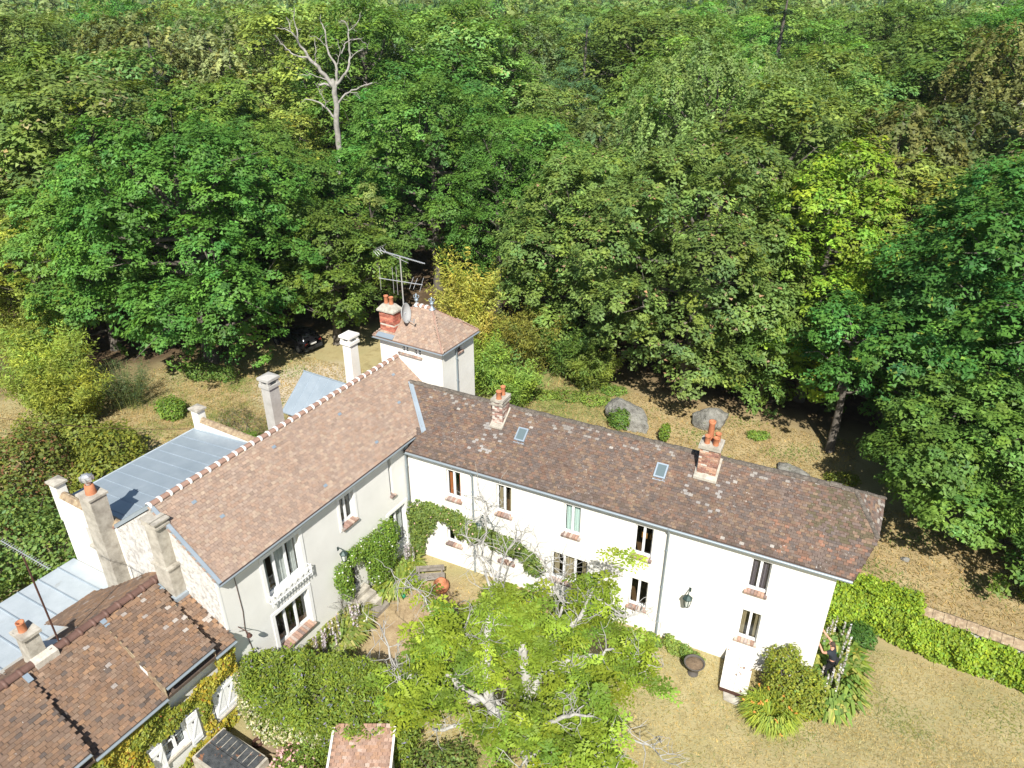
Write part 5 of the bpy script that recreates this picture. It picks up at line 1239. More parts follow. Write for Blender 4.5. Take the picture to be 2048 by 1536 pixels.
def blob_leaves(blobs, n, r, shell=.35, up=.5, rand=.35, zmin=.03):
    """points spread through the outer shell of a union of ellipsoids [(cx,cy,cz,rx,ry,rz)]"""
    B_ = np.array(blobs, float); vol = B_[:, 3] * B_[:, 4] + B_[:, 4] * B_[:, 5] + B_[:, 3] * B_[:, 5]
    i = r.choice(len(B_), n, p=vol / vol.sum()); d = sph(n, r)
    lump = 1 + .16 * np.sin(d[:, 0] * 6 + i * 2.1) * np.cos(d[:, 1] * 7 + i) + .08 * np.sin(d[:, 2] * 11 + i)
    rad = (1 - shell * r.random(n) ** 2) * lump
    P = B_[i, :3] + d * B_[i, 3:] * rad[:, None]
    ins = np.zeros(n, bool)
    for j in range(len(B_)):
        q = np.linalg.norm((P - B_[j, :3]) / B_[j, 3:], axis=1); ins |= (q < .72) & (i != j)
    k = (P[:, 2] > zmin) & ~ins
    N = d * .6 + np.array([0, 0, up]) + r.normal(0, rand, (n, 3))
    return P[k], N[k], i[k]
def shrub(name, label, loc, blobs, n, base, size=.14, asp=.6, cat='shrub', group=None, yv=.1, v=.16, stems=True, mat='leaf', accent=None, rand=.4, up=.5):
    bl = [(b[0] + loc[0], b[1] + loc[1], b[2] + loc[2], *b[3:]) for b in blobs]
    P, N, i = blob_leaves(bl, n, pr, up=up, rand=rand)
    lump = np.sin(P[:, 0] * 5.1) * np.cos(P[:, 1] * 4.7 + P[:, 2] * 3)
    col = hue(len(P), base, pr, v, yv) * (1 + .12 * lump[:, None])
    if accent: 
        hot = pr.random(len(P)) < accent[1]; col[hot] = hue(int(hot.sum()), accent[0], pr, .15, .06)
    o = leaf_thing(name, label, cat, loc, P, N, size * pr.uniform(.7, 1.3, len(P)), col, asp, group, mat)
    if stems:
        mb = MB()
        for b in bl:
            for _ in range(3):
                e = np.array(b[:3]) + pr.normal(0, .35, 3) * np.array(b[3:]); s = np.array([loc[0], loc[1], 0]) + np.r_[pr.normal(0, .12, 2), 0]
                mb.tube([s, (s + e) / 2 + pr.normal(0, .08, 3), e], [.03, .02, .008], 5)
        add_mesh(o, 'stems', mb, 'bark')
    return o
def bamboo(name, label, loc, R, H, nc, base, group=None, lean=.35, leaf=.27, per=70, ycol=None, cat='bamboo', asp=.24):
    o = bpy.data.objects.new(name, None); o.empty_display_size = .3; COL.objects.link(o); o.location = loc; tag(o, label, cat, group)
    mb = MB(); Ps, Ts, Cs = [], [], []
    for _ in range(nc):
        a = pr.uniform(0, 6.283); rr = R * math.sqrt(pr.random()); s = np.array([loc[0] + rr * .6 * math.cos(a), loc[1] + rr * .6 * math.sin(a), 0])
        h = H * pr.uniform(.6, 1.08); out = np.array([math.cos(a), math.sin(a), 0]) * (rr * .55 + lean * pr.random() * h * .5)
        pts = [s + out * q ** 2 + np.array([0, 0, h * (q - .12 * q ** 3)]) for q in np.linspace(0, 1, 6)]
        mb.tube(pts, [.016, .015, .013, .011, .008, .004], 4, cap=False)
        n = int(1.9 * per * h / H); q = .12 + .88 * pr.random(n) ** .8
        p = s + out * (q ** 2)[:, None] + np.c_[np.zeros((n, 2)), h * (q - .12 * q ** 3)] + pr.normal(0, 1, (n, 3)) * np.array([.26, .26, .16]) * (.45 + R * .16)
        t = np.c_[pr.normal(0, .7, (n, 2)) + out[:2] / (np.linalg.norm(out) + .1) * .5, pr.uniform(-1.0, .25, n)]
        Ps.append(p); Ts.append(t)
        c = hue(1, base, pr, .12, .10) if ycol is None else hue(1, ycol if pr.random() < .5 else base, pr, .12, .08)
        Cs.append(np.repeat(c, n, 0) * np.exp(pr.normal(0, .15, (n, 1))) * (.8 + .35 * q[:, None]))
    add_mesh(o, 'culms', mb, 'culm')
    P, T, c = np.concatenate(Ps), np.concatenate(Ts), np.concatenate(Cs)
    k = P[:, 2] > .05; P, T, c = P[k], T[k], c[k]
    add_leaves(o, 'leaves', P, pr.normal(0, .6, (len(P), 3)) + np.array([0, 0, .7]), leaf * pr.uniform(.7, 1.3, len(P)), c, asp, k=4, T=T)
    return o
MT['culm'] = flat('bamboo_culm', (.22, .24, .07), .6)
YG, BRT, MID, DRK = (.30, .31, .04), (.19, .29, .035), (.13, .22, .035), (.075, .145, .03)
GB = 'bamboo clumps left of the flat roofed wing'
bamboo('bamboo_clump', 'yellow green bamboo at the left picture edge, under the yellowish lime', (-33.2, 4.6, 0), 2.3, 4.6, 81, (.21, .29, .05), GB)
bamboo('bamboo_clump', 'tall golden bamboo second from the left edge', (-29.8, 3.2, 0), 2.2, 4.6, 83, (.245, .305, .048), GB)
bamboo('bamboo_clump', 'golden bamboo in the middle of the left clumps, beside the dry lawn', (-27.0, 1.4, 0), 2.2, 4.0, 81, (.235, .30, .048), GB)
bamboo('bamboo_clump', 'green bamboo nearest the flat zinc roof', (-24.4, .8, 0), 1.9, 3.2, 67, (.21, .26, .04), GB)
bamboo('broom_bush', 'dark wispy broom bush beside the golden bamboo', (-23.4, 3.6, 0), 1.5, 2.8, 60, (.10, .14, .05), None, .5, .3, 40, cat='shrub', asp=.08)
GT = 'bamboo clumps right of the tower'
bamboo('bamboo_clump', 'tall bamboo with bright yellow leaves behind the tower corner', (-7.4, 18.6, 0), 1.9, 8.0, 62, (.31, .36, .055), GT, .3, .30, 100, (.44, .45, .085))
bamboo('bamboo_clump', 'shorter yellow bamboo low beside the tower wall', (-5.6, 16.9, 0), 1.3, 5.2, 40, (.28, .34, .055), GT, .3, .28, 80, (.42, .43, .085))
bamboo('bamboo_clump', 'fresh green bamboo right beside the tower wall', (-4.4, 14.6, 0), 1.7, 4.0, 70, (.18, .28, .045), GT)
bamboo('bamboo_clump', 'green bamboo in front of the pair, nearest the small brick chimney', (-1.8, 14.2, 0), 1.6, 3.0, 62, (.21, .30, .055), GT)
bamboo('bamboo_clump', 'olive bamboo in the middle of the clumps right of the tower', (-2.8, 18.6, 0), 1.9, 4.8, 75, (.22, .26, .05), GT)
bamboo('bamboo_clump', 'green bamboo at the foot of the grey green maple', (-.2, 19.6, 0), 1.8, 4.0, 70, (.17, .26, .045), GT)
bamboo('bamboo_clump', 'low bamboo at the right end of the clumps, before the leaning boulder', (1.9, 18.6, 0), 1.5, 2.6, 62, (.20, .29, .05), GT)
# shrubs
shrub('laurel_bush', 'bright green laurel against the far side of the flat zinc roof', (-17.8, -1.9, 0), [(0, 0, 1.2, 1.9, 1.7, 1.5), (-1.2, 1.2, .9, 1.3, 1.2, 1.2), (1.2, -1.4, 1.1, 1.4, 1.5, 1.4)], 7000, (.22, .29, .045), .2)
shrub('photinia_bush', 'reddish leaved shrub left of the white parapet wall', (-19.6, -5.2, 0), [(0, 0, 1.6, 2.2, 2.1, 1.7), (-1.6, 1.3, 1.4, 1.7, 1.6, 1.5), (1.6, -1.6, 1.4, 1.7, 1.6, 1.5)], 9000, (.185, .235, .05), .2, accent=((.28, .15, .07), .2))
shrub('laurel_bush', 'dark green shrub beside the far edge of the zinc lean-to', (-15.2, -9.4, 0), [(0, 0, 1.5, 2.2, 2.2, 1.6), (1.6, 1.4, 1.3, 1.7, 1.7, 1.5), (-1.5, 1.5, 1.3, 1.8, 1.8, 1.5), (.6, -2.2, 1.4, 1.9, 1.9, 1.5)], 11000, (.13, .215, .05), .19)
shrub('laurel_bush', 'green shrub between the reddish shrub and the golden bamboo', (-22.6, -2.2, 0), [(0, 0, 1.2, 1.8, 1.6, 1.4), (1.5, 1.0, 1.0, 1.4, 1.3, 1.2)], 5200, (.20, .28, .05), .2)
shrub('cherry_laurel', 'dark bush at the left edge casting a shadow on the dry lawn', (-31.6, -3.4, 0), [(0, 0, 1.0, 1.5, 1.4, 1.3)], 3000, (.06, .12, .03), .2)
shrub('young_shrub', 'small round shrub alone on the dry grass beyond the flat zinc roof', (-20.2, 4.0, 0), [(0, 0, .5, .9, .8, .6), (.6, -.2, .4, .6, .6, .5)], 2400, (.17, .24, .035), .15)
shrub('fern_patch', 'low ferny shrub under the big oak by the drive', (-22.4, 8.4, 0), [(0, 0, .5, 1.3, .9, .6), (1.6, .6, .35, 1.0, .8, .45)], 2400, (.12, .20, .04), .2, .3, cat='fern')
shrub('heather_patch', 'grey brown twiggy patch beside the pale grey rear chimney', (-14.6, 4.6, 0), [(0, 0, .4, 1.6, 1.1, .55), (-1.5, .6, .35, 1.1, 1.0, .45)], 3200, (.20, .17, .10), .13, .25, accent=((.16, .25, .04), .25))
shrub('fern_patch', 'bright green fern between the grey brown patch and the pier', (-12.6, 2.6, 0), [(0, 0, .35, .9, .8, .5), (-.9, .9, .3, .7, .7, .45)], 1800, (.17, .27, .04), .18, .3, cat='fern')
shrub('young_shrub', 'young leafy shoot behind the ridge of the long house, left of the big chimney', (7.9, 14.2, 0), [(0, 0, .6, .32, .32, .6), (.1, .1, .95, .2, .2, .3)], 700, BRT, .14)
shrub('fern_patch', 'fern growing against the leaning boulder', (5.05, 14.6, 0), [(0, 0, .55, .7, .6, .6), (.2, -.1, .95, .4, .4, .4)], 1500, (.13, .23, .035), .17, .35, cat='fern')
for i, (x, y, s_, lb) in enumerate([(.9, 16.4, 1., 'low leafy weeds on the bare ground, left of the boulders'), (2.6, 16.6, .9, 'yellow green weeds nearest the leaning boulder'), (-.6, 15.9, .8, 'weeds in front of the green bamboo'), (3.2, 18.4, .8, 'weeds under the edge of the big grey green maple'), (12.6, 17.0, .6, 'weeds in the shade beyond the second boulder'), (17.3, 14.4, .8, 'bush at the shade edge behind the clipped gable')]):
    shrub('weed_patch', lb, (x, y, 0), [(0, 0, .25 * s_, .9 * s_, .7 * s_, .4 * s_), (.7 * s_, .3, .2 * s_, .6 * s_, .6 * s_, .35 * s_)], 1100, (.19, .27, .045), .15, .4, cat='weeds', stems=False)
shrub('box_shrub', 'shrub at the foot of the dark yew by the right edge', (25.9, 8.7, 0), [(0, 0, .5, .9, .7, .6)], 1400, (.15, .23, .04), .13)

# boulders
def boulder(label, loc, dims, rz, seed, tilt=0.):
    r = np.random.default_rng(seed); import mathutils
    bm = __import__('bmesh').new(); __import__('bmesh').ops.create_icosphere(bm, subdivisions=4, radius=1.)
    pl = [(unit(r.normal(size=3)), r.uniform(.55, .85)) for _ in range(11)]
    for v in bm.verts:
        p = np.array(v.co)
        for n_, d_ in pl:
            q = p @ n_
            if q > d_: p = p - n_ * (q - d_) * .85
        p = p * (1 + .05 * math.sin(p[0] * 9 + seed) * math.sin(p[1] * 8) + .03 * math.sin(p[2] * 17 + p[0] * 13))
        v.co = p * np.array(dims)
    me = bpy.data.meshes.new('boulder'); bm.to_mesh(me); bm.free(); me.materials.append(MT['stone'])
    for p in me.polygons: p.use_smooth = True
    o = bpy.data.objects.new('boulder', me); COL.objects.link(o); o.location = (loc[0], loc[1], dims[2] * .32 + loc[2]); o.rotation_euler = (tilt, .12, rz)
    return tag(o, label, 'boulder')
boulder('long leaning grey boulder with a fern against it', (5.4, 15.4, 0), (1.65, .95, 1.05), -.35, 3, -.25)
boulder('grey boulder half in the shade of the maple', (9.9, 17.4, 0), (1.15, .95, .95), .5, 6)
boulder('flat pale boulder lying flush in the dry grass behind the ridge', (15.1, 14.3, -.1), (1.0, .6, .28), -.2, 9)
boulder('small pale stone on the bare ground right of the clipped gable', (20.6, 9.3, 0), (.22, .16, .16), .3, 11)

# ---------------- garden wall with creeper, right of the long house
w0, w1 = V3(17.42, 4.30, 0), V3(27.2, 3.30, 0); wu = (w1 - w0) / np.linalg.norm(w1 - w0); wn_ = V3(wu[1], -wu[0], 0)
GWl = Thing('garden_wall', 'old garden wall with a mossy brown tile coping, mostly under creeper', 'wall', (22, 3.85, 0))
mb = MB(); mb.slab([w0 - wn_ * .2, w0 + wn_ * .2, w0 + wn_ * .2 + UZ * 1.9, w0 - wn_ * .2 + UZ * 1.9], w1 - w0); mb.build('masonry', MT['rubble'], GWl)
LW = np.linalg.norm(w1 - w0)
for i in range(26):
    a = w0 + wu * (LW * i / 26 + .01); k_ = LW / 26 - .012; z = 1.9 + rng.normal(0, .012)
    for sgn in (1, -1):
        mb = MB(); p0, p1 = a + wn_ * sgn * .30 + UZ * (z - .03), a + UZ * (z + .17)
        mb.slab([p0, p0 + wu * k_, p1 + wu * k_, p1], (0, 0, .03)); mb.build('coping_tile', MT['dirty_coping'], GWl)
n = 24000
s_ = pr.random(n) * 7.4; hh = pr.random(n) ** .85
lump = .5 * (vn(s_, hh * 2.0, .75, 3) - .5) + .34 * (vn(s_, hh * 2.0, .32, 5) - .5)
topz = np.where(s_ < 3.3, 2.02, 1.80 - .05 * np.clip(s_ - 3.3, 0, 4)) + .26 * vn(s_, s_ * 0, .8, 7) * (s_ < 3.4) + .15 * vn(s_, s_ * 0, .3, 9)
zz = .03 + hh * (topz - .03)
dep = .36 + lump + .30 * np.sin(hh * 3.0) * vn(s_, s_ * 0, 1.1, 4) + .45 * np.clip(1.2 - s_, 0, 1)
ontop = (pr.random(n) < .30) & (s_ < 3.5)
P = w0 + wu * s_[:, None] + wn_ * (dep * (1 - .22 * pr.random(n) ** 2))[:, None] + UZ * zz[:, None]
P[ontop] = w0 + wu * s_[ontop, None] + wn_ * (pr.uniform(-.34, .5, ontop.sum()) * np.where(s_[ontop] < 3.4, 1, .45))[:, None] + UZ * (topz[ontop] + .16 * vn(s_[ontop], s_[ontop] * 0, .2, 2))[:, None]
P += pr.normal(0, .06, (n, 3))
N = wn_ * .5 + UZ * .55 + pr.normal(0, .42, (n, 3)); N[ontop] = UZ + pr.normal(0, .4, (ontop.sum(), 3))
T = np.c_[pr.normal(0, .6, (n, 2)), np.full(n, -.9)]
col = hue(n, (.225, .325, .03), pr, .20, .11) * (.8 + .45 * vn(s_, hh * 2, .5, 8))[:, None]
leaf_thing('wall_creeper', 'bright yellow green creeper smothering the garden wall', 'creeper', (20.6, 3.6, 0), P, N, .125 * pr.uniform(.7, 1.3, n), col, .7, T=T)

# ---------------- creepers on the houses
def Bp(P): 
    c, s = math.cos(BE), math.sin(BE); P = np.asarray(P, float); return np.c_[P[:, 0] * c - P[:, 1] * s, P[:, 0] * s + P[:, 1] * c, P[:, 2]]
def creeper(name, label, loc, blobs, n, base, size, frame='A', cat='creeper', asp=.6, flower=None, stems=(), wn=(0, -1, 0), yv=.1, v=.18, nf=200):
    P, N, i = blob_leaves(blobs, n, pr, shell=.6, up=.45, rand=.4)
    wv = np.array(wn, float); N = N + wv * .35
    flo = None
    if flower:
        k = pr.choice(len(P), nf, replace=False); flo = (P[k] + N[k] / np.linalg.norm(N[k], axis=1, keepdims=True) * .04, N[k])
    if frame == 'B':
        ok = P[:, 0] > .02; P, N = P[ok], N[ok]; P = Bp(P); N = Bp(N); loc = tuple(Bw(loc))
        if flo: flo = (Bp(flo[0]), Bp(flo[1]))
    else:
        ok = P[:, 1] < -.02; P, N = P[ok], N[ok]
    col = hue(len(P), base, pr, v, yv)
    o = leaf_thing(name, label, cat, loc, P, N, size * pr.uniform(.7, 1.3, len(P)), col, asp)
    if flo: add_leaves(o, 'flowers', flo[0], flo[1], flower[1] * pr.uniform(.7, 1.3, nf), hue(nf, flower[0], pr, .08, .03), .9, 'petal')['kind'] = 'stuff'
    if stems:
        mb = MB()
        for st in stems:
            q = [Bw(p) if frame == 'B' else p for p in st]; mb.tube(wiggle(q, pr, .04), .022, 5)
        add_mesh(o, 'stems', mb, 'bark')
    return o
bl = [(.75, -.30, 2.35, .72, .36, .85), (.55, -.30, 1.5, .42, .30, .7), (1.25, -.28, 2.95, .5, .28, .38), (.5, -.35, .8, .35, .3, .6)]
for x, z in ((1.9, 2.95), (2.5, 2.82), (3.0, 2.70), (3.5, 2.72), (4.0, 2.55), (4.5, 2.38), (5.0, 2.35), (5.5, 2.30), (6.0, 2.05), (6.25, 1.65), (2.8, 2.4), (3.4, 2.3)): bl.append((x, -.28, z, .46, .30, .38 + .08 * math.sin(x * 3)))
creeper('climbing_rose', 'climbing rose trained along the white facade above the ground floor windows', (.6, -.3, 0), bl, 14500, (.135, .22, .045), .105, flower=((.7, .45, .40), .09), nf=110, stems=[[(.6, -.12, 0), (.6, -.15, 1.5), (1.2, -.15, 2.8), (3.4, -.15, 2.6), (6, -.15, 2.1)]])
bl = [(.25, -4.75, 2.2, .38, .42, .75), (.22, -4.55, 1.4, .30, .34, .5), (.28, -4.1, 2.85, .36, .5, .36), (.28, -3.4, 2.75, .40, .5, .45), (.32, -2.9, 2.1, .55, .6, 1.0), (.32, -2.2, 2.3, .55, .65, .9), (.26, -1.75, 2.4, .38, .42, .7), (.3, -2.6, 1.1, .42, .7, .7), (.22, -1.9, 1.3, .35, .4, .6)]
creeper('star_jasmine', 'fine leaved climber dotted with white flowers arching over the dark door', (.3, -3.2, 0), bl, 13000, (.135, .225, .03), .085, 'B', flower=((.85, .83, .78), .07), nf=190, wn=(1, 0, 0), stems=[[(.1, -4.9, 0), (.1, -4.8, 1.2), (.1, -4.5, 2.4)], [(.1, -3.3, 0), (.1, -3.2, 1.6), (.1, -2.6, 2.5)]])
mb = MB(); tw = []
for _ in range(60):
    p = V3(.12 + .2 * pr.random(), -4.75 + pr.normal(0, .28), pr.uniform(.2, 1.5)); mb.tube([p, p + pr.normal(0, .14, 3), p + pr.normal(0, .26, 3)], [.008, .006, .004], 4, cap=False)
mb.v = [tuple(Bw(p)) for p in mb.v]
single(mb, 'dry_twigs', MT['bark_pale'], 'tangle of dry grey twigs left of the dark door under the climber', 'twigs', tuple(Bw((.2, -4.75, 0))))
# ivy on the cottage front
n = 16000; yb = -18 + 8.0 * pr.random(n); z = 3.42 * pr.random(n) ** .9
k = ~((yb > -11.22) & (yb < -10.10) & (z > .62) & (z < 2.2)) & ~((yb > -13.58) & (yb < -11.66) & (z > .5) & (z < 2.12)) & ~((z > 2.95) & (yb > -12.6) & (yb < -10.8)) & ((z > .5) | (yb < -10.4))
yb, z = yb[k], z[k]; n = len(yb)
dep = .10 + .10 * np.sin(yb * 4.3) * np.sin(z * 3.7) + .10 * pr.random(n) + .16 * np.clip((z - 2.2) / 1.2, 0, 1)
P = np.c_[np.maximum(.03, dep), yb, z]; N = np.c_[np.full(n, .6), np.zeros(n), np.full(n, .55)] + pr.normal(0, .36, (n, 3)); T = np.c_[pr.normal(0, .4, (n, 2)), np.full(n, -1.)]
col = hue(n, (.29, .295, .035), pr, .2, .12); g_ = (np.sin(yb * 1.7 + 1) + np.sin(z * 2.1 + yb)) < -.2; col[g_] = hue(int(g_.sum()), (.17, .22, .03), pr, .18, .1); rd = pr.random(n) < .02; col[rd] = hue(int(rd.sum()), (.30, .12, .04), pr, .15, .05)
leaf_thing('ivy', 'golden green ivy covering the cottage front round its white shutters', 'ivy', tuple(Bw((.1, -13, 0))), Bp(P), Bp(N), .12 * pr.uniform(.7, 1.3, n), col, .75, T=Bp(T))
# wisteria over its arbour
poly = [(-.05, -9.5), (1.4, -8.5), (4.4, -7.4), (6.3, -8.0), (6.5, -9.0), (5.4, -10.0), (3.9, -10.35), (2.6, -10.5), (.8, -10.3)]
def inpoly(x, y, pg):
    c = np.zeros(len(x), bool)
    for (x0, y0), (x1, y1) in zip(pg, pg[1:] + pg[:1]):
        c ^= ((y0 > y) != (y1 > y)) & (x < (x1 - x0) * (y - y0) / (y1 - y0 + 1e-12) + x0)
    return c
n = 60000; x = pr.uniform(-.3, 6.7, n); y = pr.uniform(-11, -7.2, n); k = inpoly(x, y, poly); x, y = x[k], y[k]; n = len(x)
hgt = 2.35 + .22 * np.sin(x * 2.1 + 1) * np.cos(y * 2.4) + .14 * np.sin(x * 5.3 + y * 4) - .12 * (x > 5.6)
q = pr.random(n) ** 2.2
P = np.c_[x, y, hgt - q * 1.0]; P += pr.normal(0, .07, (n, 3))
ed = []
for (x0, y0), (x1, y1) in zip(poly, poly[1:] + poly[:1]):
    L_ = math.hypot(x1 - x0, y1 - y0); m = int(L_ * 1500); s = pr.random(m)
    ed.append(np.c_[x0 + (x1 - x0) * s + pr.normal(0, .10, m), y0 + (y1 - y0) * s + pr.normal(0, .10, m), .25 + 2.1 * pr.random(m) ** .7 + .12 * np.sin(s * 17)])
P = np.concatenate([P] + ed); k = P[:, 0] > .04; P = P[k]; n = len(P)
N = np.tile(np.array([.1, -.25, .8]), (n, 1)) + pr.normal(0, .42, (n, 3)); T = np.c_[pr.normal(0, .6, (n, 2)), pr.uniform(-1, .1, n)]
lump = np.sin(P[:, 0] * 3.3) * np.sin(P[:, 1] * 3.9 + 1)
col = hue(n, (.20, .285, .036), pr, .20, .10) * (1 + .16 * lump[:, None]); vi = pr.random(n) < .028; col[vi] = hue(int(vi.sum()), (.26, .24, .36), pr, .15, .05)
o = leaf_thing('wisteria', 'broad wisteria canopy over the arbour beside the cottage, with a few mauve flowers', 'wisteria', tuple(Bw((3, -9, 0))), Bp(P), Bp(N), .135 * pr.uniform(.6, 1.35, n), col, .36, T=Bp(T))
mb = MB()
for p in ((.9, -9.6), (2.9, -8.4), (5.8, -8.5), (1.6, -10.1), (4.6, -9.8)): mb.tube(wiggle([Bw((p[0], p[1], 0)), Bw((p[0], p[1], 1.2)), Bw((p[0] + .2, p[1], 2.2))], pr, .06), [.06, .05, .05, .05, .04, .03, .03], 6)
for a, b in (((.5, -9.8), (6.0, -8.9)), ((1.2, -8.8), (4.6, -9.9)), ((3, -8.2), (3.6, -10.2))): mb.tube([Bw((*a, 2.1)), Bw((*b, 2.1))], .035, 5)
add_mesh(o, 'stems', mb, 'bark')
bl = [(x, y, z, .48, .36, .42) for x, y, z in ((.55, -10.15, 1.6), (.35, -9.95, 2.0), (.9, -10.4, 1.3), (1.4, -10.55, 1.15), (1.9, -10.62, 1.15), (2.4, -10.62, 1.2), (2.9, -10.5, 1.35), (3.4, -10.35, 1.5), (3.9, -10.2, 1.6), (2.1, -10.5, .7), (1.3, -10.45, .7))]
P, N, i = blob_leaves(bl, 7500, pr, shell=.5); k = P[:, 0] > .04; P, N = P[k], N[k]; n = len(P); col = hue(n, (.20, .27, .06), pr, .16, .1); w_ = pr.random(n) < .42; col[w_] = hue(int(w_.sum()), (.62, .60, .40), pr, .12, .06)
leaf_thing('variegated_jasmine', 'cream variegated climber along the front edge of the wisteria', 'climber', tuple(Bw((2, -10.4, 0))), Bp(P), Bp(N), .10 * pr.uniform(.7, 1.3, n), col, .55)
# rose bush with pink flowers
c0 = Bw((3.75, -10.95, 0)); bl = [(c0.x, c0.y, .75, .75, .75, .75), (c0.x + .3, c0.y - .25, 1.0, .55, .55, .55), (c0.x - .35, c0.y - .25, .8, .5, .5, .55), (c0.x + .2, c0.y + .35, 1.15, .45, .45, .5)]
P, N, i = blob_leaves(bl, 5200, pr); o = leaf_thing('rose_bush', 'rose bush full of pale pink flowers beside the small tiled roof', 'rose bush', tuple(c0), P, N, .085 * pr.uniform(.7, 1.3, len(P)), hue(len(P), (.165, .25, .04), pr, .18, .1), .6)
k = pr.choice(len(P), 230, p=(lambda w: w / w.sum())(np.exp(-((P[:, 0] - c0.x + .7) ** 2) * 1.3))); F = P[k] + unit(N[k]) * .05
for _ in range(3): add_leaves(o, 'flowers', F + pr.normal(0, .02, F.shape), N[k] + pr.normal(0, .5, F.shape), .095 * pr.uniform(.7, 1.3, len(k)), hue(len(k), (.72, .46, .45), pr, .1, .03), .9, 'petal')['kind'] = 'stuff'
mb = MB(); [mb.tube([c0, c0 + Vector(pr.normal(0, .2, 3)) + Vector((0, 0, .5)), c0 + Vector(pr.normal(0, .4, 3)) + Vector((0, 0, 1))], [.02, .012, .006], 5) for _ in range(7)]; add_mesh(o, 'stems', mb, 'bark')
# shrub, daylilies and acanthus at the right corner
shrub('garden_shrub', 'leafy shrub against the facade near the corner where a man works', (16.7, -.75, 0), [(0, 0, .85, .90, .72, .85), (.55, .15, .75, .7, .6, .75), (-.35, .35, 1.25, .6, .45, .6), (.1, -.35, .55, .9, .7, .55), (.8, -.5, .5, .55, .5, .5), (-.1, .45, 1.65, .35, .3, .4)], 8200, (.215, .305, .04), .11, yv=.12)
def blades(name, label, loc, R, H, n, base, cat='plant', arch=.8, wid=.05, part='blades', col2=None, ell=1., group=None):
    """strap leaved clump: arching two-piece blades"""
    a = pr.uniform(0, 6.283, n); rr = R * np.sqrt(pr.random(n)); s = np.c_[rr * np.cos(a), rr * np.sin(a) * ell, np.zeros(n)] + np.array(loc)
    b = a + pr.normal(0, .6, n); d = np.c_[np.cos(b), np.sin(b), np.zeros(n)]; e = np.c_[-d[:, 1], d[:, 0], np.zeros(n)]; h = (H * pr.uniform(.6, 1.15, n))[:, None]
    w = wid * pr.uniform(.7, 1.3, n)[:, None]
    p1 = s + d * h * arch * .45 + UZ * h * .85; p2 = s + d * h * arch * 1.05 + UZ * h * .55
    V = np.concatenate([np.stack([s - e * w * .5, s + e * w * .5, p1 + e * w * .5, p1 - e * w * .5], 1), np.stack([p1 - e * w * .5, p1 + e * w * .5, p2 + e * w * .12, p2 - e * w * .12], 1)])
    c = hue(n, base, pr, .16, .1)
    if col2 is not None: q = pr.random(n) < .3; c[q] = hue(int(q.sum()), col2, pr, .12, .08)
    o = bpy.data.objects.new(name, None); o.empty_display_size = .3; COL.objects.link(o); o.location = loc; tag(o, label, cat, group)
    quads_object(part, V - np.array(loc), np.r_[c, c], MT['leaf_soft'], o)
    return o
o = blades('daylily_clump', 'yellow green daylilies with orange flowers in front of the corner shrub', (16.35, -1.95, 0), .62, .62, 900, (.33, .42, .055), 'daylily', 1.0, .035)
F = np.array([16.35, -1.95, .66]) + pr.normal(0, 1, (20, 3)) * np.array([.55, .42, .08])
for _ in range(4): add_leaves(o, 'flowers', F + pr.normal(0, .025, F.shape), pr.normal(0, .5, F.shape) + UZ, np.full(20, .10), hue(20, (.72, .33, .08), pr, .08, .03), .6, 'petal')['kind'] = 'stuff'
def spikes(o, loc, pts, h, c=(.36, .33, .32), r0=.045):
    mb = MB()
    for x, y in pts:
        hh = h * pr.uniform(.75, 1.15); t = pr.normal(0, .06, 2); mb.tube([(x, y, .1), (x + t[0] * .6, y + t[1] * .6, hh * .6), (x + t[0], y + t[1], hh)], [.012, .012, .004], 4)
    add_mesh(o, 'stalks', mb, 'culm')
    P, N = [], []
    for x, y in pts:
        pass
    q = np.repeat(np.array(pts, float), 46, 0); m = len(q); z = pr.uniform(.42, 1.08, m) * h; a = pr.uniform(0, 6.283, m); rr = r0 * (1.25 - z / h * .7)
    P = np.c_[q[:, 0] + np.cos(a) * rr, q[:, 1] + np.sin(a) * rr, z]; N = np.c_[np.cos(a), np.sin(a), np.full(m, .5)]
    col = hue(m, c, pr, .25, .05); wh = pr.random(m) < .35; col[wh] = hue(int(wh.sum()), (.70, .68, .70), pr, .1, .02)
    add_leaves(o, 'flower_spikes', P, N, .075 * pr.uniform(.7, 1.3, m), col, .7, 'petal')['kind'] = 'stuff'
o = blades('acanthus_bed', 'acanthus with pale mauve spikes round the man at the house corner', (18.25, .9, 0), .75, .62, 620, (.19, .28, .045), 'acanthus', 1.1, .13, 'leaves', (.40, .40, .10), ell=2.6)
spikes(o, None, [(17.85, 2.5), (18.0, 2.8), (18.3, 2.7), (18.45, 2.3), (18.55, 1.9), (18.35, 1.5), (18.5, 1.2), (18.45, .75), (18.3, .35), (18.1, .05), (17.95, -.35), (18.3, -.2), (18.5, 2.6), (17.7, 2.0), (17.75, .0)], 1.25)
shrub('fern_patch', 'dark feathery fern at the foot of the creeper beside the acanthus', (18.95, 3.1, 0), [(0, 0, .45, .6, .5, .5)], 1300, (.06, .14, .025), .2, .25, cat='fern')
for x, y, s_, lb in ((12.5, -.5, .55, 'small plants at the foot of the facade left of the cellar hatch'), (13.25, -.75, .6, 'bushy yellow green plant nearest the cellar hatch'), (11.7, -.5, .4, 'weeds at the foot of the downpipe'), (9.6, -.5, .5, 'plants at the foot of the facade under the right of the three paned window'), (7.6, -.6, .6, 'plants at the foot of the facade under the three paned window'), (6.2, -.7, .55, 'low plants under the drooping end of the climbing rose')):
    shrub('border_plant', lb, (x, y, 0), [(0, 0, .3 * s_, .7 * s_, .55 * s_, .5 * s_), (-.5 * s_, .1, .55 * s_, .4 * s_, .35 * s_, .6 * s_)], 1000, (.19, .26, .05), .10, cat='plant', stems=False)
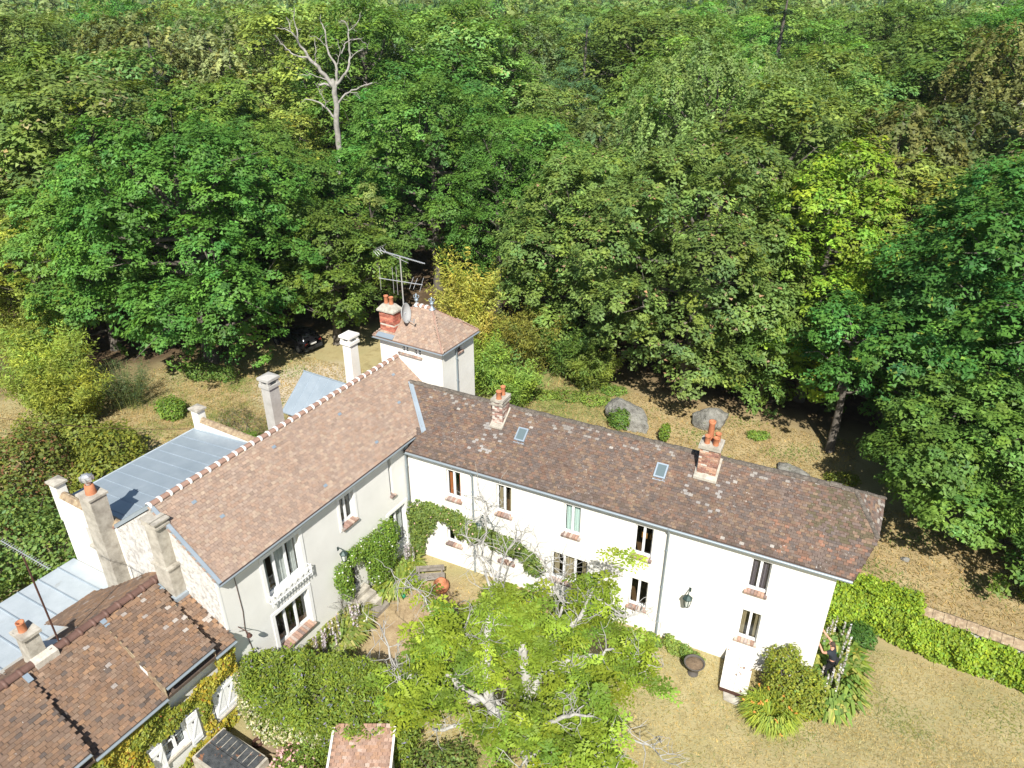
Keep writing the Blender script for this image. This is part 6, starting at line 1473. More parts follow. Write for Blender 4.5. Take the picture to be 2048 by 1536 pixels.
# bed along the tall house
Bb = Bw((.75, -5.8, 0)); o = blades('flower_bed', 'flower bed of light green leaves and mauve spikes under the tall house windows', tuple(Bb), .62, .55, 900, (.25, .31, .06), 'flower bed', 1.0, .10, 'leaves', (.45, .42, .16), ell=2.5)
spikes(o, None, [tuple(Bw((.25 + pr.uniform(0, 1.0), -5.8 + pr.uniform(-1.3, 1.3), 0)))[:2] for _ in range(22)], 1.15, (.36, .30, .36))
Bb = Bw((.75, -2.0, 0)); o = blades('flower_bed', 'flower bed with mauve spikes between the door steps and the inner corner', tuple(Bb), .55, .5, 520, (.23, .31, .05), 'flower bed', 1.0, .10, 'leaves', (.36, .40, .1), ell=2.3)
spikes(o, None, [tuple(Bw((.35 + pr.uniform(0, .5), -1.6 + pr.uniform(-1.0, .7), 0)))[:2] for _ in range(9)], 1.2, (.36, .30, .36))
shrub('garden_shrub', 'low shrub in the court under the bare upper limbs of the walnut', (5.2, -1.4, 0), [(0, 0, .4, 1.0, .7, .5), (1.1, .3, .35, .8, .6, .45)], 2400, (.15, .21, .05), .10)
shrub('garden_shrub', 'tangled green shrub on the grass right of the small tiled roof', (6.6, -9.2, 0), [(0, 0, .45, .9, .8, .6), (.6, .6, .35, .8, .7, .5)], 2400, (.15, .22, .05), .12)

# ---------------- courtyard tree
LIMBS = {'trunk': [[10.1, -7.75, -0.2], [9.76, -7.93, 1.2], [9.41, -8.08, 2.4]], 'l1': [[9.41, -8.08, 2.4], [8.44, -8.23, 3.2], [7.87, -7.54, 4.2], [7.56, -6.82, 4.9], [7.28, -5.92, 5.5], [7.19, -5.27, 5.9]], 'stump': [[9.41, -8.0, 2.4], [9.13, -7.31, 3.0], [8.6, -6.35, 3.8], [8.24, -5.47, 4.8]], 'l2': [[9.13, -7.31, 3.0], [9.4, -6.55, 3.6], [10.02, -6.19, 4.0], [10.71, -5.81, 4.3], [11.63, -5.39, 4.6]], 'l3': [[9.4, -6.55, 3.6], [9.42, -5.85, 4.5], [10.06, -5.11, 5.0], [10.19, -4.5, 5.5], [10.38, -3.56, 6.1]], 'l4': [[9.41, -8.08, 2.4], [8.24, -7.83, 3.1], [7.32, -8.28, 3.4], [6.09, -8.91, 3.6], [5.63, -9.1, 3.7]], 'l4b': [[6.04, -8.94, 3.6], [5.79, -8.69, 4.0], [5.93, -8.28, 4.3]], 'l4c': [[6.11, -8.94, 3.6], [6.34, -9.04, 3.3], [6.79, -9.19, 3.1]], 'l5': [[9.65, -8.0, 1.6], [8.71, -8.59, 2.8], [7.94, -8.94, 3.0], [7.13, -9.63, 3.2]], 'l6': [[9.68, -7.99, 1.6], [10.57, -7.82, 2.6], [11.32, -7.59, 3.0], [11.93, -8.05, 3.2], [12.58, -8.59, 3.3]], 'l6b': [[11.32, -7.59, 3.0], [12.4, -7.66, 3.5], [13.27, -7.61, 3.7], [13.72, -7.83, 3.6]], 'l7': [[9.4, -8.0, 2.4], [10.43, -7.94, 3.5], [10.96, -7.67, 3.8], [11.52, -7.56, 3.9]], 'l8': [[8.44, -8.23, 3.2], [6.9, -8.16, 3.9], [5.57, -8.7, 3.9], [4.92, -8.56, 4.1], [4.14, -7.94, 4.6]], 'l9': [[7.28, -5.92, 5.5], [6.36, -5.23, 6.3], [5.54, -4.57, 6.8]], 'l9b': [[7.19, -5.56, 5.7], [6.4, -4.89, 6.6], [6.04, -3.82, 7.2], [5.78, -3.62, 7.3]], 'l9c': [[7.19, -5.27, 5.9], [7.16, -4.56, 6.3], [7.51, -3.91, 6.7]], 'l10': [[9.42, -5.85, 4.5], [9.34, -4.73, 5.0], [8.52, -4.13, 5.6], [7.83, -3.86, 5.9]], 'l10b': [[9.34, -4.73, 5.0], [8.99, -3.87, 5.8]], 'l11': [[10.19, -4.5, 5.5], [11.43, -4.66, 5.2], [11.82, -4.34, 5.3]], 'l12': [[10.02, -6.19, 4.0], [10.71, -6.63, 3.8], [10.57, -7.11, 3.8]], 'l13': [[11.63, -5.39, 4.6], [12.1, -5.55, 4.5], [12.56, -5.44, 4.4]], 'l14': [[9.58, -7.95, 2.0], [10.24, -8.4, 2.6], [9.93, -9.34, 2.8]], 'l15a': [[7.87, -7.54, 4.2], [6.92, -7.51, 4.6], [5.82, -7.2, 4.9]], 'l15': [[5.82, -7.2, 4.9], [4.94, -6.81, 5.5], [4.29, -6.84, 5.7]], 'l16': [[7.32, -8.28, 3.4], [6.8, -7.47, 4.5], [6.79, -6.58, 5.1]]}
LR = dict(trunk=(.36, .29), l1=(.20, .07), stump=(.22, .13), l2=(.12, .04), l3=(.11, .035), l4=(.15, .07), l5=(.10, .05), l6=(.12, .03), l6b=(.05, .015), l7=(.09, .03), l8=(.09, .02), l9=(.045, .012), l9b=(.045, .012), l9c=(.04, .012), l10=(.06, .02), l10b=(.03, .01), l11=(.045, .012), l12=(.04, .02), l13=(.035, .012), l14=(.08, .03), l15a=(.05, .03), l15=(.03, .01), l16=(.06, .02), l4b=(.05, .03), l4c=(.03, .012))
wt = Thing('walnut_tree', 'half dead walnut in the court with pale bare limbs and fresh leaf rosettes', 'tree', (10.0, -7.8, 0))
r_ = np.random.default_rng(4); mbT, mbL, mbW = MB(), MB(), MB(); tips, bare = [], []
for k, P in LIMBS.items():
    a, b = LR[k]; Q = wiggle(P, r_, .06); rr = list(np.linspace(a, b, len(Q)))
    (mbT if k in ('trunk', 'stump') else mbL).tube(Q, rr, 8)
    dead = k in ('l9', 'l9b', 'l9c', 'l10', 'l10b', 'l15', 'l11')
    for i in range(2, len(Q)):
        if k == 'trunk': continue
        for _ in range(3 if dead else 2):
            d = r_.normal(0, 1, 3); d[2] = abs(d[2]) * .5 + .15; d /= np.linalg.norm(d); L_ = r_.uniform(.5, 1.25)
            tw = [Q[i]]; 
            for j in range(4): d = d + r_.normal(0, .38, 3); d /= np.linalg.norm(d); tw.append(tw[-1] + d * L_ / 4)
            mbW.tube(tw, [.022, .016, .012, .009, .005], 4, cap=False)
            for j in (1, 2, 3):
                if r_.random() < .75: e = d + r_.normal(0, .8, 3); e /= np.linalg.norm(e); mbW.tube([tw[j], tw[j] + e * .2 + r_.normal(0, .03, 3), tw[j] + e * r_.uniform(.3, .6) + r_.normal(0, .05, 3)], [.011, .008, .004], 4, cap=False)
            if dead: bare.append(tw[-1])
            else: tips.append(tw[-1]); tips.append(tw[2] + r_.normal(0, .12, 3))
mbT.build('trunk', MT['bark_pale'], wt); mbL.build('limbs', MT['bark_pale'], wt); mbW.build('twigs', MT['bark_pale'], wt)
tips = np.array(tips); pick_ = r_.permutation(len(tips))[:155]; tips = tips[pick_]
tips = tips[(tips[:, 2] > 1.6) & (tips[:, 0] > 5.6) & (tips[:, 0] < 13.3) & (tips[:, 1] < -3.6)]
tips = np.r_[tips[tips[:, 0] < 12.6], np.array([(7.2, -5.6, 5.4), (6.9, -6.0, 5.0), (7.5, -6.8, 4.9), (7.9, -6.3, 4.6), (10.3, -3.9, 5.8), (10.4, -4.3, 5.4), (10.1, -4.9, 5.0), (11.3, -4.6, 5.1), (6.0, -6.6, 5.0), (5.0, -6.9, 5.4), (9.3, -5.0, 4.7), (8.3, -5.2, 4.4), (6.5, -7.0, 4.6), (7.0, -8.2, 3.6), (9.6, -6.4, 3.6), (8.8, -7.0, 3.2), (9.9, -7.0, 3.2)])]
tips = np.concatenate([t + r_.normal(0, 1, (4, 3)) * np.array([.30, .30, .16]) for t in tips]) - np.array([0, 0, .20])
def pinnate(tips, r, nleaf=10, L=.37, pairs=4):
    Vs, Cs = [], []
    for t in tips:
        cb = hue(1, (.19, .305, .034), r, .22, .10); a0 = r.uniform(0, 6.283); m = int(nleaf * r.uniform(.6, 1.2))
        for j in range(m):
            a = a0 + j * 2 * math.pi / m + r.normal(0, .2); el = r.uniform(-.25, .55); d = np.array([math.cos(a) * math.cos(el), math.sin(a) * math.cos(el), math.sin(el)]); s = np.cross(d, UZ); s /= np.linalg.norm(s); nrm = np.cross(s, d)
            Ll = L * r.uniform(.7, 1.25); c = cb * math.exp(r.normal(0, .12))
            for p in range(pairs):
                q = (p + .8) / pairs; ctr = t + d * Ll * q - UZ * Ll * .35 * q * q; w = Ll * .48 * (1 - abs(q - .55) * .7); h = Ll / pairs * .78
                for sg in (-1, 1):
                    e = s * sg * .92 + d * .38 - UZ * .25 + r.normal(0, .16, 3)
                    Vs.append((ctr, ctr + e * w * .5 + d * h * .6, ctr + e * w, ctr + e * w * .5 - d * h * .55)); Cs.append(c[0])
    return np.array(Vs), np.array(Cs)
V, c = pinnate(tips, r_)
quads_object('leaves', V - wt.loc, c, MT['leaf'], wt.o)
print('walnut rosettes', len(tips), 'faces', len(V))
# ================================================================ SMALL THINGS
def lantern(label, p, s=1., n=(0, -1, 0)):
    t = Thing('wall_lantern', label, 'lantern', p, group='dark green wall lanterns'); c = V3(*p); n = V3(*n); u = np.cross(UZ, n)
    q = c + n * .30 * s
    mb = MB(); mb.tube([c + UZ * .42 * s, c + n * .12 * s + UZ * .50 * s, q + UZ * .44 * s], .018 * s, 6); mb.obox(c + UZ * .40 * s, u * .04 * s, n * .012, UZ * .09 * s); mb.build('bracket', MT['lantern'], t)
    mb = MB(); mb.lathe(q, [(.001, .46 * s), (.03 * s, .44 * s), (.05 * s, .38 * s), (.17 * s, .28 * s), (.18 * s, .25 * s), (.15 * s, .25 * s)], 6, smooth=False); mb.build('roof', MT['lantern'], t)
    mb = MB()
    for i in range(6):
        a = i * math.pi / 3; e = u * math.cos(a) + n * math.sin(a); mb.tube([q + e * .15 * s + UZ * .25 * s, q + e * .09 * s - UZ * .10 * s], .012 * s, 4)
    mb.lathe(q, [(.001, -.20 * s), (.03 * s, -.17 * s), (.04 * s, -.13 * s), (.10 * s, -.10 * s), (.10 * s, -.08 * s)], 6, smooth=False); mb.build('cage', MT['lantern'], t)
    mb = MB(); mb.lathe(q, [(.14 * s, .245 * s), (.085 * s, -.08 * s)], 6, smooth=False); mb.build('glass', MT['lantern_glass'], t)
MT['lantern_glass'] = flat('frosted_lantern_glass', (.55, .58, .54), .25)
lantern('dark green wall lantern on the blank right part of the long white facade', (12.66, -.002, 2.45), 1.1)
lantern('dark wall lantern rising above the climbing rose on the long facade', (3.72, -.002, 2.85), 1.0)
q = Bw((.002, -4.58, 3.12)); lantern('wall lantern among the climber above the dark door', tuple(q), .95, (math.cos(BE), math.sin(BE), 0))
X = Thing('bracket_lamp', 'small iron bracket lamp on the tall house beside the cottage eave', 'lamp', (.1, -9.52, 3.7), 'B')
mb = MB(); mb.tube([(.0, -9.52, 3.72), (.42, -9.52, 3.74), (.50, -9.50, 3.66)], .016, 5); mb.tube([(.0, -9.52, 3.5), (.3, -9.52, 3.73)], .01, 4); mb.build('bracket', MT['iron'], X)
mb = MB(); mb.lathe((.50, -9.50, 3.5), [(.001, .17), (.05, .16), (.06, .10), (.10, .06), (.10, .04)], 10); mb.build('shade', MT['iron'], X)
mb = MB(); mb.lathe((.50, -9.50, 3.44), [(.001, 0), (.04, .02), (.05, .06), (.03, .1)], 10); mb.build('bulb', MT['white'], X)
# steps to the door: four stone slabs
S_ = Thing('door_steps', 'four worn stone steps up to the dark door', 'steps', (.6, -3.85, 0), 'B')
for i, (x0, x1, z) in enumerate(((.0, .34, .78), (.33, .64, .58), (.63, .94, .38), (.93, 1.26, .18))):
    mb = MB(); j = .03 * i; mb.add([(x0, -4.28 + j, 0), (x1, -4.26 + j, 0), (x1, -3.42 + j, 0), (x0, -3.40 + j, 0), (x0, -4.28 + j, z - .012), (x1, -4.26 + j, z), (x1, -3.42 + j, z - .01), (x0, -3.40 + j, z)], [(4, 5, 6, 7), (0, 1, 5, 4), (1, 2, 6, 5), (2, 3, 7, 6), (3, 0, 4, 7)]); mb.build('step', MT['wood_old'] if i == 3 else MT['concrete'], S_)
# cellar hatch
H_ = Thing('cellar_hatch', 'sloping white painted cellar hatch with rust stains, against the facade', 'hatch', (14.95, -.85, 0))
MT['hatch'] = surf('flaking_white_paint', [(.3, (.62, .59, .53)), (.7, (.74, .72, .67))], 3, .7, .2, 18, extra=[(3.0, .58, .62, (.20, .135, .10)), (14, .64, .70, (.33, .20, .12))])
a0, a1, b0, b1 = V3(14.36, -.02, .58), V3(15.40, -.02, .58), V3(14.46, -1.58, .20), V3(15.44, -1.58, .20)
for f0, f1 in ((0, .493), (.507, 1)):
    mb = MB(); mb.slab([a0 + (a1 - a0) * f0, a0 + (a1 - a0) * f1, b0 + (b1 - b0) * f1, b0 + (b1 - b0) * f0], (0, 0, .035)); l_ = mb.build('door_leaf', MT['hatch'], H_)
mb = MB(); mb.add([a0, b0, (14.46, -1.58, -.1), (14.36, -.02, -.1)], [(0, 1, 2, 3)]); mb.add([a1, b1, (15.44, -1.58, -.1), (15.40, -.02, -.1)], [(3, 2, 1, 0)]); mb.add([b0, b1, (15.44, -1.58, -.1), (14.46, -1.58, -.1)], [(0, 1, 2, 3)])
mb.build('kerb', MT['iron'], H_)
mb = MB(); mb.slab([(14.62, -1.6, .02), (15.25, -1.6, .02), (15.2, -2.0, .015), (14.7, -1.95, .015)], (0, 0, .03)); single(mb, 'stone_slab', MT['concrete'], 'flat stone slab on the grass at the foot of the cellar hatch', 'slab', (14.95, -1.8, 0))
# urn
U_ = Thing('garden_urn', 'dark cast iron urn filled with dry soil on the grass left of the hatch', 'urn', (13.4, -1.25, 0))
mb = MB(); mb.lathe((13.4, -1.25, 0), [(.20, 0), (.20, .05), (.09, .10), (.07, .16), (.16, .24), (.27, .36), (.34, .50), (.39, .56), (.40, .60), (.36, .60), (.33, .55)], 20); mb.build('vase', MT['urn'] if 'urn' in MT else flat('weathered_iron', (.085, .075, .065), .8), U_)
mb = MB(); mb.lathe((13.4, -1.25, .52), [(.345, 0), (.2, .05), (.001, .07)], 16); mb.build('soil', MT['soil'], U_)
# court furniture
X = Thing('stone_table', 'round pale stone table top on a foot beside the old bench', 'table', (1.35, -2.0, 0))
mb = MB(); mb.lathe((1.35, -2.0, .46), [(.001, 0), (.27, 0), (.29, .03), (.27, .07), (.001, .075)], 18); mb.build('table_top', MT['stone'], X); mb = MB(); mb.lathe((1.35, -2.0, 0), [(.2, 0), (.1, .08), (.08, .46)], 10); mb.build('foot', MT['stone'], X)
X = Thing('garden_bench', 'old silvered wooden bench in the court corner', 'bench', (1.75, -1.45, 0))
bd = V3(.85, .53, 0); bn = V3(.53, -.85, 0); bc = V3(1.8, -1.4, 0)
for i in range(3): mb = MB(); mb.obox(bc + bn * (.05 + .14 * i) + UZ * .45, bd * .62, bn * .06, UZ * .02); mb.build('seat_slat', MT['wood_old'], X)
for i in range(2): mb = MB(); mb.obox(bc - bn * .06 + UZ * (.62 + .17 * i), bd * .62, bn * .015, UZ * .065); mb.build('back_slat', MT['wood_old'], X)
for s in (-.5, .5):
    for d in (-.04, .32): mb = MB(); mb.obox(bc + bd * s + bn * d + UZ * (.22 if d > 0 else .40), bd * .035, bn * .03, UZ * (.22 if d > 0 else .40)); mb.build('leg', MT['wood_old'], X)
for p, s, lb in (((2.55, -1.75, 0), .95, 'big round terracotta jar behind the walnut leaves in the court'),):
    mb = MB(); mb.lathe(p, [(.16 * s, 0), (.30 * s, .14 * s), (.38 * s, .34 * s), (.34 * s, .54 * s), (.22 * s, .62 * s), (.24 * s, .67 * s), (.18 * s, .67 * s), (.15 * s, .5 * s), (.001, .45 * s)], 20); single(mb, 'terracotta_jar', MT['terracotta'], lb, 'jar', p)
mb = MB(); mb.lathe((1.25, -2.75, 0), [(.07, 0), (.10, .02), (.09, .16), (.03, .18)], 10); mb.tube([(1.33, -2.75, .05), (1.46, -2.75, .16), (1.50, -2.75, .19)], .012, 5); mb.tube([(1.17, -2.75, .05), (1.08, -2.75, .14), (1.22, -2.75, .2)], .01, 5); single(mb, 'watering_can', flat('green_enamel', (.02, .20, .09), .4), 'small green watering can on the court beside the stone table', 'watering can', (1.25, -2.75, 0))
mb = MB(); p = Bw((1.0, -4.75, 0)); mb.lathe(p, [(.10, 0), (.20, .12), (.24, .3), (.22, .42), (.18, .42), (.15, .3), (.001, .25)], 14); single(mb, 'stone_pot', MT['concrete_pale'], 'pale stone pot at the left foot of the door steps', 'pot', tuple(p))
# things by the cottage
X = Thing('cold_frame', 'low masonry box with a black peeling two leaf lid in front of the cottage', 'cold frame', (1.3, -11.7, 0), 'B')
MT['lid'] = surf('peeling_black_paint', [(.35, (.030, .034, .038)), (.6, (.075, .08, .085))], 4, .6, .4, 20, extra=[(3.2, .60, .66, (.26, .12, .06)), (6, .66, .70, (.22, .20, .18))])
mb = MB()
for a, b in (((.28, -12.42, 0), (.40, -11.12, .52)), ((2.30, -12.42, 0), (2.42, -11.12, .42)), ((.40, -11.24, 0), (2.30, -11.12, .47)), ((.40, -12.42, 0), (2.30, -12.30, .47))): mb.box(a, b)
mb.build('kerb', MT['concrete'], X, kind=None)
for y0, y1 in ((-12.34, -11.76), (-11.74, -11.18)):
    mb = MB(); mb.slab([(.36, y0, .53), (2.34, y0, .46), (2.34, y1, .46), (.36, y1, .53)], (0, 0, .03)); l_ = mb.build('lid_leaf', MT['lid'], X)
    if y0 > -12:
        for i in range(7): mb = MB(); x = .60 + i * .25; z = .564 - (x - .36) * .0354; mb.slab([(x, y0 + .05, z), (x + .02, y0 + .05, z), (x + .02, y1 - .06, z), (x, y1 - .06, z)], (0, 0, .008)); mb.build('rib', MT['concrete'], l_, X.loc)
def tyre(label, p, R, r, mat):
    mb = MB(); n, m = 20, 8; V = []
    for i in range(n):
        a = 2 * math.pi * i / n
        for j in range(m): b = 2 * math.pi * j / m; V.append((p[0] + (R + r * math.cos(b)) * math.cos(a), p[1] + (R + r * math.cos(b)) * math.sin(a), p[2] + r + r * 1.1 * math.sin(b)))
    mb.add(V, [(i * m + j, i * m + (j + 1) % m, ((i + 1) % n) * m + (j + 1) % m, ((i + 1) % n) * m + j) for i in range(n) for j in range(m)], None, True)
    return single(mb, 'ring_planter', mat, label, 'planter', tuple(p))
tyre('small dark ring lying on the bare earth by the cottage', Bw((1.42, -10.72, 0)), .15, .055, MT['iron'])
tyre('larger pale stone ring planter next to the pink rose bush', Bw((2.3, -11.05, 0)), .24, .06, MT['dirty_coping'])
tyre('faint little stone ring between the two bigger rings', Bw((1.62, -11.05, 0)), .11, .03, MT['soil'])
for i, (y, lb) in enumerate(((-11.55, 'terracotta pot on the ledge under the raised cottage eave'), (-11.05, 'grey can on the ledge under the raised cottage eave, near its right end'))):
    mb = MB(); p = Bw((-.10, y, 3.26)); mb.lathe(p, [(.06, 0), (.085, .16), (.07, .16), (.05, .1), (.001, .1)], 12); single(mb, 'ledge_pot', MT['terracotta'] if i == 0 else MT['gutter'], lb, 'pot', tuple(p))
mb = MB(); mb.box((-.22, -12.42, 3.26), (-.02, -11.75, 3.42)); single(mb, 'ledge_planter', MT['iron'], 'long dark planter box on the ledge under the raised cottage eave', 'planter', (-.12, -12.1, 3.26), 'B')
# small tiled roof in the foreground
rzS = math.atan2(.51, .86); sh = Thing('garden_shed', 'little shed with a mottled tile roof at the bottom edge under the wisteria', 'shed', (5.55, -9.62, 0), 'B', rz=rzS)
so = V3(5.55, -9.62, 0)
mb = MB(); mb.box(so + V3(-.85, -2.2, 0), so + V3(.85, -.15, 1.62)); mb.build('wall', MT['concrete'], sh)
vS = V3(0, 1, .30); vS /= np.linalg.norm(vS)
PS = [(.33, .205, .145), (.30, .19, .14), (.36, .23, .165), (.29, .19, .145), (.34, .21, .14), (.38, .26, .20), (.31, .21, .16)]
rows = tile_rows(so + V3(-.93, -2.4, 1.62), UX, vS, 1.86, 2.52, .145, .105, .014, lambda u, v: .03 < u < 1.83, lambda u, v: (.44, .34, .28) if rng.random() < .04 else pick(PS, .07), .006)
for P, F, c, _ in rows:
    mb = MB(); mb.add(P, F, c); mb.build('tile', MT['tileB'], sh)
mb = MB(); mb.slab([so + V3(-.93, -2.4, 1.61), so + V3(.93, -2.4, 1.61), so + V3(.93, .02, 2.335), so + V3(-.93, .02, 2.335)], (0, 0, -.06), (.2, .13, .1)); mb.build('roof', MT['tileB'], sh)
for x in (-.97, .97): mb = MB(); mb.slab([so + V3(x - .035, -2.42, 1.58), so + V3(x + .035, -2.42, 1.58), so + V3(x + .035, .02, 2.32), so + V3(x - .035, .02, 2.32)], (0, 0, .09)); mb.build('verge_board', MT['concrete_pale'], sh)

# ---------------- black car under the oak
cz = Thing('parked_car', 'black hatchback parked in the deep shade under the big oak', 'car', (-19.9, 15.15, 0), rz=math.atan2(.19, -1.0))
co_ = V3(-19.9, 15.15, 0)
MT['carpaint'] = flat('black_car_paint', (.010, .010, .012), .18, .2, .6); MT['rubber'] = flat('tyre_rubber', (.02, .02, .02), .9); MT['cglass'] = flat('tinted_glass', (.012, .015, .017), .06, 0, .8)
MT['taillight'] = flat('red_lens', (.42, .012, .014), .2, 0, .6); MT['chrome'] = flat('wheel_alloy', (.45, .45, .46), .3, .8)
prof = [(-1.98, .34, .55, .62), (-1.99, .62, .78, .80), (-1.90, .95, .80, .80), (-1.78, 1.00, .80, .78)]
# cross-sections along x: (x, bottom z, belt z, roof z, half width at belt, half width at roof)
sec = [(-2.0, .42, .78, .90, .70, .66), (-1.92, .28, .92, 1.12, .82, .68), (-1.60, .22, .95, 1.42, .86, .62), (-.9, .20, .96, 1.50, .87, .60), (-.1, .20, .95, 1.49, .87, .60), (.45, .20, .93, 1.33, .87, .60), (.95, .20, .92, .98, .86, .70), (1.5, .22, .84, .88, .83, .66), (1.9, .30, .70, .74, .74, .58), (2.02, .40, .60, .62, .62, .50)]
V, F = [], []
for x, zb, zl, zr, wb, wr_ in sec:
    V += [co_ + V3(x, s * w, z) for s, w, z in ((-1, wb * .90, zb), (-1, wb, (zb + zl) / 2), (-1, wb * .98, zl), (-1, wr_, zr - .03), (-1, wr_ * .6, zr + .01), (1, wr_ * .6, zr + .01), (1, wr_, zr - .03), (1, wb * .98, zl), (1, wb, (zb + zl) / 2), (1, wb * .90, zb))]
m = 10
for i in range(len(sec) - 1): F += [(i * m + j, i * m + (j + 1) % m, (i + 1) * m + (j + 1) % m, (i + 1) * m + j) for j in range(m)]
F += [tuple(range(m)), tuple(range(len(V) - 1, len(V) - m - 1, -1))]
mb = MB(); mb.add(V, F, None, True); mb.build('body', MT['carpaint'], cz)
for s in (-1, 1):
    mb = MB(); mb.add([co_ + V3(-1.5, s * .845, 1.0), co_ + V3(.55, s * .845, .98), co_ + V3(.30, s * .645, 1.34), co_ + V3(-1.30, s * .66, 1.40)], [(0, 1, 2, 3)]); mb.build('side_window', MT['cglass'], cz)
    mb = MB(); mb.obox(co_ + V3(-1.93, s * .62, .80), V3(.06, 0, .03), V3(0, .10, 0), V3(-.02, 0, .12)); mb.build('taillight', MT['taillight'], cz)
    mb = MB(); mb.obox(co_ + V3(1.86, s * .52, .68), V3(.10, 0, -.02), V3(0, .14, 0), V3(.0, 0, .05)); mb.build('headlight', MT['chrome'], cz)
    mb = MB(); mb.obox(co_ + V3(.55, s * .95, 1.0), V3(.07, 0, 0), V3(0, .09, 0), V3(0, 0, .06)); mb.build('wing_mirror', MT['carpaint'], cz)
    for x in (-1.25, 1.25):
        c = co_ + V3(x, s * .78, .31); mb = MB(); mb.lathe(c, [(.20, -.10), (.30, -.09), (.31, 0), (.30, .09), (.20, .10)], 18, ax=(0, 1, 0)); w_ = mb.build('wheel', MT['rubber'], cz)
        mb = MB(); mb.lathe(c, [(.001, .085 * s), (.06, .095 * s), (.19, .075 * s), (.20, .05 * s)], 10, ax=(0, 1, 0), smooth=False); mb.build('rim', MT['chrome'], w_, cz.loc)
mb = MB(); mb.add([co_ + V3(-1.955, -.56, 1.03), co_ + V3(-1.955, .56, 1.03), co_ + V3(-1.66, .52, 1.40), co_ + V3(-1.66, -.52, 1.40)], [(0, 1, 2, 3)]); mb.build('rear_window', MT['cglass'], cz)
mb = MB(); mb.add([co_ + V3(.60, -.60, 1.28), co_ + V3(.60, .60, 1.28), co_ + V3(.98, .66, 1.0), co_ + V3(.98, -.66, 1.0)], [(0, 1, 2, 3)]); mb.build('windscreen', MT['cglass'], cz)
mb = MB(); mb.obox(co_ + V3(-2.0, 0, .74), V3(.012, 0, .003), V3(0, .26, 0), V3(-.01, 0, .055)); mb.build('number_plate', MT['white'], cz)
mb = MB(); mb.obox(co_ + V3(-2.0, 0, .45), V3(.05, 0, 0), V3(0, .74, 0), V3(0, 0, .12)); mb.build('bumper', MT['black'], cz)

# ---------------- far house on the skyline
fh = Thing('distant_house', 'far off house with a brown roof showing above the wood at the top right', 'house', (50.8, 440, 0), rz=.3)
fo = V3(50.8, 440, 0)
mb = MB(); mb.box(fo + V3(-6, -4, 0), fo + V3(6, 4, 11.6)); mb.build('wall', MT['plaster'], fh)
mb = MB(); mb.add([fo + V3(-6.5, -4.6, 11.5), fo + V3(6.5, -4.6, 11.5), fo + V3(6.5, 4.6, 11.5), fo + V3(-6.5, 4.6, 11.5), fo + V3(-6.5, 0, 16.5), fo + V3(6.5, 0, 16.5)], [(0, 1, 5, 4), (2, 3, 4, 5), (0, 4, 3), (1, 2, 5)]); mb.build('roof', MT['ridge_new'], fh)
for x in (-3.5, 0, 3.5): mb = MB(); mb.box(fo + V3(x - .5, -4.05, 8.6), fo + V3(x + .5, -4.0, 10.2)); mb.build('window', MT['cglass'], fh)
mb = MB(); mb.box(fo + V3(3, .2, 15), fo + V3(4, 1.2, 18)); mb.build('chimney', MT['brick'], fh)
# thin wires
mb = MB(); a, b = Bw((-9.0, -3.6, 5.72)), Vector((-36, -7.5, 5.2))
mb.tube([a + (b - a) * t - Vector((0, 0, 1.2 * 4 * t * (1 - t))) for t in np.linspace(0, 1, 12)], .014, 4); single(mb, 'overhead_wire', MT['iron'], 'thin overhead wire running left from the flat zinc roof', 'wire', tuple(a))

# ---------------- the man at the corner
def skin_body(name, parent, off, verts, edges, radii, mat, root=0, sub=1):
    me = bpy.data.meshes.new(name); me.from_pydata([tuple(np.array(v) - np.array(off)) for v in verts], edges, []); me.materials.append(mat)
    o = bpy.data.objects.new(name, me); COL.objects.link(o)
    if parent: o.parent = parent
    md = o.modifiers.new('skin', 'SKIN'); md.use_smooth_shade = True
    for i, rr in enumerate(radii):
        sv = me.skin_vertices[0].data[i]; sv.radius = rr if hasattr(rr, '__len__') else (rr, rr); sv.use_root = (i == root)
    s = o.modifiers.new('sub', 'SUBSURF'); s.levels = s.render_levels = sub
    return o
mp = V3(18.02, .78, 0); fwd = unit(V3(-1, .35, 0)); lft = np.cross(UZ, fwd)     # his left
def mpos(f, l, z): return mp + fwd * f + lft * l + UZ * z
pt = Thing('person', 'man in a dark t-shirt and black trousers reaching up to the house corner', 'person', tuple(mp))
SKN = flat('skin', (.52, .27, .18), .6); 
J = {}
vs0, ed, rd = [], [], []
def jt(n, p, r, par=None):
    J[n] = len(vs0); vs0.append(p); rd.append(r)
    if par: ed.append((J[par], J[n]))
jt('pelvis', mpos(-.04, 0, .98), (.15, .12)); jt('waist', mpos(0, 0, 1.12), (.14, .11), 'pelvis'); jt('chest', mpos(.06, 0, 1.32), (.17, .13), 'waist'); jt('neck0', mpos(.09, 0, 1.48), (.075, .075), 'chest'); jt('neck', mpos(.11, 0, 1.54), (.058, .06), 'neck0'); jt('jaw', mpos(.155, 0, 1.60), (.068, .075), 'neck'); jt('face', mpos(.165, 0, 1.67), (.074, .092), 'jaw'); jt('crown_', mpos(.15, 0, 1.745), (.066, .08), 'face')
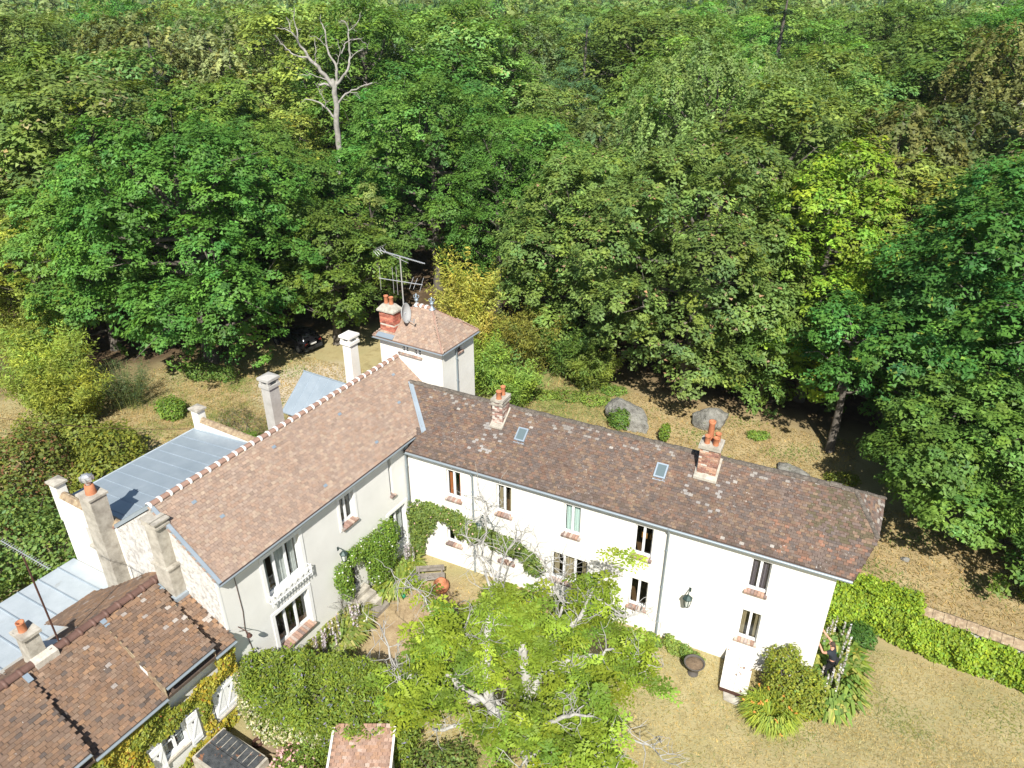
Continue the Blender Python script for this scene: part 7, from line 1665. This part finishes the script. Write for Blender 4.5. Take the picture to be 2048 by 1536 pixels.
for s, nm in ((1, 'l'), (-1, 'r')):
    jt(nm + 'sh', mpos(.09, s * .20, 1.44), .068, 'chest'); 
    up_ = 1.62 if s < 0 else 1.38
    jt(nm + 'el', mpos(.30, s * .27, up_ - .06), .047, nm + 'sh'); jt(nm + 'wr', mpos(.50, s * .20, up_ + .16), .033, nm + 'el'); jt(nm + 'pa', mpos(.565, s * .19, up_ + .225), (.040, .022), nm + 'wr'); jt(nm + 'kn_', mpos(.60, s * .19, up_ + .275), (.038, .018), nm + 'pa')
    jt(nm + 'hip', mpos(-.04, s * .10, .93), .095, 'pelvis'); jt(nm + 'knee', mpos(.05 + .05 * s, s * .12, .50), .062, nm + 'hip'); jt(nm + 'ank', mpos(-.05 + .08 * s, s * .13, .09), .042, nm + 'knee'); jt(nm + 'toe', mpos(.10 + .08 * s, s * .15, .04), (.042, .032), nm + 'ank')
bodyo = skin_body('body', pt.o, mp, vs0, ed, rd, SKN, 0, 2)
for s, nm in ((1, 'l'), (-1, 'r')):
    w = np.array(vs0[J[nm + 'kn_']]); d0 = unit(w - np.array(vs0[J[nm + 'pa']]))
    for k_, ln in enumerate((.066, .078, .072, .056)):
        b = w + lft * (-.030 + .020 * k_) - d0 * .03
        skin_body('finger', pt.o, mp, [b, b + d0 * (.03 + ln * .5) + fwd * .004, b + d0 * (.03 + ln * .9) + fwd * .022], [(0, 1), (1, 2)], [.0095, .0088, .007], SKN, 0, 1)
    b = np.array(vs0[J[nm + 'pa']]) - lft * s * .022; skin_body('thumb', pt.o, mp, [b, b - lft * s * .035 + d0 * .03, b - lft * s * .045 + d0 * .065 + fwd * .01], [(0, 1), (1, 2)], [.012, .010, .008], SKN, 0, 1)
def cloth_of(name, keys, grow, mat, edges):
    ids = {k: i for i, k in enumerate(keys)}
    return skin_body(name, pt.o, mp, [vs0[J[k]] if not isinstance(k, tuple) else k[1] for k in keys], [(ids[a], ids[b]) for a, b in edges], [tuple(np.array(rd[J[k]] if hasattr(rd[J[k]], '__len__') else (rd[J[k]],) * 2) + grow) for k in keys], mat, 0, 2)
cloth_of('trousers', ['pelvis', 'lhip', 'lknee', 'lank', 'rhip', 'rknee', 'rank'], .020, flat('black_cotton', (.014, .014, .016), .9), [('pelvis', 'lhip'), ('lhip', 'lknee'), ('lknee', 'lank'), ('pelvis', 'rhip'), ('rhip', 'rknee'), ('rknee', 'rank')])
hl = {}
for s, nm in ((1, 'l'), (-1, 'r')):
    a, b = np.array(vs0[J[nm + 'sh']]), np.array(vs0[J[nm + 'el']]); jt(nm + 'slv', a + (b - a) * .62, .056)
cloth_of('t_shirt', ['pelvis', 'waist', 'chest', 'neck0', 'lsh', 'lslv', 'rsh', 'rslv'], .018, flat('dark_navy_cotton', (.022, .027, .036), .9), [('pelvis', 'waist'), ('waist', 'chest'), ('chest', 'neck0'), ('chest', 'lsh'), ('lsh', 'lslv'), ('chest', 'rsh'), ('rsh', 'rslv')])
mb = MB(); mb.lathe(mpos(.125, 0, 1.69), [(.001, .108), (.05, .10), (.085, .06), (.095, .0), (.088, -.05), (.075, -.075)], 14, ax=unit(-fwd * .35 + UZ)); mb.build('hair', flat('short_brown_hair', (.06, .04, .03), .9), pt)
mb = MB(); fc = mpos(.252, 0, 1.665)
mb.add([fc + UZ * .035, fc + fwd * .026 - UZ * .018, fc + lft * .016 - UZ * .02, fc - lft * .016 - UZ * .02], [(0, 1, 2), (0, 3, 1), (1, 3, 2)]); mb.build('nose', SKN, pt)
for s in (-1, 1):
    mb = MB(); mb.lathe(mpos(.232, s * .034, 1.688), [(.001, .014), (.011, .008), (.014, 0)], 8, ax=fwd); mb.build('eye', MT['white'], pt)
    mb = MB(); mb.lathe(mpos(.15, s * .082, 1.665), [(.001, .016), (.022, .010), (.030, 0)], 8, ax=lft * s); mb.build('ear', SKN, pt)
    b = np.array(vs0[J[('l' if s > 0 else 'r') + 'ank']]); mb = MB(); mb.obox(b + fwd * .07 - UZ * .045, fwd * .135, lft * .05, UZ * .045); mb.build('shoe', MT['rubber'], pt)
mb = MB(); mb.obox(mpos(.245, 0, 1.618), lft * .026, fwd * .004, UZ * .006); mb.build('mouth', flat('lips', (.35, .12, .10), .6), pt)
mb = MB(); mb.obox(mpos(-.085, -.06, 1.36), unit(lft + UZ * .8) * .07, fwd * .003, unit(UZ - lft * .8) * .014); mb.build('shirt_print', flat('green_print', (.05, .40, .18), .8), pt)

# ---------------- grass blades on the dry lawns
gr = np.random.default_rng(23)
def grass(name, label, boxes, n, cols, h=(.05, .14), lay=.7):
    B_ = np.array(boxes, float); ar = (B_[:, 1] - B_[:, 0]) * (B_[:, 3] - B_[:, 2]); i = gr.choice(len(B_), n, p=ar / ar.sum())
    x = gr.uniform(B_[i, 0], B_[i, 1]); y = gr.uniform(B_[i, 2], B_[i, 3])
    inA = (x > .0) & (x < 17.5) & (y > -.02) & (y < 5); xb = x * math.cos(BE) + y * math.sin(BE); yb_ = -x * math.sin(BE) + y * math.cos(BE); inB_ = (xb < .05) & (xb > -9.3) & (yb_ < 5.6)
    k = ~inA & ~inB_; x, y = x[k], y[k]; n = len(x)
    hh = gr.uniform(*h, n)[:, None]; a = gr.uniform(0, 6.283, n); d = np.c_[np.cos(a), np.sin(a), np.zeros(n)]; e = np.c_[-d[:, 1], d[:, 0], np.zeros(n)]
    patch = np.sin(x * 1.3 + 1.7 * np.sin(y * .9)) + np.sin(y * 1.7 + 1.3 * np.sin(x * .7)) + gr.normal(0, .7, n)
    s = np.c_[x, y, np.zeros(n)]; w = hh * .16
    tip = s + d * hh * lay * 1.4 + UZ * hh * (1 - .55 * lay)
    V = np.stack([s - e * w, s + e * w, tip], 1)
    c = np.where((patch > 1.05)[:, None], hue(n, cols[1], gr, .2, .12), hue(n, cols[0], gr, .18, .08))
    o = quads_object(name, V, c, MT['leaf_soft'], k=3, kind='stuff'); return tag(o, label, 'grass')
grass('lawn_grass', 'dry straw coloured grass of the lawn in front of the long house', [(8, 27, -10, -.1), (17.6, 27, -2, 3.2), (3, 9, -9.5, -.2), (27, 31, -4, 3)], 75000, ((.43, .365, .18), (.25, .27, .085)), (.04, .12), lay=.93)
grass('rough_grass', 'rough dry grass behind the houses', [(-1, 18, 5.2, 19), (18, 27, 4.6, 13), (-26, -9.4, 1.0, 14), (-34, -22, -3, 4)], 80000, ((.40, .32, .15), (.19, .25, .06)), (.06, .2), .75)
# ================================================================ AIR
mh, th_, ph, Nh, Lh_ = nmat('summer_haze'); Nh.remove(ph)
pv = Nh.new('ShaderNodeVolumePrincipled'); pv.inputs['Color'].default_value = (.86, .92, 1.0, 1); pv.inputs['Density'].default_value = .00014; pv.inputs['Anisotropy'].default_value = .2
Lh_.new(pv.outputs[0], Nh['Material Output'].inputs['Volume'])
mb = MB(); mb.box((-3300, -3300, -1.5), (3300, 3300, 25.0))
hz_ = mb.build('haze', mh); tag(hz_, 'thin summer haze over the wood', 'haze', kind='stuff')
